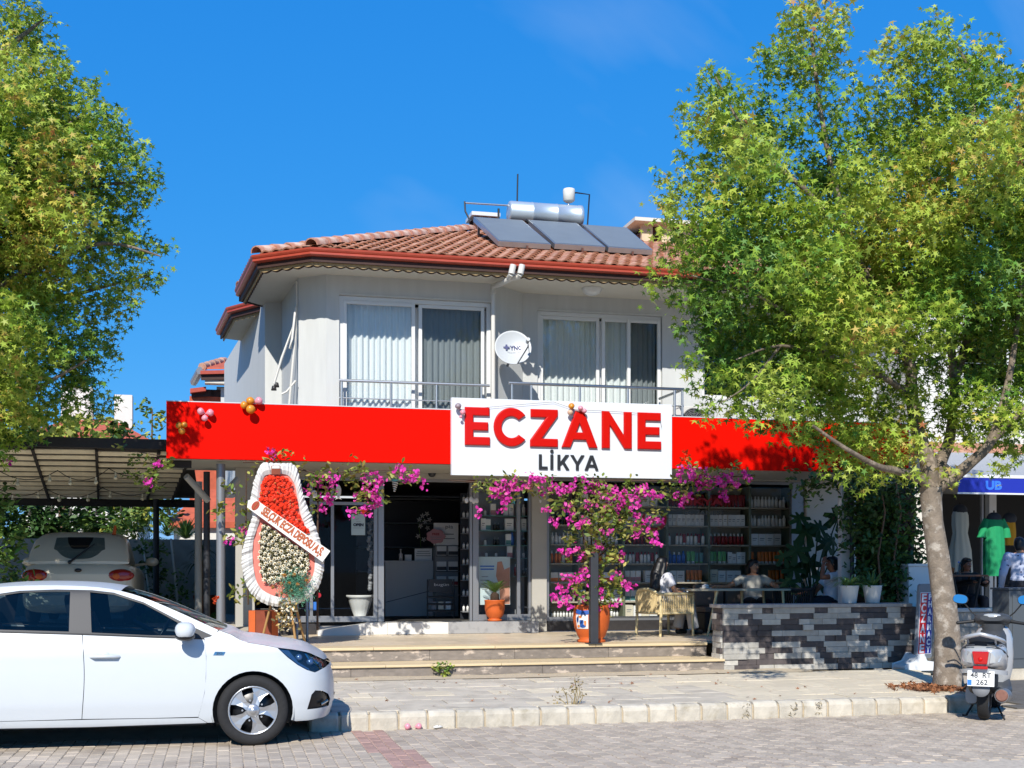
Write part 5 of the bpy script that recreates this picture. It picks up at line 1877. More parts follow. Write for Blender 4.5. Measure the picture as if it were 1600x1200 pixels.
while len(placed) < 78 and tries < 4000:
 tries += 1
 p = (fg_r.uniform(185, 490), fg_r.uniform(175, 530))
 if in_poly(p, red_poly) and all((p[0] - a) ** 2 + (p[1] - b) ** 2 > 21 ** 2 for a, b in placed):
  placed.append(p)
  put_flower(fr_me2 if fg_r.random() < .25 else fr_me, p[0], p[1], .035 + fg_r.uniform(0, .04), fg_r.uniform(.85, 1.15))
wh_poly = [(205, 470), (300, 530), (400, 600), (490, 660), (490, 740), (470, 800), (300, 830), (230, 850), (195, 800), (182, 700), (185, 600), (190, 520)]
MB().prism([wz(x, y, .02) for x, y in wh_poly], (0, .018, 0)).build('moss_bed', 'moss', wreath)
placed, tries = [], 0
while len(placed) < 92 and tries < 5000:
 tries += 1
 p = (fg_r.uniform(178, 495), fg_r.uniform(470, 850))
 if in_poly(p, wh_poly) and all((p[0] - a) ** 2 + (p[1] - b) ** 2 > 25 ** 2 for a, b in placed):
  placed.append(p); put_flower(fw_me, p[0], p[1], .05 + fg_r.uniform(0, .03), fg_r.uniform(.95, 1.25))
for zx, zy in ((338, 795), (397, 792), (318, 848), (368, 845), (420, 853), (380, 890), (318, 908), (265, 870), (478, 825), (440, 885)):
 put_flower(fb_me, zx, zy, .13, 1.1)
# moss twigs and the fern spray
ga = np.random.default_rng(5)
tw = []
while len(tw) < 900:
 p = (ga.uniform(178, 500), ga.uniform(460, 860))
 if in_poly(p, wh_poly): tw.append(wz(p[0], p[1], .03 + ga.uniform(0, .03)))
o = link('moss_leaf', leaves_mesh('moss_leaf', [v - ORG[wreath] for v in tw], .02, 'oval', 'moss', up=0, seed=6), wreath); o['kind'] = 'stuff'
fn = []
for _ in range(280):
 a0 = wz(400 + ga.normal() * 25, 850 + ga.normal() * 25, .05)
 d = Vector((ga.normal() * .6 + .1, -abs(ga.normal()) * .4 - .1, ga.normal() * .6 - .1)).normalized()
 L_ = ga.uniform(.1, .32)
 for k in range(10):
  t = k / 9
  fn.append(a0 + d * L_ * t + Vector((0, 0, -.06 * t * t)) + Vector(ga.normal(size=3) * .012))
o = link('fern', leaves_mesh('fern', [v - ORG[wreath] for v in fn], .022, 'blade', 'fern_green', up=.2, seed=8), wreath); o['kind'] = 'stuff'
# sash across the board
s0, s1 = wz(128, 340, .12), wz(600, 678, .16)
sd_ = (s1 - s0).normalized(); su = Vector((-sd_.z, 0, sd_.x)).normalized()
hw_ = .093
tip_ = [s0 - sd_ * .045 , s0 + su * hw_ * .75, s1 + su * hw_ * .98 , s1 - su * hw_ * .98, s0 - su * hw_ * .9]
sb = MB().prism(tip_, (0, .003, 0)); sash = sb.build('sash', 'sash_white', wreath)
text('SELÇUK ECZA DEPOSU A.Ş.', .15, 'sash_print', sash, face_M((s0 + s1) / 2 + sd_ * .06 + Vector((0, -.004, 0)), sd_, su), bold=.008, fit=(s1 - s0).length * .80)
ec_ = s0 + sd_ * .075 + Vector((0, -.004, 0))
MB().prism([ec_ + sd_ * (.045 * math.cos(2 * PI * i / 20)) + su * (.07 * math.sin(2 * PI * i / 20)) for i in range(20)], (0, .002, 0)).build('emblem', 'emblem_red', sash)
MB().tube([ec_ + su * .06 + Vector((0, -.003, 0)), ec_ - su * .06 + Vector((0, -.003, 0))], .004, 5).build('emblem_line', 'flower_bronze', sash)
tg = MB().prism([wz(x, y, .1) for x, y in ((256, 110), (312, 110), (312, 165), (256, 165))], (0, .004, 0)).build('card', 'terracotta_dark', wreath)
MB().prism([wz(x, y, .104) for x, y in ((260, 112), (308, 112), (308, 128), (260, 128))], (0, .003, 0)).build('card_print', 'cloth_white', tg)
bt = wz(330, 960, -.02)
for dx, dy in ((-.3, .2), (.17, -.12), (.32, .35)):
 MB().tube([bt + Vector((dx * .1, 0, .5)), Vector((bt.x + dx, WP + dy, .527))], .018, 6).build('leg', 'wood_pale', wreath)
gl = []
for _ in range(260):
 t = ga.uniform(0, 1)
 q = wz(345 + ga.normal() * 28, 960 + t * 170 + ga.normal() * 12, .06 + ga.normal() * .05)
 gl.append(q - ORG[wreath])
o = link('dried_leaf', leaves_mesh('dried_leaf', gl, .03, 'oval', ['flower_white', 'leaf_dry', 'moss'], up=.3, seed=9, mi=np.random.default_rng(2).integers(0, 3, 260)), wreath); o['kind'] = 'stuff'
# thin steel hand rail by the ramp
hr = root('steel_handrail', 'short grey steel tube handrail at the ramp beside the wreath', 'handrail', atz(470, 1004, .525))
a, b = atz(464, 1003, .527), atz(480, 1001, .527)
mb = MB().tube([a, a + Vector((0, 0, .8)), a + Vector((.04, .02, .86)), b + Vector((-.04, 0, .86)), b + Vector((0, 0, .8)), b], .022, 10)
mb.build('tube', 'aluminium', hr)
def lathe_pot(name, label, cat, base, prof, m, group=None, soil_r=None, soil_z=None, wob=None):
 t = root(name, label, cat, base, group=group)
 MB().lathe(prof, 32, base, 0, None, True, wob).build('pot', m, t)
 if soil_r:
  MB().lathe([(0, soil_z), (soil_r, soil_z)], 20, base).build('soil', 'soil', t, fix=False)
 return t
# big orange pot with painted motifs, holding the bougainvillea
PB = atz(924, 1003, .527)
prof = [(0, .0), (.2, 0), (.205, .03), (.17, .045), (.2, .09), (.245, .2), (.268, .34), (.262, .45), (.245, .505), (.25, .53), (.225, .53), (.22, .48), (0, .47)]
bigpot = lathe_pot('flower_pot', 'large round orange clay pot with blue painted motifs under the pink bougainvillea', 'pot', PB, prof, 'terracotta')
def on_pot(a, z, r_, k=.006):
 return PB + Vector(((r_ + k) * math.cos(a), (r_ + k) * math.sin(a), z))
def pot_r(z): return lerp_table([(.09, .2), (.2, .245), (.34, .268), (.45, .262), (.505, .245)], z)
va = math.atan2(-PB.y, -PB.x)
mb = MB(); mb.grid(12, 3, lambda u, v: on_pot(va - .95 + u * 1.0, .42 + v * .06 - .02 * math.sin(u * PI), pot_r(.42 + v * .06)))
mb.build('painted_band', 'blue_paint', bigpot, fix=False)
mb = MB(); mb.grid(10, 6, lambda u, v: on_pot(va - .95 + u * .78, .2 + v * .2, pot_r(.2 + v * .2), .004))
mb.build('painted_patch', 'paint_white', bigpot, fix=False)
for a0, z0, da, dz_, m in ((-.55, .3, .13, .065, 'blue_paint'), (-.5, .24, .2, .025, 'blue_paint'), (-.62, .37, .1, .02, 'paint_orange'), (-.8, .33, .07, .04, 'blue_paint'), (-.34, .29, .06, .05, 'paint_orange'), (-.78, .235, .1, .02, 'paint_orange')):
 mb = MB(); mb.grid(8, 8, lambda u, v: on_pot(va + a0 + da * v * math.cos(2 * PI * u), z0 + dz_ * v * math.sin(2 * PI * u), pot_r(z0), .008))
 mb.build('painted_mark', m, bigpot, fix=False)
pst = atz(928, 1006, .527)
pm = root('steel_post', 'dark square steel post in front of the large orange pot', 'post', pst)
MB().box(pst.x - .055, pst.x + .055, pst.y - .04, pst.y + .07, .54, 1.8).build('post', 'post_dark', pm, bev=.004)
MB().box(pst.x - .1, pst.x + .1, pst.y - .08, pst.y + .11, .528, .54).build('base_plate', 'post_dark', pm)
# orange pot with a cycad on the grey marble slab
CP = Vector((ax(773, YD + .2), YD + .2, .718))
prof = [(0, 0), (.115, 0), (.12, .03), (.095, .035), (.1, .05), (.145, .1), (.165, .2), (.168, .33), (.172, .335), (.172, .35), (.155, .35), (.15, .31), (0, .3)]
cyc = lathe_pot('potted_cycad', 'orange clay pot with a small cycad on the grey marble door step', 'potted plant', CP, prof, 'terracotta', soil_r=.15, soil_z=.315)
mat('cycad_trunk', '#3a2a1e', .95, var=.3, scale=30, bump=.5)
mat('cycad_leaf', '#4d6a2c', .5, isl=.2, transl=.2)
MB().lathe([(.05, .3), (.07, .36), (.065, .44), (.03, .48), (0, .48)], 14, CP, wob=lambda a, z: .12 * math.sin(a * 6 + z * 90)).build('trunk', 'cycad_trunk', cyc)
def frond(mb, base, d, L_, w, droop, nleaf=16, up=Vector((0, 0, 1)), m=0, lw=.012):
 pts = []
 d = Vector(d).normalized()
 side = d.cross(up)
 if side.length < .05: side = Vector((1, 0, 0))
 side.normalize()
 for i in range(nleaf + 1):
  t = i / nleaf
  pts.append(base + d * (L_ * t) - up * (droop * L_ * t * t))
 mb.tube(pts, [.006 * (1 - .7 * i / nleaf) for i in range(nleaf + 1)], 4, m)
 for i in range(2, nleaf + 1):
  t = i / nleaf
  ln = w * math.sin(PI * (.15 + .8 * t)) ** .7
  tang = (pts[i] - pts[i - 1]).normalized()
  for sg in (-1, 1):
   a = pts[i]
   q = (side * sg * .85 + tang * .55 + up * .2).normalized()
   nb = tang * lw
   mb.add([a - nb * .5, a + nb * .5, a + q * ln * .6 + nb * .35, a + q * ln, a + q * ln * .6 - nb * .35], [(0, 1, 2, 3, 4)], m)
for i in range(13):
 a = 2 * PI * i / 13 + .2
 e = .5 + .9 * ((i * 5) % 7) / 7
 mb = MB()
 frond(mb, CP + Vector((0, 0, .47)), (math.cos(a) * .8, math.sin(a) * .8, e), .33, .085, .25, 16)
 mb.build('frond', 'cycad_leaf', cyc, fix=False)
# planter behind the wreath
pl0 = atz(412, 1000, .53)
plr = root('planter_box', 'rust brown square planter behind the legs of the wreath', 'planter', (pl0.x, 17.6, .525))
x0, x1 = ax(389, 17.6), ax(434, 17.6)
mb = MB()
mb.box(x0, x1, 17.6, 17.66, .53, .98); mb.box(x0, x1, 18.0, 18.06, .53, .98); mb.box(x0, x0 + .06, 17.66, 18.0, .53, .98); mb.box(x1 - .06, x1, 17.66, 18.0, .53, .98)
mb.build('box', 'terracotta_dark', plr)
MB().box(x0 + .06, x1 - .06, 17.66, 18.0, .53, .93).build('soil', 'soil', plr)
for a in (x0 - .004, x1 - .085):
 MB().box(a, a + .09, 17.585, 17.598, .53, .99).build('corner_strip', 'terracotta', plr)
# -- rope armchair
def rope_chair(label, corner, ang, m_rope, m_frame, name='armchair', w=.66, d=.64, arm_h=.66, seat_h=.36, group=None):
 """corner = near corner leg on the floor; opens towards local +x; back along local x=0"""
 t = root(name, label, 'armchair', corner, ang, group=group)
 ORG[t] = Vector((0, 0, 0))
 def tube(pts, r_, nm, m): MB().tube(pts, r_, 8).build(nm, m, t, local=True)
 for x, y in ((.02, 0), (.02, d), (w, 0), (w, d)):
  tube([(x, y, 0), (x + (.015 if x < .1 else -.01), y, seat_h), (x, y, arm_h - .02)], [.02, .025, .022], 'leg', m_frame)
 rail_ = [(w, 0, arm_h), (w * .9, -.005, arm_h + .005), (.12, -.01, arm_h), (.01, .04, arm_h + .01), (-.03, d * .3, arm_h + .07), (-.03, d * .7, arm_h + .07), (.01, d - .04, arm_h + .01), (.12, d + .01, arm_h), (w, d, arm_h)]
 rail_ = smooth_curve(rail_, 4)
 tube(rail_, .024, 'top_rail', m_frame)
 tube([(w, 0, seat_h), (.02, 0, seat_h), (.02, d, seat_h), (w, d, seat_h), (w, 0, seat_h)], .018, 'seat_rail', m_frame)
 rp = MB()
 q = [0.]
 for a, b in zip(rail_, rail_[1:]): q.append(q[-1] + (Vector(b) - Vector(a)).length)
 n = int(q[-1] / .034)
 low = [(w, 0), (.02, 0), (.02, d), (w, d)]
 lq = [0., w - .02, w - .02 + d, 2 * (w - .02) + d]
 for k in range(n):
  s_ = q[-1] * (k + .5) / n
  i = max(j for j in range(len(q) - 1) if q[j] <= s_)
  f_ = (s_ - q[i]) / (q[i + 1] - q[i])
  top = Vector(rail_[i]).lerp(Vector(rail_[i + 1]), f_)
  v = lq[-1] * (k + .5) / n
  j = max(jj for jj in range(3) if lq[jj] <= v)
  g_ = (v - lq[j]) / (lq[j + 1] - lq[j])
  bot = Vector((low[j][0] + (low[j + 1][0] - low[j][0]) * g_, low[j][1] + (low[j + 1][1] - low[j][1]) * g_, seat_h))
  c = MB().tube([top, bot], .0115, 5)
  c.build('rope', m_rope, t, local=True)
 MB().box(.05, w - .01, .03, d - .03, seat_h - .005, seat_h + .075).build('seat_cushion', 'cloth_white', t, local=True, bev=.025)
 return t
chair = rope_chair('beige rope armchair with the dark haired woman seated in it, beside the stone wall', atz(1030, 995, .527), R(16), 'rope_beige', 'frame_beige')
chair2 = rope_chair('dark rattan armchair behind the stone wall, left of the white pots', Vector((ax(1272, 18.3), 18.3, .527)), R(150), 'rattan_black', 'rattan_black', w=.6, d=.58, arm_h=.72)
# table
def table(name, label, x0, x1, y0, y1, z, legs, m='table_top', ml='frame_beige', zf=.527, th=.03):
 t = root(name, label, 'table', ((x0 + x1) / 2, (y0 + y1) / 2, zf))
 MB().box(x0, x1, y0, y1, z - th, z).build('tabletop', m, t, bev=.006)
 for lx, ly, dx in legs:
  MB().tube([(lx, ly, z - th), (lx + dx, ly, zf)], [.022, .016], 8).build('leg', ml, t)
 return t
TY = 17.75
tx0, tx1 = ax(1080, TY), ax(1236, TY)
table('table', 'long pale terrace table between the seated women', tx0, tx1, TY - .0, TY + .75, 1.265, [(ax(1122, TY), TY + .04, -.16), (ax(1138, TY), TY + .5, 0), (ax(1184, TY), TY + .6, 0), (tx1 - .12, TY + .05, .05), (tx1 - .15, TY + .7, .05)])
np_ = root('napkin', 'crumpled white napkin on a small plate on the terrace table', 'napkin', Vector((ax(1112, TY), TY + .25, 1.266)))
MB().lathe([(0, .0), (.07, .0), (.1, .014), (.095, .018), (.068, .006), (0, .006)], 20, ORG[np_]).build('plate', 'cloth_white', np_)
mb = MB(); rr_ = random.Random(3)
mb.sph(ORG[np_] + Vector((.0, 0, .035)), (.06, .05, .035), 12, 8)
mb.v = [(x + rr_.uniform(-.012, .012), y + rr_.uniform(-.012, .012), z + rr_.uniform(-.008, .012)) for x, y, z in mb.v]
mb.build('paper', 'cloth_white', np_, merge=.001)
# white pots on the wall cap
WPZ = 1.0875
prof = [(0, 0), (.095, 0), (.1, .01), (.135, .24), (.138, .255), (.124, .255), (.12, .22), (0, .215)]
spider = []
for i, px in enumerate((1327, 1363)):
 c = Vector((ax(px, WY + .15), WY + .15, WPZ))
 spider.append((lathe_pot('potted_plant', ['white pot with a trailing striped grass plant on the wall cap, left of its twin', 'white pot with bushy dark green leaves on the wall cap, beside the ivy'][i], 'potted plant', c, prof, 'pot_white', group='white pots on the wall', soil_r=.12, soil_z=.225), c))
mat('spider_leaf', '#76964e', .5, isl=.3, transl=.2)
mat('dark_leaf', '#42652f', .6, isl=.3, transl=.15)
for (t, c), kind in zip(spider, (0, 1)):
 g2 = random.Random(20 + kind)
 for i in range(110 if kind == 0 else 40):
  a = g2.uniform(0, 2 * PI); L_ = g2.uniform(.25, .55); e = g2.uniform(.5, 1.6)
  d = Vector((math.cos(a), math.sin(a), e)).normalized()
  mb = MB(); n_ = 6; w = g2.uniform(.008, .014)
  vs = []
  side = Vector((-math.sin(a), math.cos(a), 0))
  for k in range(n_ + 1):
   tt = k / n_
   p = c + Vector((0, 0, .22)) + d * L_ * tt - Vector((0, 0, 1)) * (.75 * L_ * tt ** 2.6) * (.75 if kind == 0 else .35)
   ww = w * (1 - tt ** 2)
   vs += [p - side * ww, p + side * ww]
  mb.add(vs, [(2 * k, 2 * k + 1, 2 * k + 3, 2 * k + 2) for k in range(n_)], 0, True)
  mb.build('leaf', 'spider_leaf' if kind == 0 else 'dark_leaf', t, fix=False)
 if kind == 1:
  P_ = clump_points([(c + Vector((0, 0, .38)), (.2, .18, .18))], 1500, 5, .07, 6)
  link('foliage', leaves_mesh('foliage', P_ - np.array(c), .03, 'oval', 'dark_leaf', seed=4), t)
# -- pavement sign ECZANE / PHARMACY
mat('sign_grey', '#6f757c', .45)
mat('print_red', '#c3161c', .4)
mat('print_blue', '#1f2d86', .4)
mat('base_white', '#cfd2d4', .4)
SB = atz(1436, 1043, ZP)
SB.y = WY - .28; SB.x = ax(1436, SB.y)
psg = root('pavement_sign', 'narrow upright pavement sign ECZANE on red and PHARMACY on blue beside the tree trunk', 'sign', SB)
rdir = Vector((.95, .31, 0)).normalized()
tl = Vector((.055, .0, 1)).normalized()
nrm_ = Vector((-rdir.y, rdir.x, 0)) * -1
nrm_ = Vector((rdir.y, -rdir.x, 0)) if rdir.y < 0 else Vector((-rdir.y, rdir.x, 0))
if nrm_.y > 0: nrm_ = -nrm_
def sp(a, b, d=0.): return SB + Vector((-.085, -.05, .14)) + rdir * a + tl * b + nrm_ * d
sw_, sh_ = .34, 1.06
def rrect(x0, x1, y0, y1, r_, n=4):
 out = []
 for cx, cy, a0 in ((x1 - r_, y1 - r_, 0), (x0 + r_, y1 - r_, 90), (x0 + r_, y0 + r_, 180), (x1 - r_, y0 + r_, 270)):
  out += [(cx + r_ * math.cos(R(a0 + 90 * i / n)), cy + r_ * math.sin(R(a0 + 90 * i / n))) for i in range(n + 1)]
 return out
MB().prism([sp(a, b) for a, b in rrect(0, sw_, 0, sh_, .045)], nrm_ * -.035).build('board', 'sign_grey', psg)
MB().prism([sp(a, b, .002) for a, b in rrect(.03, sw_ - .03, .06, sh_ - .12, .01)], nrm_ * .002).build('border', 'sign_white', psg)
MB().prism([sp(a, b, .005) for a, b in ((.04, .07), (.178, .07), (.178, sh_ - .13), (.04, sh_ - .13))], nrm_ * .002).build('print', 'print_red', psg)
MB().prism([sp(a, b, .005) for a, b in ((.182, .07), (sw_ - .04, .07), (sw_ - .04, sh_ - .13), (.182, sh_ - .13))], nrm_ * .002).build('print', 'print_blue', psg)
hh = sh_ - .2
for wd, ca, mm_, fit, szz in (('ECZANE', .109, 'sign_white', .1, .165), ('PHARMACY', .241, 'sign_white', .08, .112)):
 for i, ch in enumerate(wd):
  text(ch, szz, mm_, psg, face_M(sp(ca, .07 + hh - hh * (i + .5) / len(wd), .0085), rdir, tl), bold=.006, fit=fit)
mb = MB()
mb.prism([SB + Vector((x, -.16, z)) for x, z in ((-.3, .0), (.17, .0), (.17, .08), (.02, .1), (-.03, .2), (-.09, .2), (-.16, .09), (-.3, .05))], (0, .34, 0))
mb.build('base', 'base_white', psg, bev=.02)
# == left: carport, beige car, garden, far houses
mat('batten_beige', '#e6dabc', .8, var=.12, scale=4, rnd=.1)
mat('carport_dark', '#2a2725', .8)
mat('reed_brown', '#2b241d', .9, var=.2)
mat('garden_wall', '#98948a', .9, var=.15, scale=3, bump=.2)
mat('leaf_mid', '#5d7d31', .6, isl=.35, hue=.03, transl=.25)
mat('leaf_deep', '#385827', .6, isl=.4, hue=.02, transl=.2)
mat('leaf_yellow', '#9aa348', .6, isl=.3, hue=.03, transl=.3)
mat('bark', '#7f7263', .9, var=.3, scale=9, bump=.8, bscale=40, col2='#a29684', lo=.5, hi=.6)
mat('bark_brown', '#6b5440', .9, var=.3, scale=9, bump=.8, bscale=30)
mat('house_white', '#cfccc4', .9, var=.04)
mat('roof_far', '#b0553a', .85, var=.2, scale=3)
mat('bulb_warm', '#d8cfae', .3)
CYN, CYF = 18.25, 23.6
def croof(y): return 3.26 + (2.84 - 3.26) * (y - CYN) / (CYF - CYN)
cp_ = root('carport', 'open carport with a slatted beige roof over the beige car', 'carport', (-4.5, CYN, .5))
cx0, cx1 = -9.5, ax(300, 18.6)
MB().box(cx0, FX0 - .01, CYN - .1, CYN, 3.30, 3.44).build('front_beam', 'carport_dark', cp_)
MB().box(FX0 - .005, cx1, CYN + .02, CYN + .1, 3.05, 3.15).build('front_beam', 'carport_dark', cp_)
MB().prism([(cx0, CYN, 3.42), (cx1, CYN, 3.30), (cx1, CYF + .2, croof(CYF) + .08), (cx0, CYF + .2, croof(CYF) + .08)], (0, 0, .03)).build('cover', 'reed_brown', cp_)
MB().box(cx0, cx1, CYF + .02, CYF + .1, croof(CYF) - .1, croof(CYF) + .04).build('rear_beam', 'carport_dark', cp_)
bat = []
rr_ = random.Random(11)
nb = 10
bayw = .86
x = cx0
bay_i = 0
cache_b = {}
while x < cx1 - .1:
 x1 = min(x + bayw, cx1)
 for j in range(nb):
  y = CYN + .12 + j * (CYF - CYN - .1) / nb + (.11 if bay_i % 2 else 0) + rr_.uniform(-.02, .02)
  sx = -.09 * (y - CYN)
  k = round(x1 - x, 3)
  if k not in cache_b: cache_b[k] = MB().box(-k / 2 + .012, k / 2 - .012, -.062, .062, -.009, .009).mesh('slat', 'batten_beige', bev=.003)
  o = link('slat', cache_b[k], cp_, Vector(((x + x1) / 2 + sx, y + .1, croof(y) + .02)) - ORG[cp_], (R(-22) + rr_.uniform(-.03, .03), rr_.uniform(-.01, .01), 0))
 MB().beam((x1, CYN, croof(CYN) + .03), (x1 - .09 * (CYF - CYN), CYF, croof(CYF) + .03), .04, .07).build('rafter', 'reed_brown', cp_)
 x = x1; bay_i += 1
def cpost(px, y, ztop, w, m, z0=.5):
 X = ax(px, y)
 MB().tube([(X, y, z0), (X, y, ztop)], w, 12).build('post', m, cp_)
 return X
x1_ = cpost(345, 18.35, 3.12, .065, 'aluminium', .3)
x2_ = cpost(323, 19.6, 3.1, .05, 'post_dark')
x3_ = cpost(244, 23.4, 2.9, .055, 'post_dark')
x4_ = cpost(310, 20.4, 3.0, .06, 'shop_wall')
cpost(-40, 18.5, 3.2, .06, 'post_dark')
MB().tube([at(291, 744, 18.6), at(325, 782, 18.9)], .05, 10).build('brace', 'shop_wall', cp_)
MB().tube([at(372, 748, 18.6), at(348, 775, 18.5)], .05, 10).build('brace', 'shop_wall', cp_)
# festoon lights under the roof
def festoon(pts, label):
 t = root('string_lights', label, 'string lights', pts[0], group='string lights under the carport roof')
 cur = []
 for a, b in zip(pts, pts[1:]):
  a, b = Vector(a), Vector(b)
  for k in range(9):
   s_ = k / 8
   cur.append(a.lerp(b, s_) - Vector((0, 0, .16 * 4 * s_ * (1 - s_))))
 MB().tube(cur, .006, 4).build('cable', 'carport_dark', t)
 for p in cur[3::4]:
  mb = MB().sph(p - Vector((0, 0, .08)), .032, 8, 6); mb.tube([p, p - Vector((0, 0, .05))], .015, 6)
  mb.build('bulb', 'bulb_warm', t)
festoon([at(-10, 730, 19), at(90, 735, 19.2), at(170, 732, 19), at(255, 722, 18.8)], 'front string of round bulbs hanging under the carport slats')
festoon([at(-10, 757, 21), at(70, 762, 21), at(160, 762, 21), at(260, 755, 21)], 'middle string of round bulbs hanging under the carport slats')
festoon([at(20, 781, 23), at(90, 784, 23), at(170, 785, 23), at(320, 782, 23)], 'rear string of round bulbs hanging under the carport slats')
# small beige hatchback seen from behind
mat('car_beige', '#cbc1aa', .35, coat=.3, metal=.1)
ZC = .70
bc = root('parked_car', 'small beige hatchback seen from behind under the carport', 'car', (ax(122, 19.6), 19.6, ZC))
b0 = ORG[bc]
def hb(y, hw, zs):
 return [(b0.x + sx * hw * k, b0.y + y, ZC + z) for k, z in zs for sx in (1,)]
secs = [(0.0, .70, .28, .80, .72), (.03, .78, .22, .90, .90), (.12, .815, .2, .98, 1.0), (.6, .83, .18, .98, 1.0), (2.2, .83, .18, .95, 1.0), (3.0, .80, .18, .88, .95), (3.45, .7, .22, .72, .8), (3.55, .5, .3, .6, .6)]
b = MB()
loft(b, [(y, hw, z0, z1) for y, hw, z0, z1, _ in secs], 28, .38)
b.v = [(x + b0.x, y + b0.y, z + ZC) for x, y, z in b.v]
b.build('body', 'car_beige', bc)
b = MB()
cab_ = [(.10, .74, .95, 1.0), (.2, .74, .9, 1.16), (.40, .70, .9, 1.40), (.62, .68, .9, 1.46), (1.3, .665, .9, 1.48), (1.9, .64, .9, 1.42), (2.3, .66, .9, 1.2), (2.6, .68, .9, .98)]
loft(b, cab_, 28, .5)
b.v = [(x + b0.x, y + b0.y, z + ZC) for x, y, z in b.v]
b.build('cabin', 'car_beige', bc)
# rear window follows the sloping hatch
def hatch(u, v, ins):
 tab = [(0, .13, .985), (.5, .235, 1.19), (1, .385, 1.375)]
 y = lerp_table([(a, c) for a, c, d in tab], v); z = lerp_table([(a, d) for a, c, d in tab], v)
 hw = .66 - .09 * v
 k = (u - .5) * 2
 return Vector((b0.x + hw * k, b0.y + y - .03 - ins + .10 * abs(k) ** 3, ZC + z - .03 * abs(k) ** 2.5 * v))
mb = MB(); mb.grid(20, 6, lambda u, v: hatch(u, v, .004)); mb.build('rear_window', 'car_glass', bc, fix=False)
mb = MB(); mb.grid(20, 6, lambda u, v: hatch(u, v, -.02)); mb.build('window_backing', 'car_trim', bc, fix=False)
wq = hatch(.40, .0, .03); wt = hatch(.68, .72, .03)
mb = MB().tube([wq, wt], [.018, .008], 6); mb.sph(wq, .03, 8, 6); mb.build('wiper', 'car_black', bc)
for sg in (-1, 1):
 tl_ = MB().sph((b0.x + sg * .62, b0.y + .03, ZC + .78), (.2, .07, .10), 16, 8)
 tlo = tl_.build('tail_light', 'tail_red', bc)
 MB().sph((b0.x + sg * .56, b0.y - .025, ZC + .77), (.06, .025, .045), 10, 6).build('turn_signal', 'terracotta', tlo)
 mm = MB().sph((b0.x + sg * .98, b0.y + 1.9, ZC + 1.0), (.11, .05, .075), 12, 8); mm.tube([(b0.x + sg * .9, b0.y + 1.9, ZC + .97), (b0.x + sg * .7, b0.y + 1.95, ZC + .94)], .025, 6)
 mm.build('mirror', 'car_beige', bc)
 for y in (.55, 2.9):
  w = MB().lathe([(0, -.09), (.2, -.09), (.27, -.06), (.275, 0), (.27, .06), (.2, .09), (0, .09)], 24, (b0.x + sg * .72, b0.y + y, ZC + .275), 0, MX); w.build('wheel', 'tyre', bc)
MB().sph((b0.x, b0.y - .0, ZC + .86), (.055, .025, .03), 12, 8).build('hatch_handle', 'car_black', bc)
MB().tube([(b0.x + .48, b0.y + .5, ZC + 1.42), (b0.x + .50, b0.y + .53, ZC + 1.56)], [.03, .02], 8).build('roof_aerial', 'terracotta', bc)
MB().box(b0.x - .75, b0.x + .75, b0.y - .04, b0.y + .1, ZC + .3, ZC + .5).build('bumper', 'car_beige', bc, bev=.03)
for sx in (-.36, .36):
 sb_ = MB().sph((b0.x + sx, b0.y + 1.4, ZC + .98), (.22, .09, .3), 12, 8); sb_.build('seat', 'seat_fabric', bc)
# -- garden wall, planting and trees beyond
gw = MB().box(ax(-60, 24.6), ax(372, 24.6), 24.6, 24.8, .5, 2.16)
tag(gw.build('garden_wall', 'garden_wall', org=(-4, 24.6, .5)), 'plain grey garden wall behind the carport', 'wall')
def leafy(name, label, cat, clumps, dens, size, shape, mats, base, seed, group=None, trunk=None, up=.6, twig=.16, per=7, mi_p=None, kind=None, shell=.5):
 t = root(name, label, cat, base, group=group)
 P_ = clump_points(clumps, dens, seed, twig, per, shell)
 mi = None
 if isinstance(mats, (list, tuple)) and len(mats) > 1:
  g_ = np.random.default_rng(seed + 50)
  # whole clumps lean to one tint
  tint = np.sin(P_[:, 0] * 2.3 + seed) + np.sin(P_[:, 1] * 2.9) + np.sin(P_[:, 2] * 3.1 + 1) + g_.normal(size=len(P_)) * .9
  edges = np.quantile(tint, np.cumsum(mi_p or [1 / len(mats)] * len(mats))[:-1])
  mi = np.searchsorted(edges, tint)
 o = link('crown' if cat == 'tree' else 'foliage', leaves_mesh(name + '_leaves', P_ - np.array(base), size, shape, mats, up=up, seed=seed + 1, mi=mi), t)
 if kind: o['kind'] = kind
 if trunk:
  for pts, r_ in trunk:
   MB().tube(pts, r_, 9).build('trunk', 'bark_brown', t)
 return t
def cl(lst, Y, dY=.5, k=None):
 """clumps from measured outlines: (px, py, r_px[, dy]) at depth Y"""
 out = []
 for c in lst:
  px, py, r_ = c[:3]
  y = Y + (c[3] if len(c) > 3 else rng.uniform(-dY, dY))
  p = at(px, py, y)
  s_ = (at(px + 10, py, y) - p).length / 10
  out.append((p, (r_ * s_, max(r_ * s_ * .85, .1), r_ * s_)))
 return out
hy = 26.0
leafy('hedge_bush', 'dark green bushes standing behind the carport and its beige car', 'bush', cl([(-20, 830, 50), (30, 820, 45), (20, 880, 50), (75, 815, 38), (120, 805, 40), (165, 805, 38), (200, 800, 30), (60, 850, 45), (110, 840, 40), (160, 835, 35), (235, 800, 28), (40, 930, 50)], hy), 2600, .07, 'oval', ['leaf_deep', 'leaf_mid', 'leaf_yellow'], at(90, 900, hy), 31, mi_p=[.6, .28, .12])
leafy('hedge_bush', 'leafy bush at the left edge of the photo beside the beige car', 'bush', cl([(5, 840, 30), (-5, 890, 40), (15, 920, 30), (-15, 780, 30)], 18.6, .2), 2200, .055, 'oval', ['leaf_deep', 'leaf_mid'], at(0, 960, 18.6), 32)
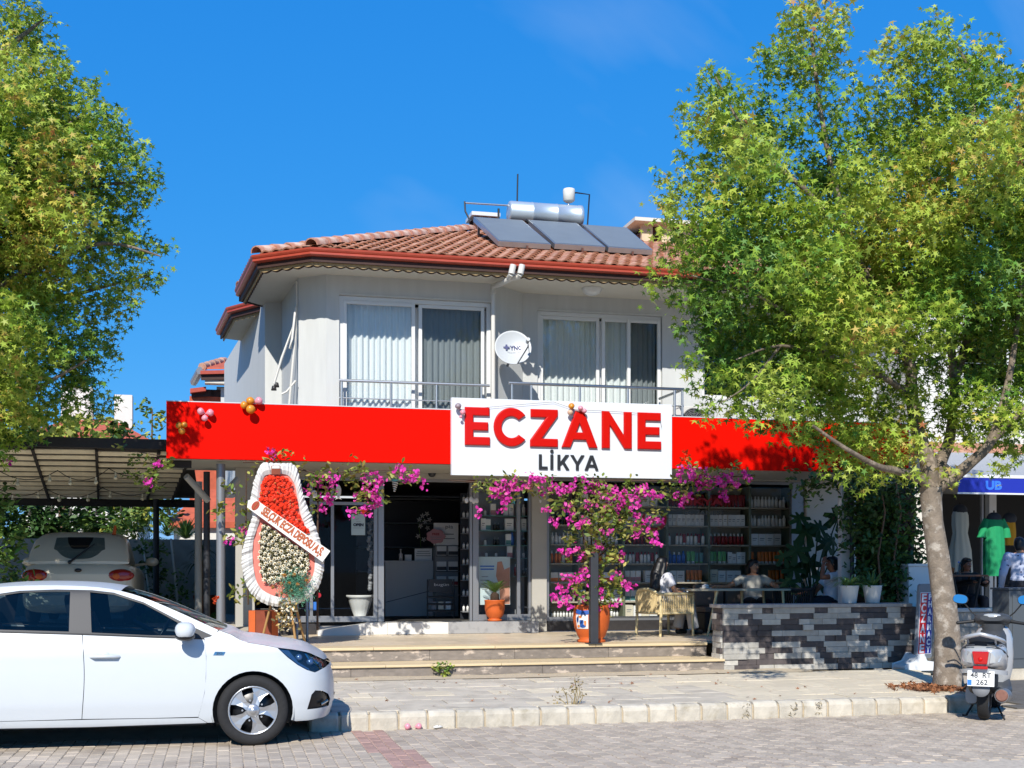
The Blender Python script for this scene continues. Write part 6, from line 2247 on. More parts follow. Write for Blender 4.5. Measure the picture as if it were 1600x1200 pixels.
leafy('hedge_bush', 'bush with yellowish leaves hanging over the garden wall near the thin post', 'bush', cl([(205, 820, 20), (215, 800, 18), (195, 835, 14), (255, 790, 18), (270, 800, 14)], 24.9, .2), 2000, .06, 'oval', ['leaf_yellow', 'leaf_mid'], at(208, 850, 24.9), 33)
leafy('climbing_plant', 'dark shrub growing against the grey garden wall behind the carport', 'shrub', cl([(240, 860, 18), (245, 890, 16), (240, 910, 12), (248, 935, 12)], 24.2, .1), 3000, .055, 'oval', ['leaf_deep', 'leaf_mid'], at(244, 950, 24.2), 34)
leafy('climbing_plant', 'slim green shrub beside a white stem near the red pot', 'shrub', cl([(275, 925, 12), (278, 905, 8), (277, 945, 14)], 23.6, .1), 3500, .045, 'oval', ['leaf_mid'], at(277, 958, 23.6), 35)
# spiky yucca and palms
def rosette(name, label, c, n, L_, w, m, seed, stem=None, group=None, emin=.1, emax=1.4):
 t = root(name, label, 'plant', c if stem is None else stem, group=group)
 g_ = random.Random(seed)
 for i in range(n):
  a = g_.uniform(0, 2 * PI); e = g_.uniform(emin, emax); l_ = L_ * g_.uniform(.7, 1.1)
  d = Vector((math.cos(a) * math.cos(e), math.sin(a) * math.cos(e), math.sin(e)))
  side = Vector((-math.sin(a), math.cos(a), 0))
  vs = []
  for k in range(5):
   tt = k / 4
   p = Vector(c) + d * l_ * tt - Vector((0, 0, .25 * l_ * tt ** 2.5))
   ww = w * (1 - tt) ** .7 * (.6 + .8 * min(1, tt * 3)) + .001
   vs += [p - side * ww, p + side * ww]
  MB().add(vs, [(2 * k, 2 * k + 1, 2 * k + 3, 2 * k + 2) for k in range(4)], 0, True).build('leaf', m, t, fix=False)
 if stem is not None:
  MB().tube([stem, Vector(stem).lerp(Vector(c), .5) + Vector((.03, 0, 0)), c], [.05, .04, .035], 8).build('stem', 'bark_brown', t)
 return t
mat('yucca_leaf', '#6f8f45', .5, isl=.2, transl=.25, rnd=.2)
mat('dracaena_leaf', '#334f2a', .5, rnd=.25, transl=.15)
rosette('yucca', 'bright spiky yucca growing above the garden wall', at(290, 842, 25.2), 70, .62, .022, 'yucca_leaf', 3, emin=.2)
rosette('yucca', 'smaller spiky yucca left of the bright one above the wall', at(262, 838, 25.4), 40, .5, .02, 'yucca_leaf', 4, emin=.2)
pf = root('palm', 'drooping green palm fronds above the garden wall beside the dark post', 'plant', at(225, 850, 25.0))
for i, (dx, dz, L_) in enumerate(((.5, 1, 1.1), (.8, .75, .95), (-.3, 1, .9), (.25, 1, 1.0), (-.7, .7, .8), (1, .5, .8))):
 mb = MB(); frond(mb, at(218, 850, 25.0), (dx, -.25, dz), L_, .28, .45, 18, lw=.022)
 mb.build('frond', 'yucca_leaf', pf, fix=False)
dp_ = atz(322, 962, .575)
dpy = 22.0
red_pot = lathe_pot('potted_dracaena', 'red clay pot with a tall dracaena beside the dark carport post', 'potted plant', Vector((ax(321, dpy), dpy, .70)), [(0, 0), (.15, 0), (.2, .36), (.21, .37), (.21, .42), (.18, .42), (.17, .36), (0, .35)], 'terracotta_dark', soil_r=.17, soil_z=.37)
for (px, py, n_, sd) in ((316, 860, 26, 1), (308, 880, 18, 2), (325, 905, 16, 3)):
 c = at(px, py, dpy)
 MB().tube([Vector((ax(321, dpy) + .03 * sd - .06, dpy, .93)), c], [.03, .022], 7).build('stem', 'bark_brown', red_pot)
 g_ = random.Random(sd)
 for i in range(n_):
  a = g_.uniform(0, 2 * PI); e = g_.uniform(-.1, 1.2); l_ = g_.uniform(.3, .5)
  d = Vector((math.cos(a) * math.cos(e), math.sin(a) * math.cos(e), math.sin(e))); side = Vector((-math.sin(a), math.cos(a), 0))
  vs = []
  for k in range(5):
   tt = k / 4
   p = c + d * l_ * tt - Vector((0, 0, .7 * l_ * tt ** 2)); ww = .018 * (1 - tt ** 2) + .001
   vs += [p - side * ww, p + side * ww]
  MB().add(vs, [(2 * k, 2 * k + 1, 2 * k + 3, 2 * k + 2) for k in range(4)], 0, True).build('leaf', 'dracaena_leaf', red_pot, fix=False)
for i, (pa, pb, lab) in enumerate((((267, 842), (279, 955), 'pale slanted stake leaning on the garden wall right of the dark shrub'), ((223, 842), (236, 950), 'pale slanted stake leaning on the garden wall left of the dark shrub'))):
 a, b_ = at(*pa, 24.4), at(*pb, 24.0)
 tag(MB().tube([b_, a], .022, 7).build('stake', 'soffit', org=b_), lab, 'stake', group='pale stakes against the garden wall')
# plot of grass and low plants at the foot of the wall
P_ = np.stack([np.random.default_rng(3).uniform(ax(215, 22.6), ax(345, 20.6), 1600), np.random.default_rng(4).uniform(20.8, 24.3, 1600), np.full(1600, .72)], 1)
gr = link('ground_cover', leaves_mesh('ground_cover', P_, .09, 'blade', 'leaf_mid', up=-.2, seed=4))
tag(gr, 'low weedy grass growing at the foot of the garden wall', 'grass', kind='stuff')
# red garden shed roof and houses further away
def far_house(label, x0, x1, y0, y1, z0, z1, rise, over=.5, wins=(), chim=None, wall='house_white', gable=False):
 t = root('house', label, 'house', ((x0 + x1) / 2, y0, z0))
 MB().box(x0, x1, y0, y1, z0, z1).build('wall', wall, t)
 rf = MB()
 a = [(x0 - over, y0 - over, z1), (x1 + over, y0 - over, z1), (x1 + over, y1 + over, z1), (x0 - over, y1 + over, z1)]
 ym = (y0 + y1) / 2
 r0, r1 = (x0 + (x1 - x0) * (.02 if gable else .3), ym, z1 + rise), (x1 - (x1 - x0) * (.02 if gable else .3), ym, z1 + rise)
 vs = a + [r0, r1] + [(p[0], p[1], p[2] - .15) for p in a]
 rf.add(vs, [(0, 1, 5, 4), (1, 2, 5), (2, 3, 4, 5), (3, 0, 4), (0, 6, 7, 1), (1, 7, 8, 2), (2, 8, 9, 3), (3, 9, 6, 0), (6, 9, 8, 7)])
 roof_ = rf.build('roof', 'roof_far', t)
 for wx, wz_, ww, wh in wins:
  f_ = MB(); frame_rect(f_, wx, wx + ww, wz_, wz_ + wh, y0 - .06, .07, .05)
  f_ = f_.build('window', 'pvc_white', t)
  MB().box(wx + .07, wx + ww - .07, y0 - .03, y0 - .02, wz_ + .07, wz_ + wh - .07).build('pane', 'collector_glass', f_)
 if chim:
  for cx, cz0, cw, chh in chim:
   MB().box(cx, cx + cw, ym - .3, ym + .3, cz0, cz0 + chh).build('chimney', wall, roof_)
 return t
a, b_ = at(278, 815, 31), at(330, 815, 31)
far_house('low shed with a plain red roof beyond the garden wall', a.x - .1, b_.x + 1.5, 31, 34, .5, a.z, .9, .15, wall='house_white')
# roof rows of the second house, left of the main one
y2 = 36
q0, q1 = at(312, 600, y2), at(404, 600, y2)
H2 = root('house', 'second pale house with red tiled eaves showing behind the left corner of the pharmacy', 'house', (q0.x + 3, y2, 0))
MB().box(at(345, 600, y2).x, q1.x + 4, y2, y2 + 8, .5, at(350, 606, y2).z).build('wall', 'render_wall', H2)
def band_(px0, py0, px1, py1, y, h, m, nm, dep=1.2):
 a_, b2 = at(px0, py0, y), at(px1, py1, y)
 return MB().prism([a_, b2, b2 - Vector((0, 0, h)), a_ - Vector((0, 0, h))], (0, dep, 0)).build(nm, m, H2)
band_(313, 579, 415, 577, y2 - .55, .10, 'gutter_red', 'gutter', .08)
band_(314, 585, 415, 583, y2 - .46, .16, 'eave_brown', 'eave_board', .06)
band_(316, 591, 415, 590, y2 - .44, .05, 'gutter_red', 'eave_trim', .08)
s_a, s_b = at(320, 594, y2 - .5), at(415, 594, y2 - .5)
MB().box(s_a.x, s_b.x + 3, y2 - .4, y2, s_a.z - .06, s_a.z + .02).build('soffit', 'soffit', H2)
MB().box(s_a.x, s_b.x + 3, y2 - .43, y2 + .5, s_a.z + .021, at(320, 579, y2 - .5).z + .02).build('eave_box', 'eave_brown', H2)
MB().box(at(345, 600, y2).x - .12, q1.x + 4, y2 + .25, y2 + 3, s_a.z - 1.4, s_a.z - .061).build('upper_wall', 'render_wall', H2)
r_a, r_b, r_c, r_d = at(316, 577, y2 - .5), at(420, 576, y2 - .5), at(405, 560, y2 + 2.2), at(352, 566, y2 + 2.2)
rf2 = MB().prism([r_a, r_b, r_b + Vector((3, 0, 0)), r_c + Vector((3, 0, 0)), r_d], (0, .02, .05)).build('roof', 'roof_far', H2)
for i in range(5):
 p_ = r_a.lerp(r_d, i / 5); q_ = r_a.lerp(r_d, (i + 1) / 5)
 MB().tube([p_ + Vector((0, 0, .07)), q_ + Vector((0, 0, .05))], [.12, .10], 8).build('hip_tile', 'ridge_tile', rf2)
for k in range(9):
 x_ = r_a.x + 1.0 + k * .3
 MB().tube([(x_, y2 - .52, r_a.z + .06), (x_ + .1, y2 + 1.2, r_a.z + .38)], .07, 6).build('tile_row', 'ridge_tile', rf2)
MB().tube([at(313, 579, y2 - .5), at(303, 597, y2 + 1.2)], .12, 6).build('gutter', 'aluminium', H2)
band_(297, 607, 322, 604, y2 - .1, .12, 'gutter_red', 'gutter', .3)
band_(299, 612, 330, 610, y2 + .1, .16, 'eave_brown', 'eave_board', .2)
MB().box(at(299, 612, y2).x + .05, at(345, 612, y2).x, y2 + .21, y2 + .6, at(299, 625, y2).z, at(299, 606, y2).z).build('eave_box', 'eave_brown', H2)
p0_ = at(296, 618, y2 + .1)
MB().box(p0_.x, p0_.x + 3, y2 + .2, y2 + .3, .5, p0_.z).build('wall', 'roof_far', H2)
tag(MB().tube([at(385, 568, 37), at(385, 536, 37)], .025, 6).build('antenna_pole', 'pvc_white', org=at(385, 568, 37)), 'thin white mast on the second house behind the left eaves', 'pole')
hx = 48
far_house('white house with an orange tiled roof seen through the left tree', ax(40, hx), ax(215, hx), hx, hx + 8, .4, az(690, 150, hx), (at(150, 655, hx + 4).z - az(690, 150, hx)), .6, wins=[(ax(100, hx), az(690, 150, hx) - 1.6, 1.2, 1.2)], chim=[(ax(165, hx), az(690, 150, hx), .7, 2.3), (ax(75, hx), az(690, 150, hx), 1.2, 2.6)])
leafy('tree', 'slender sparse young tree left of the red sign board', 'tree', cl([(225, 665, 12), (232, 640, 9), (245, 660, 10), (240, 685, 12), (222, 690, 10), (250, 645, 6), (220, 645, 6)], 27, .2), 700, .06, 'oval', ['leaf_mid', 'leaf_yellow'], at(235, 760, 27), 36, trunk=[([at(236, 760, 27), at(238, 640, 27)], [.04, .01])], shell=.1)
leafy('tree', 'yellow green tree behind the carport roof', 'tree', cl([(20, 660, 40), (70, 670, 35), (110, 668, 28), (150, 672, 28), (190, 680, 20), (45, 690, 40), (120, 690, 40), (175, 692, 24), (205, 690, 16)], 28.5, .8), 1000, .10, 'oval', ['leaf_yellow', 'leaf_mid', 'leaf_deep'], at(100, 800, 28.5), 37, mi_p=[.45, .4, .15], trunk=[([at(100, 840, 28.5), at(95, 690, 28.5)], [.12, .06])], shell=.2)
# == right: the neighbouring shop
mat('awning_grey', '#9a9da0', .7, var=.05)
mat('awning_blue', '#10269a', .6)
mat('awning_print', '#2f6fe0', .6)
mat('siding_white', '#d2d1cc', .8)
mat('dress_green', '#0f8a55', .8, var=.1)
mat('dress_white', '#b9bdb4', .85)
mat('garment_yellow', '#b98a1c', .85)
mat('wood_brown', '#6b4630', .6, var=.2, scale=8)
mat('basket_brown', '#8a5326', .8, var=.2, scale=30)
glass('bottle_clear', '#e4eef2', .8, .06)
NY = 21.5
nx0, nx1 = ax(1428, NY), 24.0
nb_ = root('neighbour_shop', 'white building with a blue awning shop at the right edge', 'building', (nx0 + 3, NY, 0))
b = MB()
b.box(nx0, nx1, NY, NY + 9, 3.35, 6.7)
b.box(nx0, nx0 + .3, NY + .002, NY + 9, .2, 3.348)
b.build('wall', 'siding_white', nb_)
for k in range(4):
 MB().box(nx0, nx1, NY - .012, NY - .001, 3.9 + k * .6, 4.485 + k * .6).build('siding_board', 'siding_white', nb_)
ins = MB()
ins.box(nx0 + .3, nx1, NY + 4, NY + 4.1, .2, 3.35); ins.box(nx0 + .3, nx1, NY, NY + 4, .2, .5)
ins.build('shop_interior', 'shop_inner', nb_)
for px in (1550,):
 MB().box(ax(px - 5, NY), ax(px + 6, NY), NY - .02, NY + .12, .5, 3.35).build('post', 'pvc_white', nb_)
MB().box(ax(1534, NY), ax(1537, NY), NY, NY + .06, .5, 3.3).build('mullion', 'aluminium', nb_)
z_l = az(700, 1520, NY)
lt = []
for k in range(26):
 x_ = nx0 + .1 + k * .28
 lt.append(MB().prism([(x_, NY - .55, z_l - .18), (x_ + .26, NY - .55, z_l - .18), (x_ + .26, NY - .02, z_l + .06), (x_, NY - .02, z_l + .06)], (0, .01, .04)).build('tile', 'roof_tile', nb_))
wz_ = 5.2
for px in (1500, 1580):
 f_ = MB(); x_ = ax(px, NY); frame_rect(f_, x_, x_ + 1.1, wz_, wz_ + 1.2, NY - .03, .06, .05)
 f_ = f_.build('window', 'pvc_white', nb_); MB().box(x_ + .06, x_ + 1.04, NY - .012, NY - .004, wz_ + .06, wz_ + 1.14).build('pane', 'collector_glass', f_)
aw = root('awning', 'shop awning with grey top and dark blue valance right of the tree', 'awning', at(1550, 760, 18.6))
AYF = 18.6
a0, a1 = ax(1497, AYF), 20.0
zb_a, zt_a = az(769, 1500, AYF), az(746, 1500, AYF)
zback = az(704, 1480, NY - .3)
MB().prism([(a0, AYF, zt_a + .03), (a1, AYF, zt_a + .03), (a1, NY - .25, zback), (nx0 + .25, NY - .25, zback)], (0, 0, .02)).build('canvas', 'awning_grey', aw)
MB().box(a0, a1, AYF - .012, AYF + .004, zb_a, zt_a).build('valance', 'awning_blue', aw)
MB().box(a0, a1, AYF - .02, AYF + .02, zt_a + .001, zt_a + .055).build('front_bar', 'pvc_white', aw)
MB().box(a0 - .02, a1, AYF - .02, AYF + .004, zb_a - .03, zb_a - .002).build('hem_bar', 'pvc_white', aw)
text('UB', .2, 'awning_print', aw, face_M((ax(1552, AYF), AYF - .015, (zb_a + zt_a) / 2)), bold=.01, fit=.32)
# low wall, cabinet
lw_y = 16.3
lx0, lx1 = ax(1497, lw_y), ax(1592, lw_y)
lw2 = root('stone_wall', 'low grey stone wall with a white cap behind the scooter', 'wall', (lx0, lw_y, ZP))
MB().box(ax(1440, lw_y), lx1, lw_y + .02, lw_y + .25, .0, .93).build('core', 'garden_wall', lw2)
blk = []
for r_ in range(4):
 x_ = ax(1440, lw_y) + (-.1 if r_ % 2 else 0)
 while x_ < lx1 - .05:
  blk.append((max(x_, ax(1440, lw_y)), min(x_ + .4, lx1) - .006, lw_y - .01, lw_y + .02, .02 + r_ * .228, .02 + (r_ + 1) * .228 - .006)); x_ += .4
pieces('stone', blk, 'cladding_light', lw2, bev=.003, jit=.0)
MB().box(ax(1440, lw_y), lx1, lw_y - .04, lw_y + .3, .932, .98).build('cap_slab', 'white_marble', lw2, bev=.004)
mat('cabinet_grey', '#4e5459', .5)
cb_y = 15.2
cbx = ax(1577, cb_y)
cbo = root('utility_cabinet', 'dark grey utility cabinet at the right edge behind the scooter', 'cabinet', (cbx + .35, cb_y, .02))
MB().box(cbx, cbx + .75, cb_y, cb_y + .4, .16, 1.28).build('casing', 'cabinet_grey', cbo, bev=.01)
MB().box(cbx + .05, cbx + .7, cb_y - .012, cb_y - .002, .3, 1.2).build('door', 'cabinet_grey', cbo, bev=.004)
MB().box(cbx - .04, cbx + .8, cb_y - .03, cb_y + .43, .0, .158).build('plinth', 'kerb_stone', cbo, bev=.006)
MB().box(cbx - .02, cbx + .77, cb_y - .02, cb_y + .42, 1.282, 1.31).build('lid', 'cabinet_grey', cbo, bev=.004)
wcx, wcy = ax(1420, 16.9), 16.9
wc = root('white_cabinet', 'white box cabinet standing between the ivy and the tree trunk', 'cabinet', (wcx + .3, wcy, .3))
MB().box(wcx, wcx + .5, wcy, wcy + .45, .3, 1.62).build('casing', 'pvc_white', wc, bev=.008)
MB().box(wcx - .02, wcx + .52, wcy - .02, wcy + .47, 1.622, 1.66).build('top', 'white_marble', wc, bev=.004)
# clothes on show
def garment(name, label, px, y, prof, m, folds=10, depth=.55, stand=True, zf=.5, head=None):
 t = root(name, label, 'garment', Vector((ax(px, y), y, zf)))
 X = ax(px, y)
 mb = MB()
 n_ = 48
 vs = []
 for hw, z in prof:
  for k in range(n_):
   a_ = 2 * PI * k / n_
   f_ = 1 + (.07 * math.sin(a_ * folds + z * 2)) * (1 if z < prof[-1][1] - .25 else .2)
   vs.append((X + hw * f_ * math.cos(a_), y + hw * depth * f_ * math.sin(a_), z))
 mb.add(vs, [(i * n_ + k, i * n_ + (k + 1) % n_, (i + 1) * n_ + (k + 1) % n_, (i + 1) * n_ + k) for i in range(len(prof) - 1) for k in range(n_)], 0, True)
 mb.build('dress', m, t, fix=False)
 MB().tube([(X, y, zf + .03), (X, y, prof[-1][1] + .12)], .016, 6).build('stand_pole', 'carport_dark', t)
 MB().lathe([(0, .03), (.14, .02), (.15, 0)], 16, (X, y, zf)).build('stand_base', 'carport_dark', t)
 MB().sph((X, y, prof[-1][1] - .03), (.15, .09, .12), 14, 8).build('bust', 'seat_fabric', t)
 return t
gy = 19.3
def gz(py, px=1550, y=gy): return az(py, px, y)
garment('dress_on_stand', 'bright green dress hanging on a stand under the blue awning', 1553, gy, [(.20, gz(900)), (.21, gz(870)), (.2, gz(845)), (.185, gz(825)), (.19, gz(815)), (.10, gz(808))], 'dress_green', 12)
for sg in (-1, 1):
 gs = MB(); gs.tube([(ax(1553, gy) + sg * .15, gy, gz(812)), (ax(1553, gy) + sg * .24, gy, gz(828)), (ax(1553, gy) + sg * .25, gy, gz(840))], [.06, .075, .085], 12)
 gs.build('sleeve', 'dress_green', bpy.data.objects['dress_on_stand'])
garment('dress_on_stand', 'pale sleeveless dress on a mannequin bust behind the seated woman', 1500, 20.6, [(.26, az(900, 1500, 20.6)), (.22, az(860, 1500, 20.6)), (.15, az(833, 1500, 20.6)), (.17, az(820, 1500, 20.6)), (.17, az(805, 1500, 20.6)), (.12, az(795, 1500, 20.6))], 'dress_white', 9)
garment('dress_on_stand', 'yellow top hanging behind the green dress', 1577, 20.4, [(.13, az(852, 1577, 20.4)), (.13, az(830, 1577, 20.4)), (.12, az(815, 1577, 20.4)), (.08, az(808, 1577, 20.4))], 'garment_yellow', 7)
tb_y = 18.3
tb = table('table', 'dark wooden cafe table in front of the seated woman at right', ax(1484, tb_y), ax(1545, tb_y), tb_y, tb_y + .5, az(898, 1515, tb_y), [(ax(1492, tb_y), tb_y + .05, .25), (ax(1535, tb_y), tb_y + .05, -.25), (ax(1495, tb_y), tb_y + .45, .25), (ax(1540, tb_y), tb_y + .45, -.25)], m='wood_brown', ml='carport_dark', zf=.45)
tz = az(898, 1515, tb_y)
bk = root('basket', 'small brown basket on the dark wooden cafe table', 'basket', Vector((ax(1493, tb_y), tb_y + .2, tz + .002)))
MB().lathe([(0, .01), (.085, .01), (.1, .10), (.105, .11), (.095, .11), (.08, .02)], 18, ORG[bk]).build('body', 'basket_brown', bk)
MB().tube([ORG[bk] + Vector((.095 * math.cos(R(a_)), 0, .1 + .02 * math.sin(R(a_)))) for a_ in range(0, 181, 20)], .008, 6).build('handle', 'basket_brown', bk)
wb = root('water_bottle', 'clear plastic water bottle on the dark wooden cafe table', 'bottle', Vector((ax(1506, tb_y), tb_y + .15, tz + .002)))
MB().lathe([(0, 0), (.032, 0), (.034, .02), (.032, .08), (.034, .14), (.02, .18), (.013, .2), (.013, .22)], 14, ORG[wb]).build('body', 'bottle_clear', wb)
MB().lathe([(.015, .2), (.015, .225), (0, .226)], 10, ORG[wb]).build('cap', 'plate_blue', wb)
def simple_chair(label, c, ang, m='carport_dark', group=None):
 t = root('chair', label, 'chair', c, ang, group=group); ORG[t] = Vector((0, 0, 0))
 for x_ in (-.2, .2):
  for y_ in (-.2, .2):
   MB().tube([(x_, y_, 0), (x_, y_, .44 if y_ > 0 else .85)], .014, 7).build('leg', m, t, local=True)
 MB().box(-.22, .22, -.22, .22, .43, .46).build('seat', m, t, local=True, bev=.01)
 for z_ in (.58, .70, .82): MB().box(-.2, .2, -.215, -.195, z_ - .03, z_ + .03).build('back_slat', m, t, local=True)
 return t
simple_chair('dark cafe chair beside the table below the green dress', Vector((ax(1556, 18.6), 18.6, .45)), R(80), group='dark cafe chairs')
# == inside the shop window
mat('shelf_wood', '#a59b89', .6)
mat('shelf_metal', '#6a6f5c', .5)
mat('pack_white', '#e3e2de', .5, rnd=.08)
mat('pack_cream', '#d2cab5', .5, rnd=.08)
mat('pack_orange', '#e07420', .45, rnd=.1)
mat('pack_red', '#8e1d22', .45, rnd=.1)
mat('pack_blue', '#2c67b8', .4, rnd=.12)
mat('pack_green', '#64a860', .45, rnd=.12)
mat('pack_pink', '#b98186', .5, rnd=.1)
mat('pack_dark', '#22252c', .4)
mat('pack_teal', '#5d8f8c', .5, rnd=.1)
mat('pack_grey', '#7e8083', .5, rnd=.1)
SHY = WG + .30
ups = [858, 905, 975, 1043, 1108, 1172, 1236]
SHX = [ax(p, SHY) + (.01 if i == 0 else 0) for i, p in enumerate(ups)]
SHZ = [3.02, 2.68, 2.345, 2.01, 1.68, 1.35, 1.02, .74]
shelf = root('shelf_unit', 'long shelving unit stocked with pharmacy products behind the large window', 'shelves', (SHX[0], SHY, ZD))
for i, x in enumerate(SHX):
 MB().box(x - .02, x + .02, SHY, SHY + .38, ZD, 3.05).build('upright', 'shelf_metal', shelf)
for i in range(6):
 for z in SHZ[1:]:
  MB().box(SHX[i] + .021, SHX[i + 1] - .021, SHY + .01, SHY + .36, z - .025, z).build('shelf', 'shelf_wood', shelf)
 MB().box(SHX[i] + .021, SHX[i + 1] - .021, SHY + .361, SHY + .375, ZD, 3.05).build('back_panel', 'shelf_wood', shelf)
def pk_box(w, d, h, m1, m2=None):
 mb = MB().box(-w / 2, w / 2, -d / 2, d / 2, 0, h)
 if m2: mb.box(-w / 2 - .001, w / 2 + .001, -d / 2 - .0015, -d / 2, h * .06, h * .45, 1)
 else: mb.box(-w * .32, w * .32, -d / 2 - .0015, -d / 2, h * .55, h * .62, 1); mb.box(-w * .32, w * .2, -d / 2 - .0015, -d / 2, h * .4, h * .45, 1)
 return mb.mesh('product', [m1, m2 or 'pack_grey'])
def pk_bottle(r_, h, m1, m2):
 mb = MB().lathe([(0, 0), (r_, 0), (r_, h * .66), (r_ * .85, h * .74), (r_ * .45, h * .78)], 12)
 mb.lathe([(r_ * .48, h * .78), (r_ * .48, h), (0, h)], 10, (0, 0, 0), 1)
 return mb.mesh('product', [m1, m2], fix=False)
def pk_tube(r_, h, m1, m2):
 mb = MB()
 n_ = 12; vs = []
 for z, a_, b_ in ((.18, 1, 1), (.6, 1.05, .7), (1, 1.15, .08)):
  vs += [(r_ * a_ * math.cos(2 * PI * j / n_), r_ * b_ * math.sin(2 * PI * j / n_), h * z) for j in range(n_)]
 mb.add(vs, [(i * n_ + j, i * n_ + (j + 1) % n_, (i + 1) * n_ + (j + 1) % n_, (i + 1) * n_ + j) for i in range(2) for j in range(n_)], 0, True)
 mb.lathe([(0, 0), (r_ * .8, 0), (r_ * .85, h * .18)], 12, (0, 0, 0), 1)
 return mb.mesh('product', [m1, m2], fix=False)
KINDS = {
'wb': ('white product boxes', 'box', .085, [pk_box(.08, .06, .2, 'pack_white'), pk_box(.08, .06, .17, 'pack_white')]),
'wB': ('wide white product cartons', 'box', .15, [pk_box(.14, .1, .2, 'pack_white'), pk_box(.14, .1, .22, 'pack_cream')]),
'wt': ('white bottles', 'bottle', .07, [pk_bottle(.03, .2, 'pack_white', 'pack_white'), pk_bottle(.03, .18, 'pack_white', 'pack_grey')]),
'ob': ('orange and white cartons', 'box', .14, [pk_box(.13, .08, .17, 'pack_white', 'pack_orange')]),
'ow': ('orange and white bottles', 'bottle', .068, [pk_bottle(.028, .22, 'pack_orange', 'pack_white'), pk_bottle(.028, .2, 'pack_white', 'pack_orange')]),
'ot': ('orange tubes', 'tube', .075, [pk_tube(.032, .21, 'pack_orange', 'pack_white')]),
'rb': ('dark red bottles', 'bottle', .075, [pk_bottle(.032, .2, 'pack_red', 'pack_white')]),
'rt': ('red tubes', 'tube', .07, [pk_tube(.03, .22, 'pack_red', 'pack_red')]),
'bb': ('blue bottles', 'bottle', .085, [pk_bottle(.036, .22, 'pack_blue', 'pack_blue'), pk_bottle(.036, .2, 'pack_blue', 'pack_white')]),
'gb': ('green tubes', 'tube', .08, [pk_tube(.034, .21, 'pack_green', 'pack_white'), pk_tube(.034, .19, 'pack_teal', 'pack_green')]),
'db': ('dark blue bottles', 'bottle', .085, [pk_bottle(.036, .21, 'pack_dark', 'pack_blue')]),
'pb': ('pink product boxes', 'box', .1, [pk_box(.09, .06, .2, 'pack_white', 'pack_pink'), pk_box(.09, .06, .18, 'pack_pink')]),
'tb': ('pale teal product boxes', 'box', .1, [pk_box(.09, .06, .19, 'pack_white', 'pack_teal'), pk_box(.09, .06, .2, 'pack_teal')]),
'sw': ('small white jars', 'jar', .055, [pk_bottle(.022, .11, 'pack_white', 'pack_grey'), pk_bottle(.022, .14, 'pack_white', 'pack_white')]),
'wr': ('white and red bottles', 'bottle', .07, [pk_bottle(.03, .2, 'pack_white', 'pack_red'), pk_tube(.03, .19, 'pack_red', 'pack_white')]),
'sm': ('small dark jars', 'jar', .07, [pk_bottle(.03, .13, 'pack_dark', 'pack_grey')]),
}
rows_ = [  # shelf index it stands on, kinds by bay
(1, ['', 'wB', 'wB', 'rt', 'rt', 'wt']), (2, ['db', 'wb', 'wb', 'wb', 'wb', 'wt']), (3, ['wt', 'wt', 'rb', 'wr', 'rb', 'wB']), (4, ['ow', 'ow', 'wr', 'bb gb', 'gb wb', 'ot']),
(5, ['ob', 'ob', 'pb wB', 'wB ot', 'wB', 'sm ot']), (6, ['sw', 'wB', 'tb pb', 'bb', 'bb wt', 'sm']), (7, ['sw', 'sw', 'wB', '', '', ''])]
ordn = {1: 'topmost', 2: 'second', 3: 'third', 4: 'fourth', 5: 'fifth', 6: 'sixth', 7: 'bottom'}
kr = random.Random(12)
kc = {}
nth = 'first second third fourth fifth sixth seventh eighth ninth tenth eleventh twelfth thirteenth fourteenth fifteenth sixteenth seventeenth eighteenth'.split()
npk = 0
for si, bays in rows_:
 for bi, kk in enumerate(bays):
  if not kk: continue
  ks = kk.split()
  x0, x1 = SHX[bi] + .035, SHX[bi + 1] - .035
  for qi, k in enumerate(ks):
   nm, cat, pitch, mes = KINDS[k]
   a, b_ = x0 + (x1 - x0) * qi / len(ks), x0 + (x1 - x0) * (qi + 1) / len(ks)
   x = a + pitch / 2
   while x + pitch / 2 <= b_ + .01 and npk < 298:
    if kr.random() > .02:
     me = mes[kr.randrange(len(mes))] if kr.random() < .4 else mes[0]
     o = link('product_' + cat, me, None, (x, SHY + .1 + kr.uniform(-.02, .02), SHZ[si] + .001), (0, 0, kr.uniform(-.12, .12)))
     kc[si, bi, k] = kc.get((si, bi, k), 0) + 1
     tag(o, '%s, %s from left, %s bay of the %s window shelf' % (nm[:-2] if nm.endswith('xes') else nm[:-1], nth[kc[si, bi, k] - 1], nth[bi], ordn[si]), cat, nm + ' on the shop window shelves')
     npk += 1
    x += pitch
# red lettering and emblem stuck on the window
mat('sticker_red', '#a01226', .5)
mat('sticker_grey', '#6d7274', .5)
GZ = WG + .026
wl_ = root('window_sticker', 'red LIKYA and grey ECZANESİ lettering stuck on the large window', 'sticker', at(1098, 790, GZ))
text('LIKYA', .16, 'sticker_red', wl_, face_M(at(1098, 784, GZ)), bold=.006, fit=ax(1130, GZ) - ax(1066, GZ))
text('ECZANESİ', .11, 'sticker_grey', wl_, face_M(at(1100, 800, GZ)), bold=.001, fit=ax(1132, GZ) - ax(1070, GZ))
em = root('window_emblem', 'round dark red emblem with a star stuck on the large window behind the flowers', 'sticker', at(1023, 815, GZ))
c = at(1022, 812, GZ)
arc_o = [(.23 * math.cos(R(a)), .20 * math.sin(R(a))) for a in range(150, 391, 10)]
arc_i = [(.17 * math.cos(R(a)), -.0 + .155 * math.sin(R(a)) + .012) for a in range(390, 149, -10)]
me = shape_mesh([arc_o + arc_i], .0005, 0, 'crescent')
me.materials.clear(); me.materials.append(MATS['sticker_red'])
for v in me.vertices: v.co = Vector((v.co.x + c.x, GZ - v.co.z, v.co.y + c.z)) - ORG[em]
link('crescent', me, em)
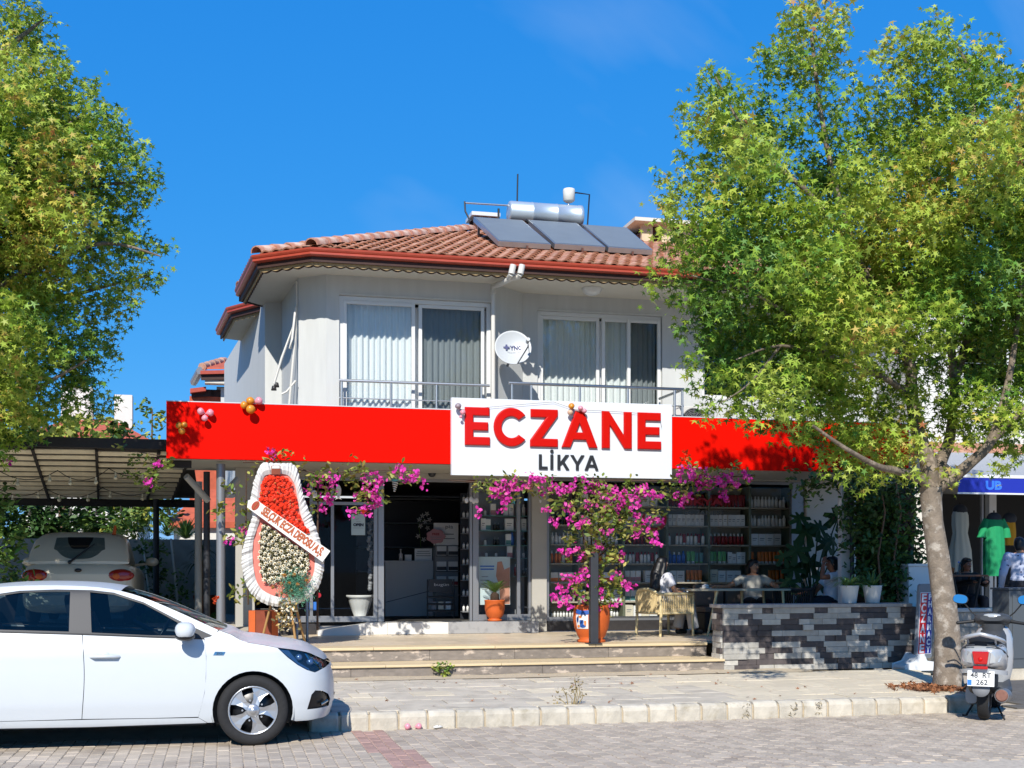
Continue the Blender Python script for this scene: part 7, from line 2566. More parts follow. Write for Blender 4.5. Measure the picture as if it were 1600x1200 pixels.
me = shape_mesh([[(.1 * math.cos(PI / 2 + PI * i / 5) * (1 if i % 2 == 0 else .42) + .02, .1 * math.sin(PI / 2 + PI * i / 5) * (1 if i % 2 == 0 else .42) + .02) for i in range(10)]], .0005, 0, 'star')
me.materials.clear(); me.materials.append(MATS['sticker_red'])
for v in me.vertices: v.co = Vector((v.co.x + c.x, GZ - v.co.z, v.co.y + c.z)) - ORG[em]
link('star', me, em)
# -- seen through the open door
mat('counter_white', '#b5b6b5', .5)
CY = 22.2
k0, k1 = ax(602, CY), ax(681, CY)
ctr = root('shop_counter', 'pale shop counter just inside the open door', 'counter', ((k0 + k1) / 2, CY, ZD))
ct = az(876, 640, CY)
MB().box(k0, k1, CY, CY + .6, ZD, ct - .03).build('front', 'counter_white', ctr)
MB().box(k0 - .02, k1 + .02, CY - .02, CY + .62, ct - .028, ct).build('countertop', 'counter_white', ctr)
a, b_ = at(603, 941, CY - .004), at(681, 921, CY - .004)
MB().beam(a, b_, .006, .012).build('inlay', 'pack_dark', ctr)
def small(name, label, cat, mb, m, group=None, base=None):
 return tag(mb.build(name, m, org=base), label, cat, group)
bx = Vector((ax(628, CY), CY + .15, ct + .001))
o = small('bottle', 'small white pump bottle on the shop counter', 'bottle', MB().lathe([(0, 0), (.035, 0), (.035, .12), (.012, .15), (.012, .2), (.02, .2), (.02, .215), (0, .215)], 12, bx), 'pack_white', base=bx)
bx = Vector((ax(640, CY), CY + .2, ct + .001))
small('cup', 'small white box of leaflets on the shop counter', 'box', MB().box(bx.x - .06, bx.x + .06, bx.y - .04, bx.y + .04, bx.z, bx.z + .11), 'pack_white', base=bx)
cs = root('counter_sign', 'white lettered sign board standing on the shop counter', 'sign', at(661, 875, CY + .1))
p0, p1 = at(648, 874, CY + .1), at(675, 857, CY + .1)
MB().box(p0.x, p1.x, CY + .1, CY + .11, ct + .002, p1.z).build('board', 'pack_white', cs)
def bars(parent, x0, x1, y, zs, m='pack_grey', h=.012):
 for i, (z, f_) in enumerate(zs):
  w = (x1 - x0) * f_
  MB().box((x0 + x1) / 2 - w / 2, (x0 + x1) / 2 + w / 2, y - .002, y - .0005, z, z + h).build('print_line', m, parent)
bars(cs, p0.x, p1.x, CY + .1, [(p1.z - .06, .7), (p1.z - .1, .8), (p1.z - .14, .85)])
# orchid
mat('orchid_white', '#d6d3d0', .6, transl=.2)
ob = Vector((ax(663, CY), CY + .35, ct + .001))
orc = root('orchid', 'white orchid in bloom on the shop counter', 'plant', ob)
MB().lathe([(0, 0), (.05, 0), (.065, .12), (0, .11)], 14, ob).build('pot', 'pack_white', orc)
MB().tube([ob + Vector((0, 0, .1)), ob + Vector((-.02, 0, .45)), ob + Vector((-.06, -.02, .7)), ob + Vector((.06, -.03, .78))], .006, 5).build('stem', 'leaf_mid', orc)
for px, py in ((655, 812), (660, 806), (667, 803), (671, 812), (657, 822), (664, 815), (653, 838), (662, 843), (668, 825)):
 q = at(px, py, CY + .3)
 mb = MB()
 for j in range(5):
  aa = 2 * PI * j / 5 + px
  mb.add([q, q + Vector((.03 * math.cos(aa - .4), -.01, .03 * math.sin(aa - .4))), q + Vector((.055 * math.cos(aa), -.004, .055 * math.sin(aa))), q + Vector((.03 * math.cos(aa + .4), -.01, .03 * math.sin(aa + .4)))], [(0, 1, 2, 3)])
 mb.build('flower', 'orchid_white', orc, fix=False)
# display stand with product boxes
dsx0, dsx1, dsy = ax(681, CY - .3), ax(717, CY - .3), CY - .3
dst = root('display_stand', 'tall white display stand of boxed devices beside the shop counter', 'display', ((dsx0 + dsx1) / 2, dsy, ZD))
MB().box(dsx0, dsx1, dsy + .05, dsy + .3, ZD, az(853, 700, dsy)).build('body', 'pack_grey', dst)
MB().box(dsx0 - .03, dsx1, dsy + .06, dsy + .08, az(852, 700, dsy), az(817, 700, dsy)).build('header', 'pack_white', dst)
text('pia', .1, 'pack_dark', dst, face_M(at(702, 824, dsy + .055)), fit=.14)
bars(dst, dsx0 + .03, dsx1 - .03, dsy + .06, [(az(835, 700, dsy), .7), (az(842, 700, dsy), .8)], 'pack_dark')
for r_, yy in enumerate((868, 892, 915)):
 z0 = az(yy, 700, dsy)
 MB().box(dsx0, dsx1, dsy - .02, dsy + .05, z0 - .012, z0).build('tray', 'pack_dark', dst)
 for k in range(2):
  x0 = dsx0 + .01 + k * (dsx1 - dsx0) / 2
  t = link('device_box', pk_box(.17, .06, .17, 'pack_white', 'pack_dark') if r_ < 2 or k == 0 else pk_box(.17, .06, .17, 'pack_white', 'pack_red'), None, (x0 + .095, dsy + .015, z0 + .001))
  tag(t, '%s white boxed device in the %s row of the display stand' % (('left', 'right')[k], ('top', 'middle', 'bottom')[r_]), 'box', 'boxed devices on the display stand')
fr_ = root('cloud_sign', 'cloud shaped white FREE sign in front of the display stand', 'sign', at(681, 850, dsy - .05))
cc = at(681, 838, dsy - .05)
MB().prism([cc + Vector((.17 * math.cos(2 * PI * i / 40) * (1 + .07 * math.cos(14 * PI * i / 40)), 0, .13 * math.sin(2 * PI * i / 40) * (1 + .07 * math.cos(14 * PI * i / 40)))) for i in range(40)], (0, .008, 0)).build('board', 'pack_pink', fr_)
text('FREE', .055, 'pack_red', fr_, face_M(cc + Vector((0, -.003, .04))), bold=.002, fit=.13)
bars(fr_, cc.x - .13, cc.x + .13, cc.y - .001, [(cc.z - .02, .8), (cc.z - .06, .7)])
MB().tube([cc + Vector((0, .02, -.12)), Vector((cc.x, cc.y + .02, az(865, 681, dsy)))], .008, 5).build('stick', 'pack_grey', fr_)
# black wire stand
wsx0, wsx1, wsy = ax(668, 21.0), ax(709, 21.0), 21.0
ws = root('wire_stand', 'black wire stand with leaflets inside the open door', 'stand', ((wsx0 + wsx1) / 2, wsy, ZD))
MB().box(wsx0 + .02, wsx1 - .02, wsy, wsy + .02, az(925, 690, wsy), az(905, 690, wsy)).build('header', 'pack_dark', ws)
text('bugün', .07, 'pack_white', ws, face_M(at(690, 914, wsy - .003)), fit=.26)
for i, yy in enumerate((932, 943, 953)):
 z0 = az(yy, 690, wsy)
 MB().tube([(wsx0, wsy - .05, z0), (wsx1, wsy - .05, z0)], .01, 5).build('rail', 'pack_dark', ws)
 MB().box(wsx0, wsx1, wsy - .03, wsy + .12, z0 - .03, z0 - .01).build('shelf', 'pack_dark', ws)
for x in (wsx0, wsx1):
 MB().tube([(x, wsy, ZD), (x, wsy, az(905, 690, wsy))], .012, 6).build('leg', 'pack_dark', ws)
for i, m in enumerate(('pack_grey', 'pack_cream', 'pack_white')):
 x = wsx0 + .06 + i * .13
 MB().box(x, x + .09, wsy - .02, wsy - .01, az(953, 690, wsy) + .005, az(940, 690, wsy)).build('leaflet', m, ws)
# dark cabinets along the back of the shop
bk_ = root('back_shelves', 'dark shelves of goods at the back of the shop seen through the door', 'shelves', (ax(665, 25), 25, ZD))
for i in range(5): MB().box(ax(560, 25), ax(760, 25), 25, 25.4, ZD + .3 + i * .5, ZD + .33 + i * .5).build('shelf', 'pack_grey', bk_)
MB().box(ax(560, 25), ax(760, 25), 25.41, 25.45, ZD, 3.1).build('back_panel', 'pack_dark', bk_)
# -- side window: glass shelves, poster; left panes
sv = root('glass_shelves', 'narrow stocked glass shelves between the door and the column', 'shelves', (ax(780, WG + .3), WG + .3, ZD))
gx0, gx1 = ax(750, WG + .25), ax(826, WG + .25)
for yy in (806, 829, 852, 872, 900):
 MB().box(gx0, gx1, WG + .2, WG + .5, az(yy, 785, WG + .3) - .008, az(yy, 785, WG + .3)).build('shelf', 'pack_teal', sv)
MB().box(gx0, gx1, WG + .56, WG + .58, ZD, 3.0).build('back_panel', 'pack_grey', sv)
for yy, items in ((806, ((758, 'sw'), (770, 'pb'), (790, 'wb'), (798, 'wb'), (818, 'wt'))), (829, ((755, 'wb'), (762, 'tb'), (773, 'sm'), (778, 'sm'), (795, 'wB'), (818, 'wb'))), (852, ((758, 'sw'), (773, 'sm'), (778, 'sm'), (794, 'tb'), (800, 'bb'), (818, 'sm'))), (872, ((760, 'sw'), (775, 'sw'), (796, 'pb'), (818, 'sw'))), (900, ((806, 'rb'), (818, 'sm'), (822, 'sm')))):
 for px, k in items:
  nm, cat, pitch, mes = KINDS[k]
  o = link('product_' + cat, mes[0], None, (ax(px, WG + .3), WG + .3, az(yy, 785, WG + .3) + .001), (0, 0, kr.uniform(-.1, .1)))
  qn = [q_[0] for q_ in items].index(px)
  tag(o, '%s %s on the %s glass shelf from the top beside the door' % (nth[qn], nm[:-2] if nm.endswith('xes') else nm[:-1], nth[(806, 829, 852, 872, 900).index(yy)]), cat, nm + ' on the narrow glass shelves')
vs_ = root('door_side_shelf', 'narrow dark shelf of small goods just inside the right door jamb', 'shelves', (ax(727, 20.6), 20.6, ZD))
MB().box(ax(722, 20.6), ax(735, 20.6), 20.75, 20.78, ZD, 2.9).build('back_panel', 'pack_dark', vs_)
for i in range(8):
 z0 = ZD + .12 + i * .27
 MB().box(ax(722, 20.6), ax(735, 20.6), 20.55, 20.75, z0, z0 + .015).build('shelf', 'pack_grey', vs_)
 for k in range(2):
  o = link('product_jar', KINDS['sw'][3][0], None, (ax(725 + k * 6, 20.6), 20.62, z0 + .016)); tag(o, '%s small white jar on the %s narrow shelf from below inside the door' % (('left', 'right')[k], nth[i]), 'jar', 'jars on the shelf inside the door')
mat('poster_print', '#c3d3d4', .5)
mat('poster_skin', '#c08a72', .6)
po = root('window_poster', 'pale blue and skin toned poster in the side window behind the cycad', 'poster', at(772, 945, WG + .12))
q0, q1 = at(748, 945, WG + .12), at(797, 870, WG + .12)
MB().box(q0.x, q1.x, WG + .12, WG + .126, q0.z, q1.z).build('sheet', 'poster_print', po)
MB().prism([at(x, y, WG + .118) for x, y in ((777, 878), (784, 877), (788, 890), (796.5, 886), (796.5, 944), (782, 944), (780, 915), (775, 900))], (0, .0015, 0)).build('hand_print', 'poster_skin', po)
bars(po, q0.x + .01, q0.x + .28, WG + .12, [(q1.z - .17, .9), (q1.z - .22, .85)], 'pack_blue', .022)
bars(po, q0.x + .01, q0.x + .2, WG + .12, [(q1.z - .34, .6), (q1.z - .40, .8), (q1.z - .46, .7), (q1.z - .55, .5)], 'pack_grey')
op = root('open_sign', 'pale OPEN card hanging inside the left glass pane', 'sign', at(560, 836, WG + .06))
q0, q1 = at(549, 836, WG + .06), at(570.5, 803, WG + .06)
MB().box(q0.x, q1.x, WG + .06, WG + .066, q0.z, q1.z).build('card', 'poster_print', op)
text('OPEN', .06, 'pack_dark', op, face_M(at(560, 820, WG + .058)), bold=.005, fit=.17)
bars(op, q0.x, q1.x, WG + .06, [(az(825, 560, WG), .75), (az(815, 560, WG), .35)], 'pack_grey', .005)
cv = at(557, 808, WG + .057)
MB().tube([cv + Vector((.045 * math.cos(R(a)), 0, .035 * math.sin(R(a)))) for a in range(60, 330, 20)], .003, 4).build('curl_print', 'pack_grey', op)
for px, py, w, h, m, lab in ((489, 947, 11, 13, 'pack_blue', 'small blue sticker low on the left glass'), (498, 930, 7, 7, 'sticker_red', 'small round red sticker low on the left glass')):
 a, b_ = at(px - w / 2, py + h / 2, GZ), at(px + w / 2, py - h / 2, GZ)
 if h > 8: mb = MB().box(a.x, b_.x, GZ, GZ + .002, a.z, b_.z)
 else: mb = MB().prism([at(px, py, GZ) + Vector((.04 * math.cos(2 * PI * i / 16), 0, .04 * math.sin(2 * PI * i / 16))) for i in range(16)], (0, .002, 0))
 tag(mb.build('window_sticker', m, org=a), lab, 'sticker')
ur = Vector((ax(563, WG + .55), WG + .55, ZD))
urn = root('white_urn', 'white ribbed urn planter standing behind the left glass pane', 'planter', ur)
MB().lathe([(0, 0), (.13, 0), (.14, .04), (.1, .07), (.15, .2), (.19, .34), (.2, .38), (.235, .40), (.235, .43), (.2, .43), (0, .40)], 40, ur, 0, None, True, lambda a, z: .03 * math.cos(a * 16) if .06 < z < .37 else 0).build('body', 'pot_white', urn)
gd = root('garland', 'dark rope garland hanging at the right edge of the left glass pane', 'garland', at(578, 820, WG + .15))
mb = MB(); gg = random.Random(2)
for k in range(26):
 mb.sph(at(578 + gg.uniform(-2, 2), 815 + k * 4.2, WG + .2) + Vector((gg.uniform(-.02, .02), gg.uniform(-.03, .03), 0)), .04, 7, 5)
mb.build('bead_string', 'pack_grey', gd)
# -- sensor lamp above the door, hanging ornaments
sl = at(675, 741, WG - .04)
tag(MB().lathe([(.07, .05), (.08, .03), (.05, -.03), (.025, -.045), (0, -.045)], 16, sl).build('wall_lamp', 'pack_dark', org=sl), 'small dark dome lamp above the open door', 'lamp')
HY = 18.6
mat('ornament_white', '#d3d0c9', .5)
mat('ornament_turq', '#5fb2b5', .5)
def hang(name, label, px, py, fn, m='ornament_white', extra=None):
 t = root(name, label, 'ornament', at(px, py, HY), group='hanging ornaments under the sign board')
 fn(t)
 MB().tube([at(px, py, HY), at(px, 735, HY)], .0035, 4).build('thread', 'string', t)
 return t
def fish(t):
 c = at(529, 768, HY)
 prof = [(0, .11), (.025, .08), (.04, .03), (.035, -.03), (.018, -.07), (.012, -.08), (.04, -.115), (0, -.1)]
 prof2 = [(x, z) for x, z in prof] + [(-x, z) for x, z in prof[::-1][1:-1]]
 MB().prism([c + Vector((x, 0, z)) for x, z in prof2], (0, .02, 0)).build('body', 'ornament_white', t, bev=.004)
hang('hanging_fish', 'white hanging fish ornament at the left glass door', 529, 757, fish)
hang('hanging_disc', 'white round hanging face ornament right of the wreath', 491, 766, lambda t: [MB().sph(at(491, 772, HY), (.045, .015, .06), 16, 10).build('disc', 'ornament_white', t), [MB().sph(at(491 + dx, 770, HY) + Vector((0, -.014, 0)), .008, 6, 5).build('eye', 'pack_dark', t) for dx in (-1.5, 1.5)]])
hang('hanging_ball', 'tiny white hanging ball below the flowers', 509, 778, lambda t: MB().sph(at(509, 780, HY), .025, 10, 8).build('ball', 'ornament_white', t))
def chime(t):
 MB().sph(at(617, 750, HY), (.05, .05, .025), 12, 8).build('top', 'ornament_turq', t)
 for k in range(5):
  c = at(617.5 - k * .3, 754 + k * 3.3, HY); r_ = .05 - k * .008
  MB().lathe([(0, .012), (r_, .008), (r_, -.008), (0, -.012)], 12, c, 0, Matrix.Rotation(.25, 4, 'Y')).build('ring', 'ornament_white', t)
hang('wind_chime', 'white spiral wind chime with a turquoise top in front of the open door', 617, 747, chime)
def shells(t):
 for dx, dy in ((-7, 2), (0, 0), (4, 3), (9, 2)):
  c = at(736 + dx, 780 + dy, HY)
  MB().tube([c, at(736 + dx * .6, 762, HY)], .003, 4).build('thread', 'string', t)
  MB().sph(c, (.032, .012, .042), 10, 7).build('shell', 'ornament_white', t)
 MB().lathe([(0, .02), (.09, .01), (.09, -.01), (0, -.02)], 14, at(736, 752, HY)).build('ring', 'terracotta_dark', t)
hang('shell_mobile', 'mobile of four white shells hanging right of the open door', 736, 750, shells)
def star(t):
 c = at(802, 783, HY)
 MB().prism([c + Vector((.05 * math.sin(PI * i / 5) * (1 if i % 2 == 0 else .45), 0, .06 * math.cos(PI * i / 5) * (1 if i % 2 == 0 else .45))) for i in range(10)], (0, .012, 0)).build('star', 'ornament_turq', t)
hang('hanging_star', 'turquoise hanging star among the pink flowers', 802, 777, star)
hang('hanging_drop', 'turquoise hanging drop in front of the column', 844, 770, lambda t: [MB().sph(at(844, 776, HY), (.02, .02, .03), 8, 6).build('bead', 'ornament_turq', t), MB().sph(at(844.5, 783, HY), (.018, .01, .028), 8, 6).build('bead', 'ornament_white', t)])
# == bougainvillea, ivy, monstera
mat('bract_magenta', '#d435a2', .6, isl=.25, hue=.02, transl=.3)
mat('bract_pink', '#d8559a', .6, isl=.25, hue=.02, transl=.3)
mat('bract_orange', '#c9481c', .6, isl=.25, transl=.3)
mat('bougain_leaf', '#6b8033', .6, isl=.35, hue=.03, transl=.3)
mat('bougain_pale', '#a5a552', .6, isl=.3, hue=.03, transl=.3)
mat('twig', '#4a382b', .9)
def bougain(name, label, base, flowers, greens, Y, seed, stems=(), pale=.35, dens=1500, fdens=3300, orange=()):
 t = root(name, label, 'plant', base)
 low_ = lambda L_: [(p[0], p[1] + (9 if p[1] < 763 and seed == 61 else 4 if p[1] < 750 and seed > 62 else 0), p[2]) for p in L_]
 flowers, greens = low_(flowers), low_(greens)
 g_ = np.random.default_rng(seed)
 if greens:
  P_ = clump_points(cl(greens, Y, .18), dens, seed, .1, 6, .1)
  o = link('foliage', leaves_mesh('foliage', P_ - np.array(base), .042, 'oval', ['bougain_leaf', 'bougain_pale'], seed=seed, mi=(g_.random(len(P_)) < pale).astype(int), up=.5), t); o['kind'] = 'stuff'
 P_ = clump_points(cl([(a_, b_, c_ * (.82 if seed == 61 else .9)) for a_, b_, c_ in flowers], Y - .12, .16), fdens, seed + 1, .05, 6, .2)
 n_ = g_.normal(size=P_.shape); n_[:, 1] -= .9; n_[:, 2] += .3
 o = link('flowers', leaves_mesh('flowers', P_ - np.array(base), .033, 'bract', ['bract_magenta', 'bract_pink'], nrm=n_, seed=seed + 2, mi=(g_.random(len(P_)) < .22).astype(int), fold=.3), t); o['kind'] = 'stuff'
 for (px, py, r_) in orange:
  P_ = clump_points(cl([(px, py, r_)], Y - .2, .05), fdens, seed + 5, .04, 6, .2)
  link('orange_flowers', leaves_mesh('orange_flowers', P_ - np.array(base), .03, 'bract', 'bract_orange', seed=seed + 6, fold=.3), t)
 for pts, r_ in stems:
  MB().tube(pts, r_, 6).build('stem', 'twig', t)
 return t
by = 16.55
stem_c = [([PB + Vector((dx, 0, .45)), PB + Vector((dx * .6, .05, 1.1)), at(px, py, by)], [.022, .016, .008]) for dx, px, py in ((-.05, 905, 800), (.04, 940, 790), (.0, 975, 800), (.08, 890, 860), (-.08, 960, 850), (.02, 925, 770))]
bougain('bougainvillea', 'tall magenta bougainvillea climbing from the large painted orange pot', PB + Vector((0, 0, .4)),
[(880, 765, 13), (905, 750, 14), (925, 752, 12), (945, 768, 16), (955, 790, 22), (965, 770, 14), (985, 775, 16), (1003, 765, 11), (1010, 758, 9), (1020, 762, 9), (1028, 770, 8), (990, 800, 14), (1000, 820, 11), (1012, 820, 8), (1027, 816, 10), (1025, 842, 11), (990, 838, 8), (975, 790, 12), (900, 808, 14), (912, 820, 12), (885, 790, 10), (948, 832, 9), (930, 855, 11), (905, 865, 12), (882, 862, 12), (920, 790, 9), (870, 815, 7), (862, 816, 6), (973, 872, 7), (895, 905, 15), (880, 912, 12), (870, 928, 11), (877, 945, 8), (890, 945, 8), (905, 930, 10), (925, 905, 12), (930, 925, 8), (930, 945, 9), (960, 900, 7), (975, 915, 9), (982, 918, 6), (963, 944, 6), (912, 895, 9), (849, 797, 5)],
[(920, 770, 26), (950, 790, 30), (975, 800, 30), (935, 810, 26), (910, 830, 24), (960, 830, 26), (990, 820, 22), (985, 780, 24), (1005, 775, 16), (895, 785, 20), (900, 850, 18), (930, 850, 22), (940, 880, 20), (955, 870, 18), (915, 910, 22), (945, 915, 24), (960, 925, 18), (905, 930, 18), (945, 935, 20), (1015, 835, 10), (870, 800, 12), (1020, 800, 12)],
by, 61, stem_c, dens=2200, fdens=4000)
ty_ = 17.3
bougain('bougainvillea', 'trailing bougainvillea under the left part of the red sign board', at(500, 735, ty_),
[(495, 752, 10), (500, 757, 11), (518, 755, 9), (520, 760, 7), (512, 772, 7), (506, 798, 4), (516, 784, 4), (565, 750, 8), (588, 748, 10), (592, 752, 9), (575, 765, 9), (580, 775, 10), (590, 772, 11), (592, 785, 6), (575, 795, 8), (585, 793, 6), (573, 802, 5), (548, 800, 4), (553, 772, 6), (620, 733, 6), (645, 742, 9), (643, 755, 9), (650, 740, 7), (660, 758, 5), (630, 738, 6), (480, 770, 6), (424, 707, 6)],
[(460, 728, 16), (485, 745, 14), (500, 750, 16), (520, 735, 12), (540, 740, 14), (560, 748, 16), (575, 760, 18), (585, 775, 15), (550, 775, 12), (545, 725, 10), (505, 770, 12), (488, 775, 10), (440, 722, 16), (415, 722, 12), (610, 735, 12), (640, 740, 14), (635, 750, 8), (485, 800, 6), (560, 790, 10), (402, 735, 10), (560, 730, 8)],
ty_, 62, [([at(380, 722, ty_), at(430, 722, ty_), at(500, 742, ty_), at(560, 735, ty_), at(650, 735, ty_)], [.012, .014, .012, .01, .006]), ([at(496, 985, ty_), at(496, 880, ty_), at(497, 745, ty_)], [.016, .014, .012])],
dens=1900, fdens=4200, orange=((435, 710, 8), (425, 716, 7), (573, 796, 5)))
bougain('bougainvillea', 'trailing bougainvillea under the white sign left of the large pot', at(800, 755, ty_),
[(775, 765, 12), (785, 760, 9), (793, 768, 10), (805, 762, 8), (788, 778, 9), (795, 785, 7), (783, 793, 6), (815, 760, 7), (830, 745, 9), (836, 750, 6), (812, 748, 6), (848, 768, 7), (825, 760, 6), (843, 748, 5), (750, 803, 4), (865, 762, 9), (870, 770, 8)],
[(760, 762, 16), (785, 768, 18), (805, 765, 16), (815, 772, 14), (840, 758, 14), (855, 762, 16), (870, 768, 14), (745, 758, 8), (790, 752, 12)],
ty_, 63, [([at(700, 750, ty_), at(770, 755, ty_), at(860, 752, ty_)], [.008, .012, .012])], dens=1900, fdens=4200)
bougain('bougainvillea', 'trailing bougainvillea under the right part of the red sign board', at(1090, 745, ty_),
[(1065, 738, 9), (1078, 735, 8), (1085, 742, 10), (1095, 752, 11), (1093, 757, 9), (1110, 748, 9), (1115, 758, 8), (1125, 742, 8), (1128, 752, 8), (1130, 765, 6), (1133, 778, 6), (1070, 780, 10), (1062, 781, 7), (1140, 745, 8), (1150, 745, 8), (1160, 740, 6), (1098, 736, 7), (1172, 745, 5), (1145, 755, 6)],
[(1060, 750, 16), (1075, 755, 18), (1090, 745, 16), (1110, 745, 16), (1130, 748, 16), (1150, 742, 14), (1165, 742, 10), (1050, 770, 10), (1065, 770, 12), (1070, 728, 10), (1040, 765, 12), (1175, 748, 10)],
ty_, 64, [([at(930, 750, ty_), at(1060, 752, ty_), at(1180, 742, ty_)], [.012, .014, .01])], dens=1900, fdens=4200, orange=((1070, 722, 7), (1070, 712, 4)))
bougain('bougainvillea', 'climbing bougainvillea around the steel pole left of the wreath', at(385, 930, 18.0),
[(356, 843, 6), (385, 832, 4), (425, 705, 3)],
[(385, 790, 12), (378, 810, 14), (370, 830, 14), (365, 770, 12), (390, 800, 12), (350, 800, 12), (380, 850, 10), (360, 835, 12), (345, 795, 8), (372, 845, 8), (395, 925, 9), (375, 930, 8), (360, 930, 7), (410, 935, 8)],
18.0, 65, [([at(388, 945, 18), at(384, 850, 18), at(385, 735, 18)], [.012, .012, .01])], dens=1000, fdens=2600, orange=((337, 938, 4),), pale=.5)
bougain('bougainvillea', 'sparse dark bougainvillea hanging over the carport edge beside the red board', at(225, 740, 17.9),
[(247, 720, 5), (232, 747, 5), (8, 717, 4)],
[(215, 710, 16), (230, 725, 16), (240, 740, 14), (220, 740, 14), (250, 715, 12), (200, 702, 12), (235, 760, 8), (215, 755, 8), (258, 720, 8), (205, 735, 8)],
17.9, 66, [([at(190, 702, 17.9), at(250, 712, 17.9)], [.008, .006])], dens=420, fdens=1600, pale=.15)
# dark ivy screen right of the shop window
ivy_y = 17.3
ivy = leafy('ivy_screen', 'tall dense dark green ivy screen left of the big tree trunk', 'plant',
cl([(1350, 770, 28), (1385, 765, 30), (1415, 775, 24), (1340, 810, 24), (1375, 805, 32), (1410, 815, 28), (1345, 850, 22), (1380, 845, 32), (1412, 855, 26), (1360, 880, 28), (1395, 885, 30), (1350, 905, 18), (1385, 920, 30), (1412, 915, 20), (1330, 765, 16), (1400, 930, 22), (1420, 890, 12)], ivy_y, .12), 4200, .05, 'oval', ['leaf_deep', 'leaf_mid', 'twig'], at(1385, 945, ivy_y), 71, mi_p=[.62, .26, .12], up=.3)
MB().box(ax(1340, ivy_y + .4), ax(1425, ivy_y + .4), ivy_y + .35, ivy_y + .45, .52, 2.9).build('backing', 'twig', ivy)
for px in (1332, 1426):
 MB().tube([(ax(px, ivy_y + .4), ivy_y + .4, .52), (ax(px, ivy_y + .4), ivy_y + .4, 3.1)], .025, 8).build('trellis_post', 'twig', ivy)
for px, sd in ((1400, 1), (1375, 2)):
 MB().tube([at(px, 755, ivy_y - .3), at(px + 8, 800, ivy_y - .32), at(px - 3, 870, ivy_y - .3), at(px + 4, 940, ivy_y - .25)], [.012, .014, .016, .018], 6).build('vine', 'bark_brown', ivy)
leafy('hanging_creeper', 'creeper hanging from the right end of the red board above the wall', 'plant', cl([(1245, 745, 10), (1262, 752, 14), (1280, 760, 12), (1258, 772, 9), (1300, 750, 14), (1320, 748, 12), (1290, 742, 14), (1270, 742, 12), (1268, 788, 7), (1335, 742, 14)], 17.6, .15), 2000, .05, 'oval', ['leaf_deep', 'leaf_mid'], at(1290, 738, 17.6), 72, shell=.1)
wp_ = root('white_post', 'white peeling post beside the ivy screen', 'post', Vector((ax(1322, 17.5), 17.5, .525)))
MB().box(ax(1315, 17.5), ax(1328, 17.5), 17.5, 17.62, .53, 3.1).build('post', 'house_white', wp_)
MB().tube([(ax(1332, 17.4), 17.4, .53), (ax(1330, 17.4), 17.4, 2.6), (ax(1327, 17.4), 17.45, 2.75)], .03, 8).build('pipe', 'post_dark', wp_)
# monstera
mat('monstera', '#20401f', .6, isl=.25, spec=.25)
ms0 = Vector((ax(1268, 18.9), 18.9, .525))
mon = root('monstera', 'large dark monstera with split leaves at the right end of the terrace', 'plant', ms0)
MB().lathe([(0, 0), (.2, 0), (.26, .4), (.24, .4), (0, .36)], 20, ms0).build('pot', 'pack_dark', mon)
def monstera_leaf(c, n_, r_, roll):
 out = []
 N_ = 7
 for i in range(N_ * 3 + 1):
  t = i / (N_ * 3); a = -PI * .93 + 2 * PI * .93 * t
  q = r_ * (1.0 - .35 * abs(math.cos(a * .5)) ** 6) * (1 if i % 3 else .5 if 2 < i < N_ * 3 - 2 else .8)
  out.append((q * math.sin(a) * .85, q * math.cos(a)))
 out.append((0, -r_ * .25))
 n_ = Vector(n_).normalized(); s_ = n_.cross(Vector((0, 0, 1))).normalized(); u_ = s_.cross(n_)
 s2 = s_ * math.cos(roll) + u_ * math.sin(roll); u2 = u_ * math.cos(roll) - s_ * math.sin(roll)
 vs = [c - n_ * .0] + [c + s2 * x + u2 * y - n_ * (.25 * (x * x + y * y) / r_) for x, y in out]
 return MB().add(vs, [(0, i, i + 1) for i in range(1, len(vs) - 1)])
mg = random.Random(8)
for px, py, r_, nx, nz in ((1310, 808, .30, -.3, .5), (1260, 830, .3, -.2, .4), (1245, 860, .28, -.6, .2), (1290, 850, .26, .3, .3), (1265, 880, .3, 0, .2), (1240, 890, .25, -.4, .3), (1300, 845, .22, .5, .3), (1250, 810, .24, -.2, .7), (1280, 825, .25, .2, .4), (1320, 840, .2, .4, .3), (1232, 910, .22, -.5, .4), (1285, 905, .24, .2, .3), (1255, 925, .24, 0, .4), (1225, 870, .2, -.6, .4)):
 c = at(px, py, 18.7 + mg.uniform(-.25, .25))
 monstera_leaf(c, (nx, -1, nz), r_, mg.uniform(-.5, .5)).build('leaf', 'monstera', mon, fix=False)
 MB().tube(bez(ms0 + Vector((0, 0, .38)), (ms0 + c) / 2 + Vector((0, 0, .45)), c + Vector((0, .01, 0)), 6), .012, 5).build('stalk', 'monstera', mon)
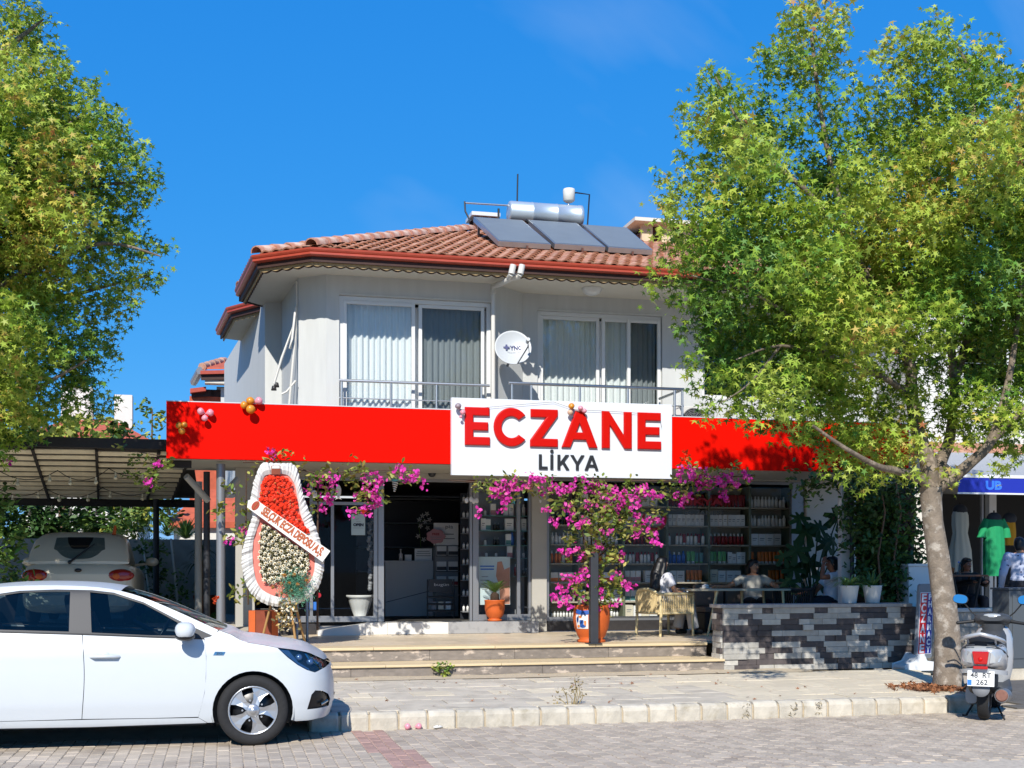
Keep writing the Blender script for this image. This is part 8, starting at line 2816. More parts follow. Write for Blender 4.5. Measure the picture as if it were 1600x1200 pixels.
# small things on the pavement
sh0 = atz(692, 1057, ZP + .01)
leafy('small_shrub', 'small bright green plant growing at the foot of the steps', 'plant', cl([(690, 1046, 8), (697, 1042, 6), (685, 1043, 6), (692, 1052, 5)], YS - .08, .02), 9000, .028, 'oval', ['leaf_mid', 'leaf_yellow'], sh0, 73, twig=.05)
mat('dry_weed', '#8a7a55', .9, isl=.3)
wd = atz(897, 1100, ZP)
wdr = root('dry_weed', 'dry brown weed growing at the edge of the kerb stones', 'weed', wd)
g5 = random.Random(6)
for i, (dx, dz) in enumerate(((-.05, .1), (.0, .28), (.06, .22), (.1, .12), (-.14, .18), (-.18, .06), (.03, .2), (-.02, .16))):
 b0_ = wd + Vector((dx * .5, 0, 0)); tp = wd + Vector((dx, g5.uniform(-.05, .05), dz))
 mb = MB().tube([b0_, (b0_ + tp) / 2 + Vector((.02, 0, 0)), tp], [.006, .005, .003], 5); mb.build('stem', 'dry_weed', wdr)
 P_ = [tp + Vector((g5.uniform(-.05, .05), g5.uniform(-.03, .03), g5.uniform(-.06, .03))) - wd for _ in range(10)]
 link('leaf', leaves_mesh('leaf', P_, .018, 'oval', 'dry_weed', seed=i), wdr)
for i, (px, py, w) in enumerate(((1185, 1098, .06), (1270, 1108, .09), (1190, 1120, .05))):
 pos = atz(px, py, .06)
 P_ = [(g5.uniform(-.04, .04), g5.uniform(-.01, .02), g5.uniform(-.05, .08)) for _ in range(22)]
 o = link('dry_weed', leaves_mesh('leaf', P_, .025, 'blade', 'dry_weed', seed=40 + i), None, (pos.x, YK - .012, .07))
 tag(o, ['dry tuft in a kerb joint left of the others', 'larger dry tuft hanging in a kerb joint', 'tiny dry tuft low in a kerb joint'][i], 'weed', 'dry tufts in the kerb joints')
for i, (px, py, lab) in enumerate(((637, 1139, 'left of two small pink balls lying at the kerb foot'), (653, 1138, 'right of two small pink balls lying at the kerb foot'))):
 c = atz(px, py, 0) + Vector((0, 0, .025)); c.y = min(c.y, YK - .04)
 mb = MB(); balloon(mb, c, .034, (1 if i else -1, -.3, .2)); tag(mb.build('deflated_balloon', 'balloon_pink', org=c), lab, 'balloon', 'small pink balls at the kerb')
c = atz(683, 1137, 0); c.y = min(c.y, YK - .05)
mb = MB().sph(c + Vector((0, 0, .012)), (.055, .03, .014), 10, 6); mb.v = [(x + g5.uniform(-.012, .012), y + g5.uniform(-.01, .01), max(.001, z + g5.uniform(-.005, .008))) for x, y, z in mb.v]
tag(mb.build('crumpled_paper', 'cloth_white', org=c, merge=.001), 'crumpled white scrap of paper at the kerb foot', 'litter')
mat('dead_leaf', '#8b5a38', .9, isl=.35)
P_ = np.stack([np.random.default_rng(1).normal(TREE.x - .35, .22, 260), np.random.default_rng(2).normal(TREE.y - .25, .22, 260), np.full(260, ZP + .03)], 1)
tag(link('fallen_leaves', leaves_mesh('fallen_leaves', P_ - np.array(TREE), .045, 'star', 'dead_leaf', up=1.2, seed=4), None, TREE), 'brown fallen leaves around the foot of the tree', 'leaves', kind='stuff')
P_ = []
g6 = np.random.default_rng(9)
for _ in range(70):
 P_.append((g6.uniform(XL, 7.4), g6.uniform(YK + .15, YS - .1), ZP + .012))
tag(link('fallen_leaves', leaves_mesh('fallen_leaves', np.array(P_), .028, 'star', 'dead_leaf', up=2.5, seed=5), None), 'few scattered dry leaves over the pavement', 'leaves', kind='stuff')
# == the two street trees
mat('leaf_green', '#86a336', .5, isl=.2, hue=.015, transl=.3, spec=.35)
mat('leaf_lime', '#a5b648', .5, isl=.18, hue=.015, transl=.34, spec=.35)
mat('leaf_dark', '#5c8332', .5, isl=.3, hue=.02, transl=.25, spec=.35)
mat('leaf_gold', '#b8ab48', .55, isl=.25, hue=.03, transl=.3)
mat('leaf_rust', '#9a6a38', .6, isl=.3, hue=.02, transl=.25)
def street_tree(name, label, base, trunk_pts, trunk_r, limbs, clumps, dens, size, seed, warm):
 t = root(name, label, 'tree', base)
 mb = MB().tube(trunk_pts, trunk_r, 18)
 g_ = random.Random(seed)
 mb.v = [(x + g_.uniform(-.008, .008), y + g_.uniform(-.008, .008), z) for x, y, z in mb.v]
 mb.build('trunk', 'bark_pale', t, fix=False)
 for pts, r_ in limbs:
  MB().tube(pts, r_, 9).build('limb', 'bark_limb', t, fix=False)
 P_ = clump_points(clumps, dens, seed, .15, 8, .35)
 gg_ = np.random.default_rng(seed + 9)
 # tints drift through the crown: sprays of lime and gold among the greens
 q = np.sin(P_[:, 0] * 1.9 + 1.3 * np.sin(P_[:, 2] * 1.7)) + np.sin(P_[:, 2] * 2.3 + P_[:, 1] * 1.6) + gg_.normal(size=len(P_)) * .8 + warm(P_)
 e = np.quantile(q, [.24, .62, .96, .997])
 mi = np.searchsorted(e, q)
 nrm = gg_.normal(size=P_.shape); nrm[:, 2] = np.abs(nrm[:, 2]) + .35; nrm[:, 1] -= .35
 link('crown', leaves_mesh('crown', P_ - np.array(base), size, 'star', ['leaf_dark', 'leaf_green', 'leaf_lime', 'leaf_gold', 'leaf_rust'], nrm=nrm, seed=seed + 1, mi=mi, fold=.35, jitter=.3), t)
 return t, P_
# colours of the pale lower bark
mat('bark_limb', '#6b5f51', .9, var=.3, scale=9, bump=.8, bscale=40, col2='#8b7d6c', lo=.5, hi=.6)
mat('bark_pale', '#7d7163', .9, var=.25, scale=7, bump=.9, bscale=45, col2='#a0978b', lo=.52, hi=.62, detail=6)
TY_ = TREE.y
def tp(px, py, d=0.): return at(px, py, TY_ + d)
trunk = [tp(1482, 1090), tp(1481, 1072), tp(1481, 1040), tp(1480, 990), tp(1474, 930), tp(1466, 870), tp(1458, 815), tp(1455, 780), tp(1455, 762)]
tr = [.27, .23, .205, .19, .18, .165, .15, .15, .17]
T0 = tp(1455, 768)
limbs = []
def limb(pts, r0, r1):
 ps = smooth_curve([tuple(p) for p in pts], 4)
 n_ = len(ps)
 limbs.append((ps, [r0 + (r1 - r0) * i / (n_ - 1) for i in range(n_)]))
limb([T0, tp(1440, 750, -.1), tp(1400, 735, -.3), tp(1370, 728, -.5), tp(1320, 700, -.7), tp(1270, 665, -.8)], .066, .014)
limb([T0, tp(1450, 720), tp(1435, 680, .1), tp(1425, 620, .2), tp(1420, 560, .2), tp(1380, 480, .1), tp(1330, 380, 0), tp(1290, 220, .1), tp(1268, 60, .1)], .11, .02)
limb([T0, tp(1470, 720, .2), tp(1485, 680, .3), tp(1490, 600, .4), tp(1480, 480, .4), tp(1460, 330, .3), tp(1430, 150, .2)], .09, .02)
limb([T0, tp(1490, 745, -.1), tp(1520, 720, -.2), tp(1548, 690, -.3), tp(1570, 620, -.3), tp(1585, 540, -.3), tp(1600, 400, -.2)], .085, .025)
limb([tp(1425, 620, .2), tp(1380, 590, -.1), tp(1300, 560, -.4), tp(1220, 540, -.6), tp(1150, 562, -.7)], .045, .006)
limb([tp(1420, 560, .2), tp(1360, 470, .3), tp(1260, 400, .3), tp(1150, 330, .2), tp(1060, 290, .1)], .055, .01)
limb([tp(1380, 480, .1), tp(1280, 320, -.2), tp(1180, 230, -.3), tp(1118, 120, -.3)], .045, .01)
limb([tp(1480, 480, .4), tp(1510, 300, .3), tp(1520, 130, .2), tp(1475, 45, .2)], .05, .01)
limb([tp(1490, 600, .4), tp(1540, 450, .5), tp(1600, 300, .5), tp(1680, 200, .5)], .06, .02)
limb([tp(1548, 690, -.3), tp(1600, 640, -.5), tp(1680, 580, -.6)], .05, .015)
limb([tp(1220, 540, -.6), tp(1170, 600, -.7), tp(1125, 630, -.7)], .016, .004)
limb([tp(1300, 560, -.4), tp(1200, 470, -.5), tp(1080, 430, -.5)], .03, .008)
C_ = [(1265, 25, 26), (1230, 55, 24), (1300, 40, 22), (1255, 75, 32), (1290, 85, 26), (1225, 95, 14), (1245, 115, 24), (1275, 120, 24), (1195, 95, 14), (1185, 88, 8), (1315, 15, 10), (1215, 120, 8), (1280, 155, 18), (1295, 185, 22), (1308, 215, 26),
(1122, 115, 14), (1125, 140, 18), (1108, 160, 18), (1130, 170, 22), (1162, 135, 11), (1164, 160, 13), (1145, 195, 32), (1085, 165, 11), (1068, 170, 6), (1088, 190, 16), (1110, 205, 26), (1165, 215, 30), (1195, 180, 22), (1225, 160, 14), (1205, 215, 26), (1240, 205, 18), (1130, 240, 40), (1180, 255, 40), (1225, 250, 34), (1078, 205, 10),
(1030, 285, 9), (1045, 280, 10), (1075, 262, 9), (1085, 275, 14), (1060, 300, 16), (1110, 270, 20), (1040, 315, 14), (1075, 320, 24), (1110, 310, 28), (1150, 300, 34), (1190, 310, 36), (1230, 300, 34), (1265, 270, 28), (1065, 345, 22), (1100, 355, 28), (1045, 350, 12), (1035, 372, 9),
(1330, 250, 30), (1350, 205, 22), (1370, 170, 22), (1345, 140, 16), (1320, 115, 10), (1375, 75, 14), (1390, 60, 12), (1405, 85, 22), (1425, 105, 18), (1440, 75, 22), (1460, 60, 18), (1475, 38, 10), (1478, 25, 5), (1470, 85, 24), (1445, 110, 14), (1395, 115, 14), (1380, 125, 14), (1370, 100, 8), (1500, 95, 26), (1490, 120, 28), (1525, 80, 10), (1535, 100, 20), (1520, 130, 32), (1550, 125, 20), (1430, 150, 26), (1465, 160, 30), (1500, 170, 34), (1400, 180, 24), (1545, 165, 30), (1580, 140, 20), (1597, 115, 12), (1590, 175, 28), (1620, 130, 30), (1640, 180, 40),
(1370, 230, 34), (1410, 225, 40), (1455, 230, 42), (1505, 235, 44), (1555, 230, 42), (1605, 240, 46), (1300, 300, 40), (1345, 300, 44), (1395, 300, 46), (1445, 300, 46), (1500, 305, 46), (1555, 300, 46), (1610, 310, 50), (1660, 270, 50),
(1130, 360, 40), (1180, 365, 44), (1235, 360, 46), (1290, 365, 48), (1345, 365, 48), (1400, 370, 50), (1455, 375, 50), (1510, 370, 50), (1565, 375, 52), (1620, 380, 54), (1680, 360, 60),
(1035, 400, 10), (1060, 395, 20), (1095, 400, 30), (1135, 410, 38), (1185, 425, 44), (1240, 425, 46), (1295, 430, 48), (1350, 430, 48), (1405, 435, 50), (1460, 440, 50), (1515, 440, 50), (1570, 445, 52), (1630, 450, 56), (1030, 425, 8), (1018, 455, 8), (1045, 450, 12), (1065, 432, 16), (1090, 445, 26), (1080, 480, 24), (1060, 470, 10), (1110, 480, 30), (1150, 470, 34), (1095, 515, 24), (1120, 505, 26),
(1190, 500, 46), (1240, 490, 48), (1300, 495, 48), (1355, 495, 46), (1410, 500, 46), (1465, 500, 44), (1520, 505, 46), (1575, 510, 48), (1640, 520, 54), (1160, 530, 38), (1110, 545, 18), (1130, 560, 22), (1205, 555, 46), (1255, 555, 46), (1305, 560, 44), (1350, 560, 36), (1180, 590, 36), (1225, 605, 40), (1275, 610, 38), (1315, 600, 36), (1140, 590, 24), (1110, 608, 14), (1075, 565, 12), (1065, 570, 8), (1095, 575, 12), (1095, 610, 14), (1115, 640, 15), (1150, 630, 20), (1145, 655, 10), (1160, 655, 8), (1195, 640, 20), (1210, 665, 12), (1240, 650, 20), (1248, 680, 9), (1275, 650, 20), (1300, 640, 22), (1340, 620, 24), (1355, 660, 20), (1320, 665, 18),
(1330, 690, 20), (1370, 690, 16), (1390, 600, 30), (1430, 560, 30), (1480, 570, 34), (1440, 610, 20), (1500, 620, 24), (1545, 590, 34), (1590, 590, 36), (1530, 640, 22), (1570, 650, 28), (1600, 680, 20), (1510, 670, 18), (1545, 680, 14), (1560, 740, 10), (1550, 730, 8), (1598, 715, 10), (1390, 735, 12), (1360, 750, 16), (1370, 720, 12), (1335, 735, 14), (1320, 720, 10), (1460, 755, 12), (1445, 745, 10), (1465, 650, 14), (1485, 640, 14), (1640, 600, 44), (1650, 660, 30), (1300, 700, 12), (1500, 745, 8), (1340, 660, 16), (1285, 683, 18), (1335, 708, 18), (1385, 712, 18), (1310, 728, 14), (1405, 740, 12), (1265, 660, 18), (1355, 735, 14), (1120, 600, 18), (1145, 575, 22), (1400, 680, 24), (1430, 700, 20), (1350, 685, 20), (1385, 655, 26), (1420, 650, 24), (1455, 690, 18), (1300, 670, 20), (1325, 640, 24), (1290, 705, 14), (1250, 695, 12), (1195, 670, 12), (1500, 640, 24), (1530, 690, 18), (1565, 675, 24), (1590, 650, 28), (1520, 610, 26), (1550, 640, 22), (1480, 690, 12), (1585, 700, 16)]
gC = random.Random(77)
cl_r = []
for px, py, r_ in C_:
 k = 1.0 if r_ > 30 else .6
 d_ = gC.uniform(-.9, .9) * k
 p = tp(px, py, d_)
 s_ = r_ / FPX * (p.x * _sa + p.y * _ca)
 cl_r.append((p, (s_, s_ * 1.25, s_)))
 if r_ > 36:                                   # depth of the crown behind and in front
  p2 = tp(px + gC.uniform(-15, 15), py + gC.uniform(-15, 15), d_ + gC.choice([-1, 1]) * gC.uniform(.8, 1.6))
  cl_r.append((p2, (s_ * .9, s_, s_ * .9)))
big_tree, PT = street_tree('street_tree', 'big street tree with yellow green star leaves rising beside the scooter', TREE, trunk, [r_ * .78 for r_ in tr], limbs, cl_r, 3700, .053, 81, lambda P_: .12 * (P_[:, 2] - 4.5) - .35 * (P_[:, 1] - TY_))
# left tree, its trunk just outside the picture
LY = 17.2
def lp_(px, py, d=0.): return at(px, py, LY + d)
LB = Vector((ax(-70, LY), LY, .12))
lt_ = [LB + Vector((0, 0, -.05)), LB + Vector((0, 0, .5)), lp_(-66, 800), lp_(-60, 700), lp_(-50, 500), lp_(-30, 250), lp_(-10, 20), lp_(0, -120)]
limbs2 = []
def limb2(pts, r0, r1):
 ps = smooth_curve([tuple(p) for p in pts], 4); n_ = len(ps)
 limbs2.append((ps, [r0 + (r1 - r0) * i / (n_ - 1) for i in range(n_)]))
for pts in ([(-60, 720, 0), (0, 640, -.2), (70, 600, -.4), (140, 560, -.5)], [(-55, 560, 0), (20, 500, .2), (120, 460, .3), (235, 430, .2)], [(-50, 480, 0), (50, 420, -.3), (160, 380, -.4), (250, 400, -.4)], [(-42, 380, 0), (60, 320, .3), (150, 290, .3), (235, 285, .2)], [(-35, 300, 0), (60, 230, -.3), (140, 170, -.3)], [(-25, 200, 0), (40, 140, .2), (110, 110, .2)], [(-15, 100, 0), (30, 60, -.1), (68, 30, -.1)], [(-50, 520, 0), (-140, 420, 0), (-220, 380, 0)], [(-40, 350, 0), (-130, 250, .2), (-180, 200, .2)]):
 limb2([lp_(*p) for p in pts], .06, .01)
CL = [(15, 5, 24), (40, 10, 14), (35, 40, 22), (5, 45, 30), (70, 18, 8), (68, 40, 11), (62, 65, 15), (45, 80, 26), (10, 95, 36), (85, 85, 11), (95, 100, 9), (78, 110, 22), (50, 125, 34), (15, 145, 42), (110, 125, 9), (100, 140, 18), (75, 155, 34), (135, 135, 9), (148, 132, 7), (140, 155, 13), (155, 165, 12), (140, 180, 22), (115, 185, 30), (85, 200, 42), (40, 200, 46), (160, 195, 16), (178, 190, 9), (185, 210, 13), (165, 220, 26), (200, 230, 14), (215, 235, 8), (130, 230, 42), (85, 250, 50), (30, 255, 56), (185, 250, 26), (205, 265, 20), (230, 280, 10), (248, 280, 9), (240, 300, 12), (225, 310, 10), (170, 285, 36), (210, 300, 18), (120, 290, 48), (60, 310, 56), (10, 310, 60), (195, 325, 22), (215, 330, 10), (160, 335, 36), (110, 345, 46), (50, 365, 56), (0, 370, 60), (180, 365, 24), (205, 370, 14), (225, 355, 7), (222, 395, 16), (240, 395, 9), (258, 392, 7), (200, 400, 16), (150, 390, 30), (165, 420, 20), (195, 430, 20), (220, 440, 16), (238, 440, 10), (250, 440, 6), (110, 405, 34), (60, 425, 46), (5, 440, 56), (120, 445, 30), (160, 455, 26), (190, 465, 16), (205, 480, 9), (150, 485, 20), (180, 490, 14), (95, 470, 32), (45, 490, 44), (0, 510, 52), (130, 510, 24), (160, 520, 14), (190, 525, 8), (90, 520, 34), (150, 545, 22), (175, 555, 11), (50, 550, 44), (110, 560, 34), (5, 570, 48), (135, 585, 22), (155, 595, 10), (85, 600, 36), (40, 610, 40), (120, 615, 22), (150, 620, 11), (0, 630, 46), (60, 640, 30), (160, 640, 10), (100, 640, 20), (20, 670, 30), (135, 645, 10), (-5, 690, 24), (50, 670, 16), (25, 700, 12), (175, 630, 7),
(-60, 60, 60), (-70, 170, 80), (-90, 290, 95), (-100, 420, 100), (-90, 540, 90), (-60, 640, 60), (-180, 250, 80), (-200, 400, 90), (-180, 540, 70), (-30, -60, 50)]
cl_l = []
for px, py, r_ in CL:
 d_ = gC.uniform(-.9, .9) * (1. if r_ > 30 else .6)
 p = lp_(px, py, d_)
 s_ = r_ / FPX * (p.x * _sa + p.y * _ca)
 cl_l.append((p, (s_, s_ * 1.2, s_)))
 if r_ > 40:
  p2 = lp_(px, py, d_ + gC.choice([-1, 1]) * gC.uniform(.8, 1.5)); cl_l.append((p2, (s_ * .9, s_, s_ * .9)))
street_tree('street_tree', 'tall street tree filling the left edge above the carport', LB, lt_, [.24, .19, .17, .16, .12, .08, .04, .02], limbs2, cl_l, 3300, .055, 91, lambda P_: .1 * (P_[:, 2] - 5) - .3 * (P_[:, 1] - LY))
# == people
mat('skin', '#b5805f', .55, var=.04)
mat('skin_dark', '#8a5a42', .55)
mat('hair_black', '#0e0c0c', .45)
mat('shirt_white', '#cbcbd0', .85)
mat('shirt_grey', '#a5a399', .85)
mat('shirt_black', '#161518', .85)
mat('trousers_pale', '#b9b6b4', .85)
mat('trousers_dark', '#1d2029', .85)
mat('shoe_dark', '#1c1b1b', .6)
mat('eye_white', '#cfcac4', .3)
mat('lips', '#8f4a44', .5)
mat('print_navy', '#2b355c', .85)
def remeshed(name, mb, m, parent, vox, it=3):
 o = mb.build(name, m, parent, local=True, fix=True)
 r_ = o.modifiers.new('r', 'REMESH'); r_.mode = 'VOXEL'; r_.voxel_size = vox; r_.use_smooth_shade = True
 q = o.modifiers.new('s', 'SMOOTH'); q.iterations = it; q.factor = .5
 dg = bpy.context.evaluated_depsgraph_get(); dg.update()
 me = bpy.data.meshes.new_from_object(o.evaluated_get(dg))
 o.modifiers.clear(); o.data = me
 return o
def cap_(mb, p, q, r0, r1, n=10):
 mb.tube([p, q], [r0, r1], n); mb.sph(p, r0, n, 6); mb.sph(q, r1, n, 6)
def person(label, loc, rz, J, skin, shirt, trou, hair, shoes='shoe_dark', long_hair=0., sleeve=.55, group=None, head_turn=0., head_tilt=0., scale=1.):
 """J: joints in metres, x right, y forward, z up from the floor under the person"""
 t = root('person', label, 'person', loc, rz, group=group)
 ORG[t] = Vector((0, 0, 0)); t.scale = (scale,) * 3
 V = {k: Vector(v) for k, v in J.items()}
 b = MB()
 pel, che, nek, hd = V['pelvis'], V['chest'], V['neck'], V['head']
 b.sph(pel, (.165, .12, .12), 16, 10); b.sph((pel + che) / 2, (.145, .105, .16), 16, 10); b.sph(che, (.165, .115, .16), 16, 10)
 b.sph(che + Vector((0, 0, .10)), (.155, .09, .08), 14, 8)
 cap_(b, che + Vector((0, 0, .12)), nek + (hd - nek) * .3, .058, .05)
 HM = Matrix.Translation(hd) @ Matrix.Rotation(head_turn, 4, 'Z') @ Matrix.Rotation(head_tilt, 4, 'X')
 def hp(x, y, z): return HM @ Vector((x, y, z))
 b.sph(hd, (.073, .092, .105), 18, 12, 0, HM.to_3x3().to_4x4()); b.sph(hp(0, .022, -.065), (.052, .062, .058), 14, 8)
 b.tube([hp(0, .083, .012), hp(0, .108, -.022)], [.010, .016], 8); b.sph(hp(0, .106, -.024), .016, 8, 6)
 for sg in (-1, 1): b.sph(hp(sg * .076, -.005, -.01), (.012, .02, .03), 8, 6)
 for s_ in ('l', 'r'):
  cap_(b, V['sho_' + s_], V['elb_' + s_], .050, .040); cap_(b, V['elb_' + s_], V['wri_' + s_], .040, .027)
  w_, h_ = V['wri_' + s_], V['hand_' + s_]
  d = (h_ - w_).normalized()
  sd = d.cross(Vector((0, 0, 1)))
  sd = sd.normalized() if sd.length > .1 else Vector((1, 0, 0))
  u = sd.cross(d)
  b.sph(w_ + d * .045, (.038, .04, .026), 10, 8)
  for i, (o_, L_) in enumerate(((-.030, .062), (-.010, .075), (.010, .07), (.029, .055))):
   k0 = w_ + d * .075 + sd * o_
   k1 = k0 + d * L_ * .55 - u * .008; k2 = k1 + d * L_ * .4 - u * .02
   cap_(b, k0, k1, .0105, .0098, 6); cap_(b, k1, k2, .0098, .009, 6)
  tsg = 1 if s_ == 'l' else -1
  cap_(b, w_ + d * .03 + sd * .03 * tsg, w_ + d * .07 + sd * .062 * tsg - u * .008, .013, .010, 6)
  cap_(b, V['hip_' + s_], V['kne_' + s_], .085, .06); cap_(b, V['kne_' + s_], V['ank_' + s_], .058, .038)
  cap_(b, V['ank_' + s_] - Vector((0, 0, .03)), V['toe_' + s_], .04, .032)
 remeshed('body', b, skin, t, .0105)
 c = MB()
 c.sph(pel + Vector((0, 0, .03)), (.185, .14, .12), 16, 10); c.sph((pel + che) / 2, (.168, .128, .18), 16, 10); c.sph(che, (.185, .132, .17), 16, 10)
 c.sph(che + Vector((0, 0, .095)), (.172, .105, .075), 14, 8)
 for s_ in ('l', 'r'):
  a, e = V['sho_' + s_], V['elb_' + s_]
  cap_(c, che.lerp(a, .8), a, .085, .072); m_ = a.lerp(e, sleeve)
  c.tube([a, m_], [.073, .068], 12); c.sph(a, .073, 10, 8)
  if sleeve >= .9: cap_(c, e, V['wri_' + s_], .062, .046)
 remeshed('shirt', c, shirt, t, .014)
 c = MB()
 c.sph(pel - Vector((0, 0, .03)), (.185, .145, .12), 16, 10)
 for s_ in ('l', 'r'):
  cap_(c, V['hip_' + s_], V['kne_' + s_], .108, .082); c.tube([V['kne_' + s_], V['ank_' + s_]], [.082, .088], 12); c.sph(V['kne_' + s_], .082, 10, 8)
 remeshed('trousers', c, trou, t, .016)
 for s_ in ('l', 'r'):
  c = MB(); k = V['toe_' + s_]; a = V['ank_' + s_] - Vector((0, 0, .045))
  cap_(c, a, k, .05, .042); remeshed('shoe', c, shoes, t, .014, 2)
 c = MB()
 c.sph(hp(0, -.022, .028), (.086, .092, .098), 16, 10); c.sph(hp(0, -.05, -.03), (.082, .07, .09), 14, 8); c.sph(hp(0, .03, .075), (.07, .06, .045), 12, 8)
 if long_hair:
  cap_(c, hp(0, -.07, -.02), nek + Vector((0, -.09, -.02)), .085, .095); cap_(c, nek + Vector((0, -.09, -.02)), nek + Vector((.03, -.14, -long_hair)), .105, .085)
  for sg in (-1, 1): cap_(c, hp(sg * .07, -.02, .0), nek + Vector((sg * .085, -.04, -.05)), .035, .045)
 else:
  for sg in (-1, 1): c.sph(hp(sg * .068, -.02, .0), (.018, .05, .05), 8, 6)
 remeshed('hair', c, hair, t, .012, 2)
 for sg in (-1, 1):
  e = MB().sph(hp(sg * .031, .080, .014), (.014, .008, .0075), 10, 6).build('eye', 'eye_white', t, local=True)
  MB().sph(hp(sg * .031, .0865, .014), (.0065, .004, .0065), 8, 6).build('iris', 'hair_black', e, local=True)
  MB().tube([hp(sg * .014, .090, .035), hp(sg * .03, .089, .041), hp(sg * .05, .078, .036)], .0045, 5).build('eyebrow', 'hair_black', t, local=True)
 MB().tube([hp(-.022, .083, -.058), hp(0, .092, -.056), hp(.022, .083, -.058)], [.004, .0075, .004], 6).build('mouth', 'lips', t, local=True)
 return t
def seated(sh=.44, lean=-.04, **kw):
 z = sh
 J = dict(pelvis=(0, 0, z + .10), chest=(0, lean, z + .40), neck=(0, lean - .005, z + .56), head=(0, lean + .015, z + .70))
 for s_, sg in (('l', -1), ('r', 1)):
  J.update({'sho_' + s_: (sg * .175, lean, z + .50), 'elb_' + s_: (sg * .25, lean + .06, z + .24), 'wri_' + s_: (sg * .2, .27, z + .22), 'hand_' + s_: (sg * .17, .36, z + .21),
     'hip_' + s_: (sg * .09, .02, z + .09), 'kne_' + s_: (sg * .11, .43, z + .08), 'ank_' + s_: (sg * .11, .44, .10), 'toe_' + s_: (sg * .12, .58, .045)})
 J.update(kw)
 return J
ch_c = ORG_chair = Vector(chair.location)
ca_, sa2 = math.cos(R(16)), math.sin(R(16))
def chair_pt(x, y): return ch_c + Vector((x * ca_ - y * sa2, x * sa2 + y * ca_, 0))
person('woman with long black hair in white seen from behind in the beige rope armchair', chair_pt(.34, .32), R(16 - 90),
 seated(.43, -.06, elb_r=(.27, .02, .68), wri_r=(.24, .28, .66), hand_r=(.22, .37, .65), elb_l=(-.25, .05, .70), wri_l=(-.15, .32, .72), hand_l=(-.12, .41, .72), kne_r=(.13, .40, .50), ank_r=(.14, .47, .10), toe_r=(.15, .61, .045), ank_l=(-.10, .34, .10), toe_l=(-.1, .48, .045)),
 'skin', 'shirt_white', 'trousers_pale', 'hair_black', long_hair=.24, head_turn=R(10), sleeve=.6)
bch = root('bench', 'dark bench with taupe cushions under the shop window', 'bench', (ax(1170, 18.9), 19.0, .525))
bx0, bx1 = ax(1092, 19.0), ax(1238, 19.0)
MB().box(bx0, bx1, 18.75, 19.35, .58, .86).build('seat', 'rattan_black', bch, bev=.02)
MB().box(bx0, bx1, 19.36, 19.5, .58, 1.28).build('backrest', 'rattan_black', bch, bev=.02)
mat('cushion_taupe', '#6d6159', .9)
for i in range(3):
 w = (bx1 - bx0) / 3
 MB().box(bx0 + i * w + .01, bx0 + (i + 1) * w - .01, 18.74, 19.34, .862, .95).build('seat_cushion', 'cushion_taupe', bch, bev=.03)
 MB().box(bx0 + i * w + .02, bx0 + (i + 1) * w - .02, 19.22, 19.355, .952, 1.32).build('back_cushion', 'cushion_taupe', bch, bev=.04)
for x in (bx0 + .08, bx1 - .08):
 MB().box(x - .03, x + .03, 18.8, 19.3, .526, .58).build('foot', 'carport_dark', bch)
person('woman in a pale grey polo shirt sitting behind the terrace table, facing left', Vector((ax(1177, 19.0), 18.98, .525)), R(172),
 seated(.40, -.06, sho_l=(-.18, -.06, .89), sho_r=(.18, -.06, .89), elb_r=(.44, -.02, .76), wri_r=(.66, .10, .75), hand_r=(.75, .14, .75), elb_l=(-.36, .10, .76), wri_l=(-.30, .34, .76), hand_l=(-.27, .43, .76)),
 'skin', 'shirt_grey', 'trousers_dark', 'hair_black', long_hair=.16, head_turn=R(38), sleeve=.6)
person('person in white with a raised arm, half hidden behind the striped grass plant', Vector((ax(1297, 18.0), 18.0, .525)), R(84),
 seated(.44, -.05, elb_l=(-.22, .22, .92), wri_l=(-.12, .16, 1.14), hand_l=(-.09, .13, 1.22), elb_r=(.24, .16, .68), wri_r=(.18, .40, .66), hand_r=(.16, .49, .65)),
 'skin_dark', 'shirt_white', 'trousers_dark', 'hair_black', head_turn=R(-8), sleeve=.55)
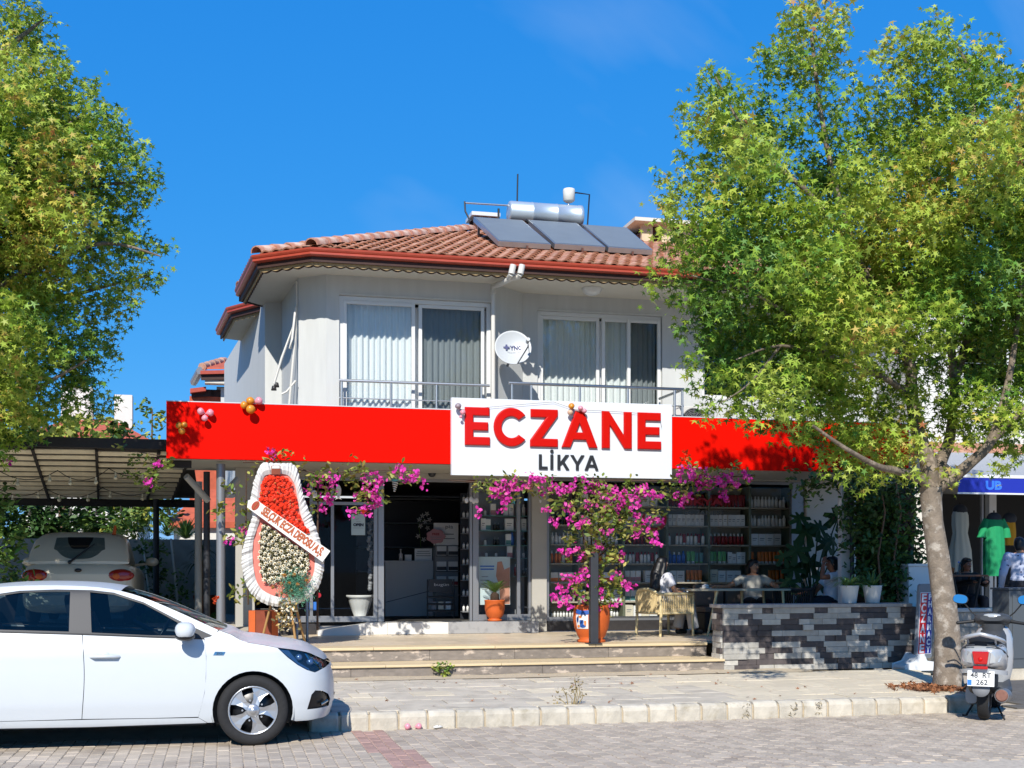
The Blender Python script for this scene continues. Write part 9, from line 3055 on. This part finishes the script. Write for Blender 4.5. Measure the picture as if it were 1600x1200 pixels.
person('dark haired woman in a black top at the cafe table right of the trunk', Vector((ax(1511, 19.0), 19.05, .46)), R(176),
 seated(.50, .02, elb_r=(.26, .2, .86), wri_r=(.12, .42, .90), hand_r=(.04, .48, .90), elb_l=(-.26, .2, .86), wri_l=(-.16, .44, .90), hand_l=(-.08, .50, .90)),
 'skin_dark', 'shirt_black', 'trousers_dark', 'hair_black', long_hair=.12, head_turn=R(14), head_tilt=R(-8), sleeve=.95)
simple_chair('dark cafe chair under the woman in the black top', Vector((ax(1511, 19.0), 19.1, .46)), R(176), group='dark cafe chairs')
st_ = dict(pelvis=(0, 0, .95), chest=(0, .06, 1.24), neck=(0, .10, 1.40), head=(0, .16, 1.53))
for s_, sg in (('l', -1), ('r', 1)):
 st_.update({'sho_' + s_: (sg * .2, .06, 1.34), 'elb_' + s_: (sg * .29, .02, 1.06), 'wri_' + s_: (sg * .28, .14, .86), 'hand_' + s_: (sg * .27, .2, .79), 'hip_' + s_: (sg * .1, 0, .9), 'kne_' + s_: (sg * .11, .03, .5), 'ank_' + s_: (sg * .11, 0, .1), 'toe_' + s_: (sg * .13, .14, .045)})
def print_mat():
 m = mat('shirt_print', '#b3b9cc', .85)
 N, L = m.node_tree.nodes, m.node_tree.links
 t = N.new('ShaderNodeTexCoord'); v = N.new('ShaderNodeTexVoronoi'); v.inputs['Scale'].default_value = 13
 r_ = N.new('ShaderNodeMapRange'); r_.inputs['From Min'].default_value = .16; r_.inputs['From Max'].default_value = .2; r_.inputs['To Min'].default_value = 1; r_.inputs['To Max'].default_value = 0
 x = N.new('ShaderNodeMix'); x.data_type = 'RGBA'; x.inputs['A'].default_value = lin('#b3b9cc') + (1,); x.inputs['B'].default_value = lin('#2b355c') + (1,)
 L.new(t.outputs['Object'], v.inputs['Vector']); L.new(v.outputs['Distance'], r_.inputs['Value']); L.new(r_.outputs['Result'], x.inputs['Factor']); L.new(x.outputs['Result'], N['Principled BSDF'].inputs['Base Color'])
print_mat()
person('man in a pale shirt with dark print seen from behind at the right edge', Vector((ax(1597, 16.85), 16.85, .44)), R(-20), st_, 'skin', 'shirt_print', 'trousers_dark', 'hair_black', sleeve=.95)
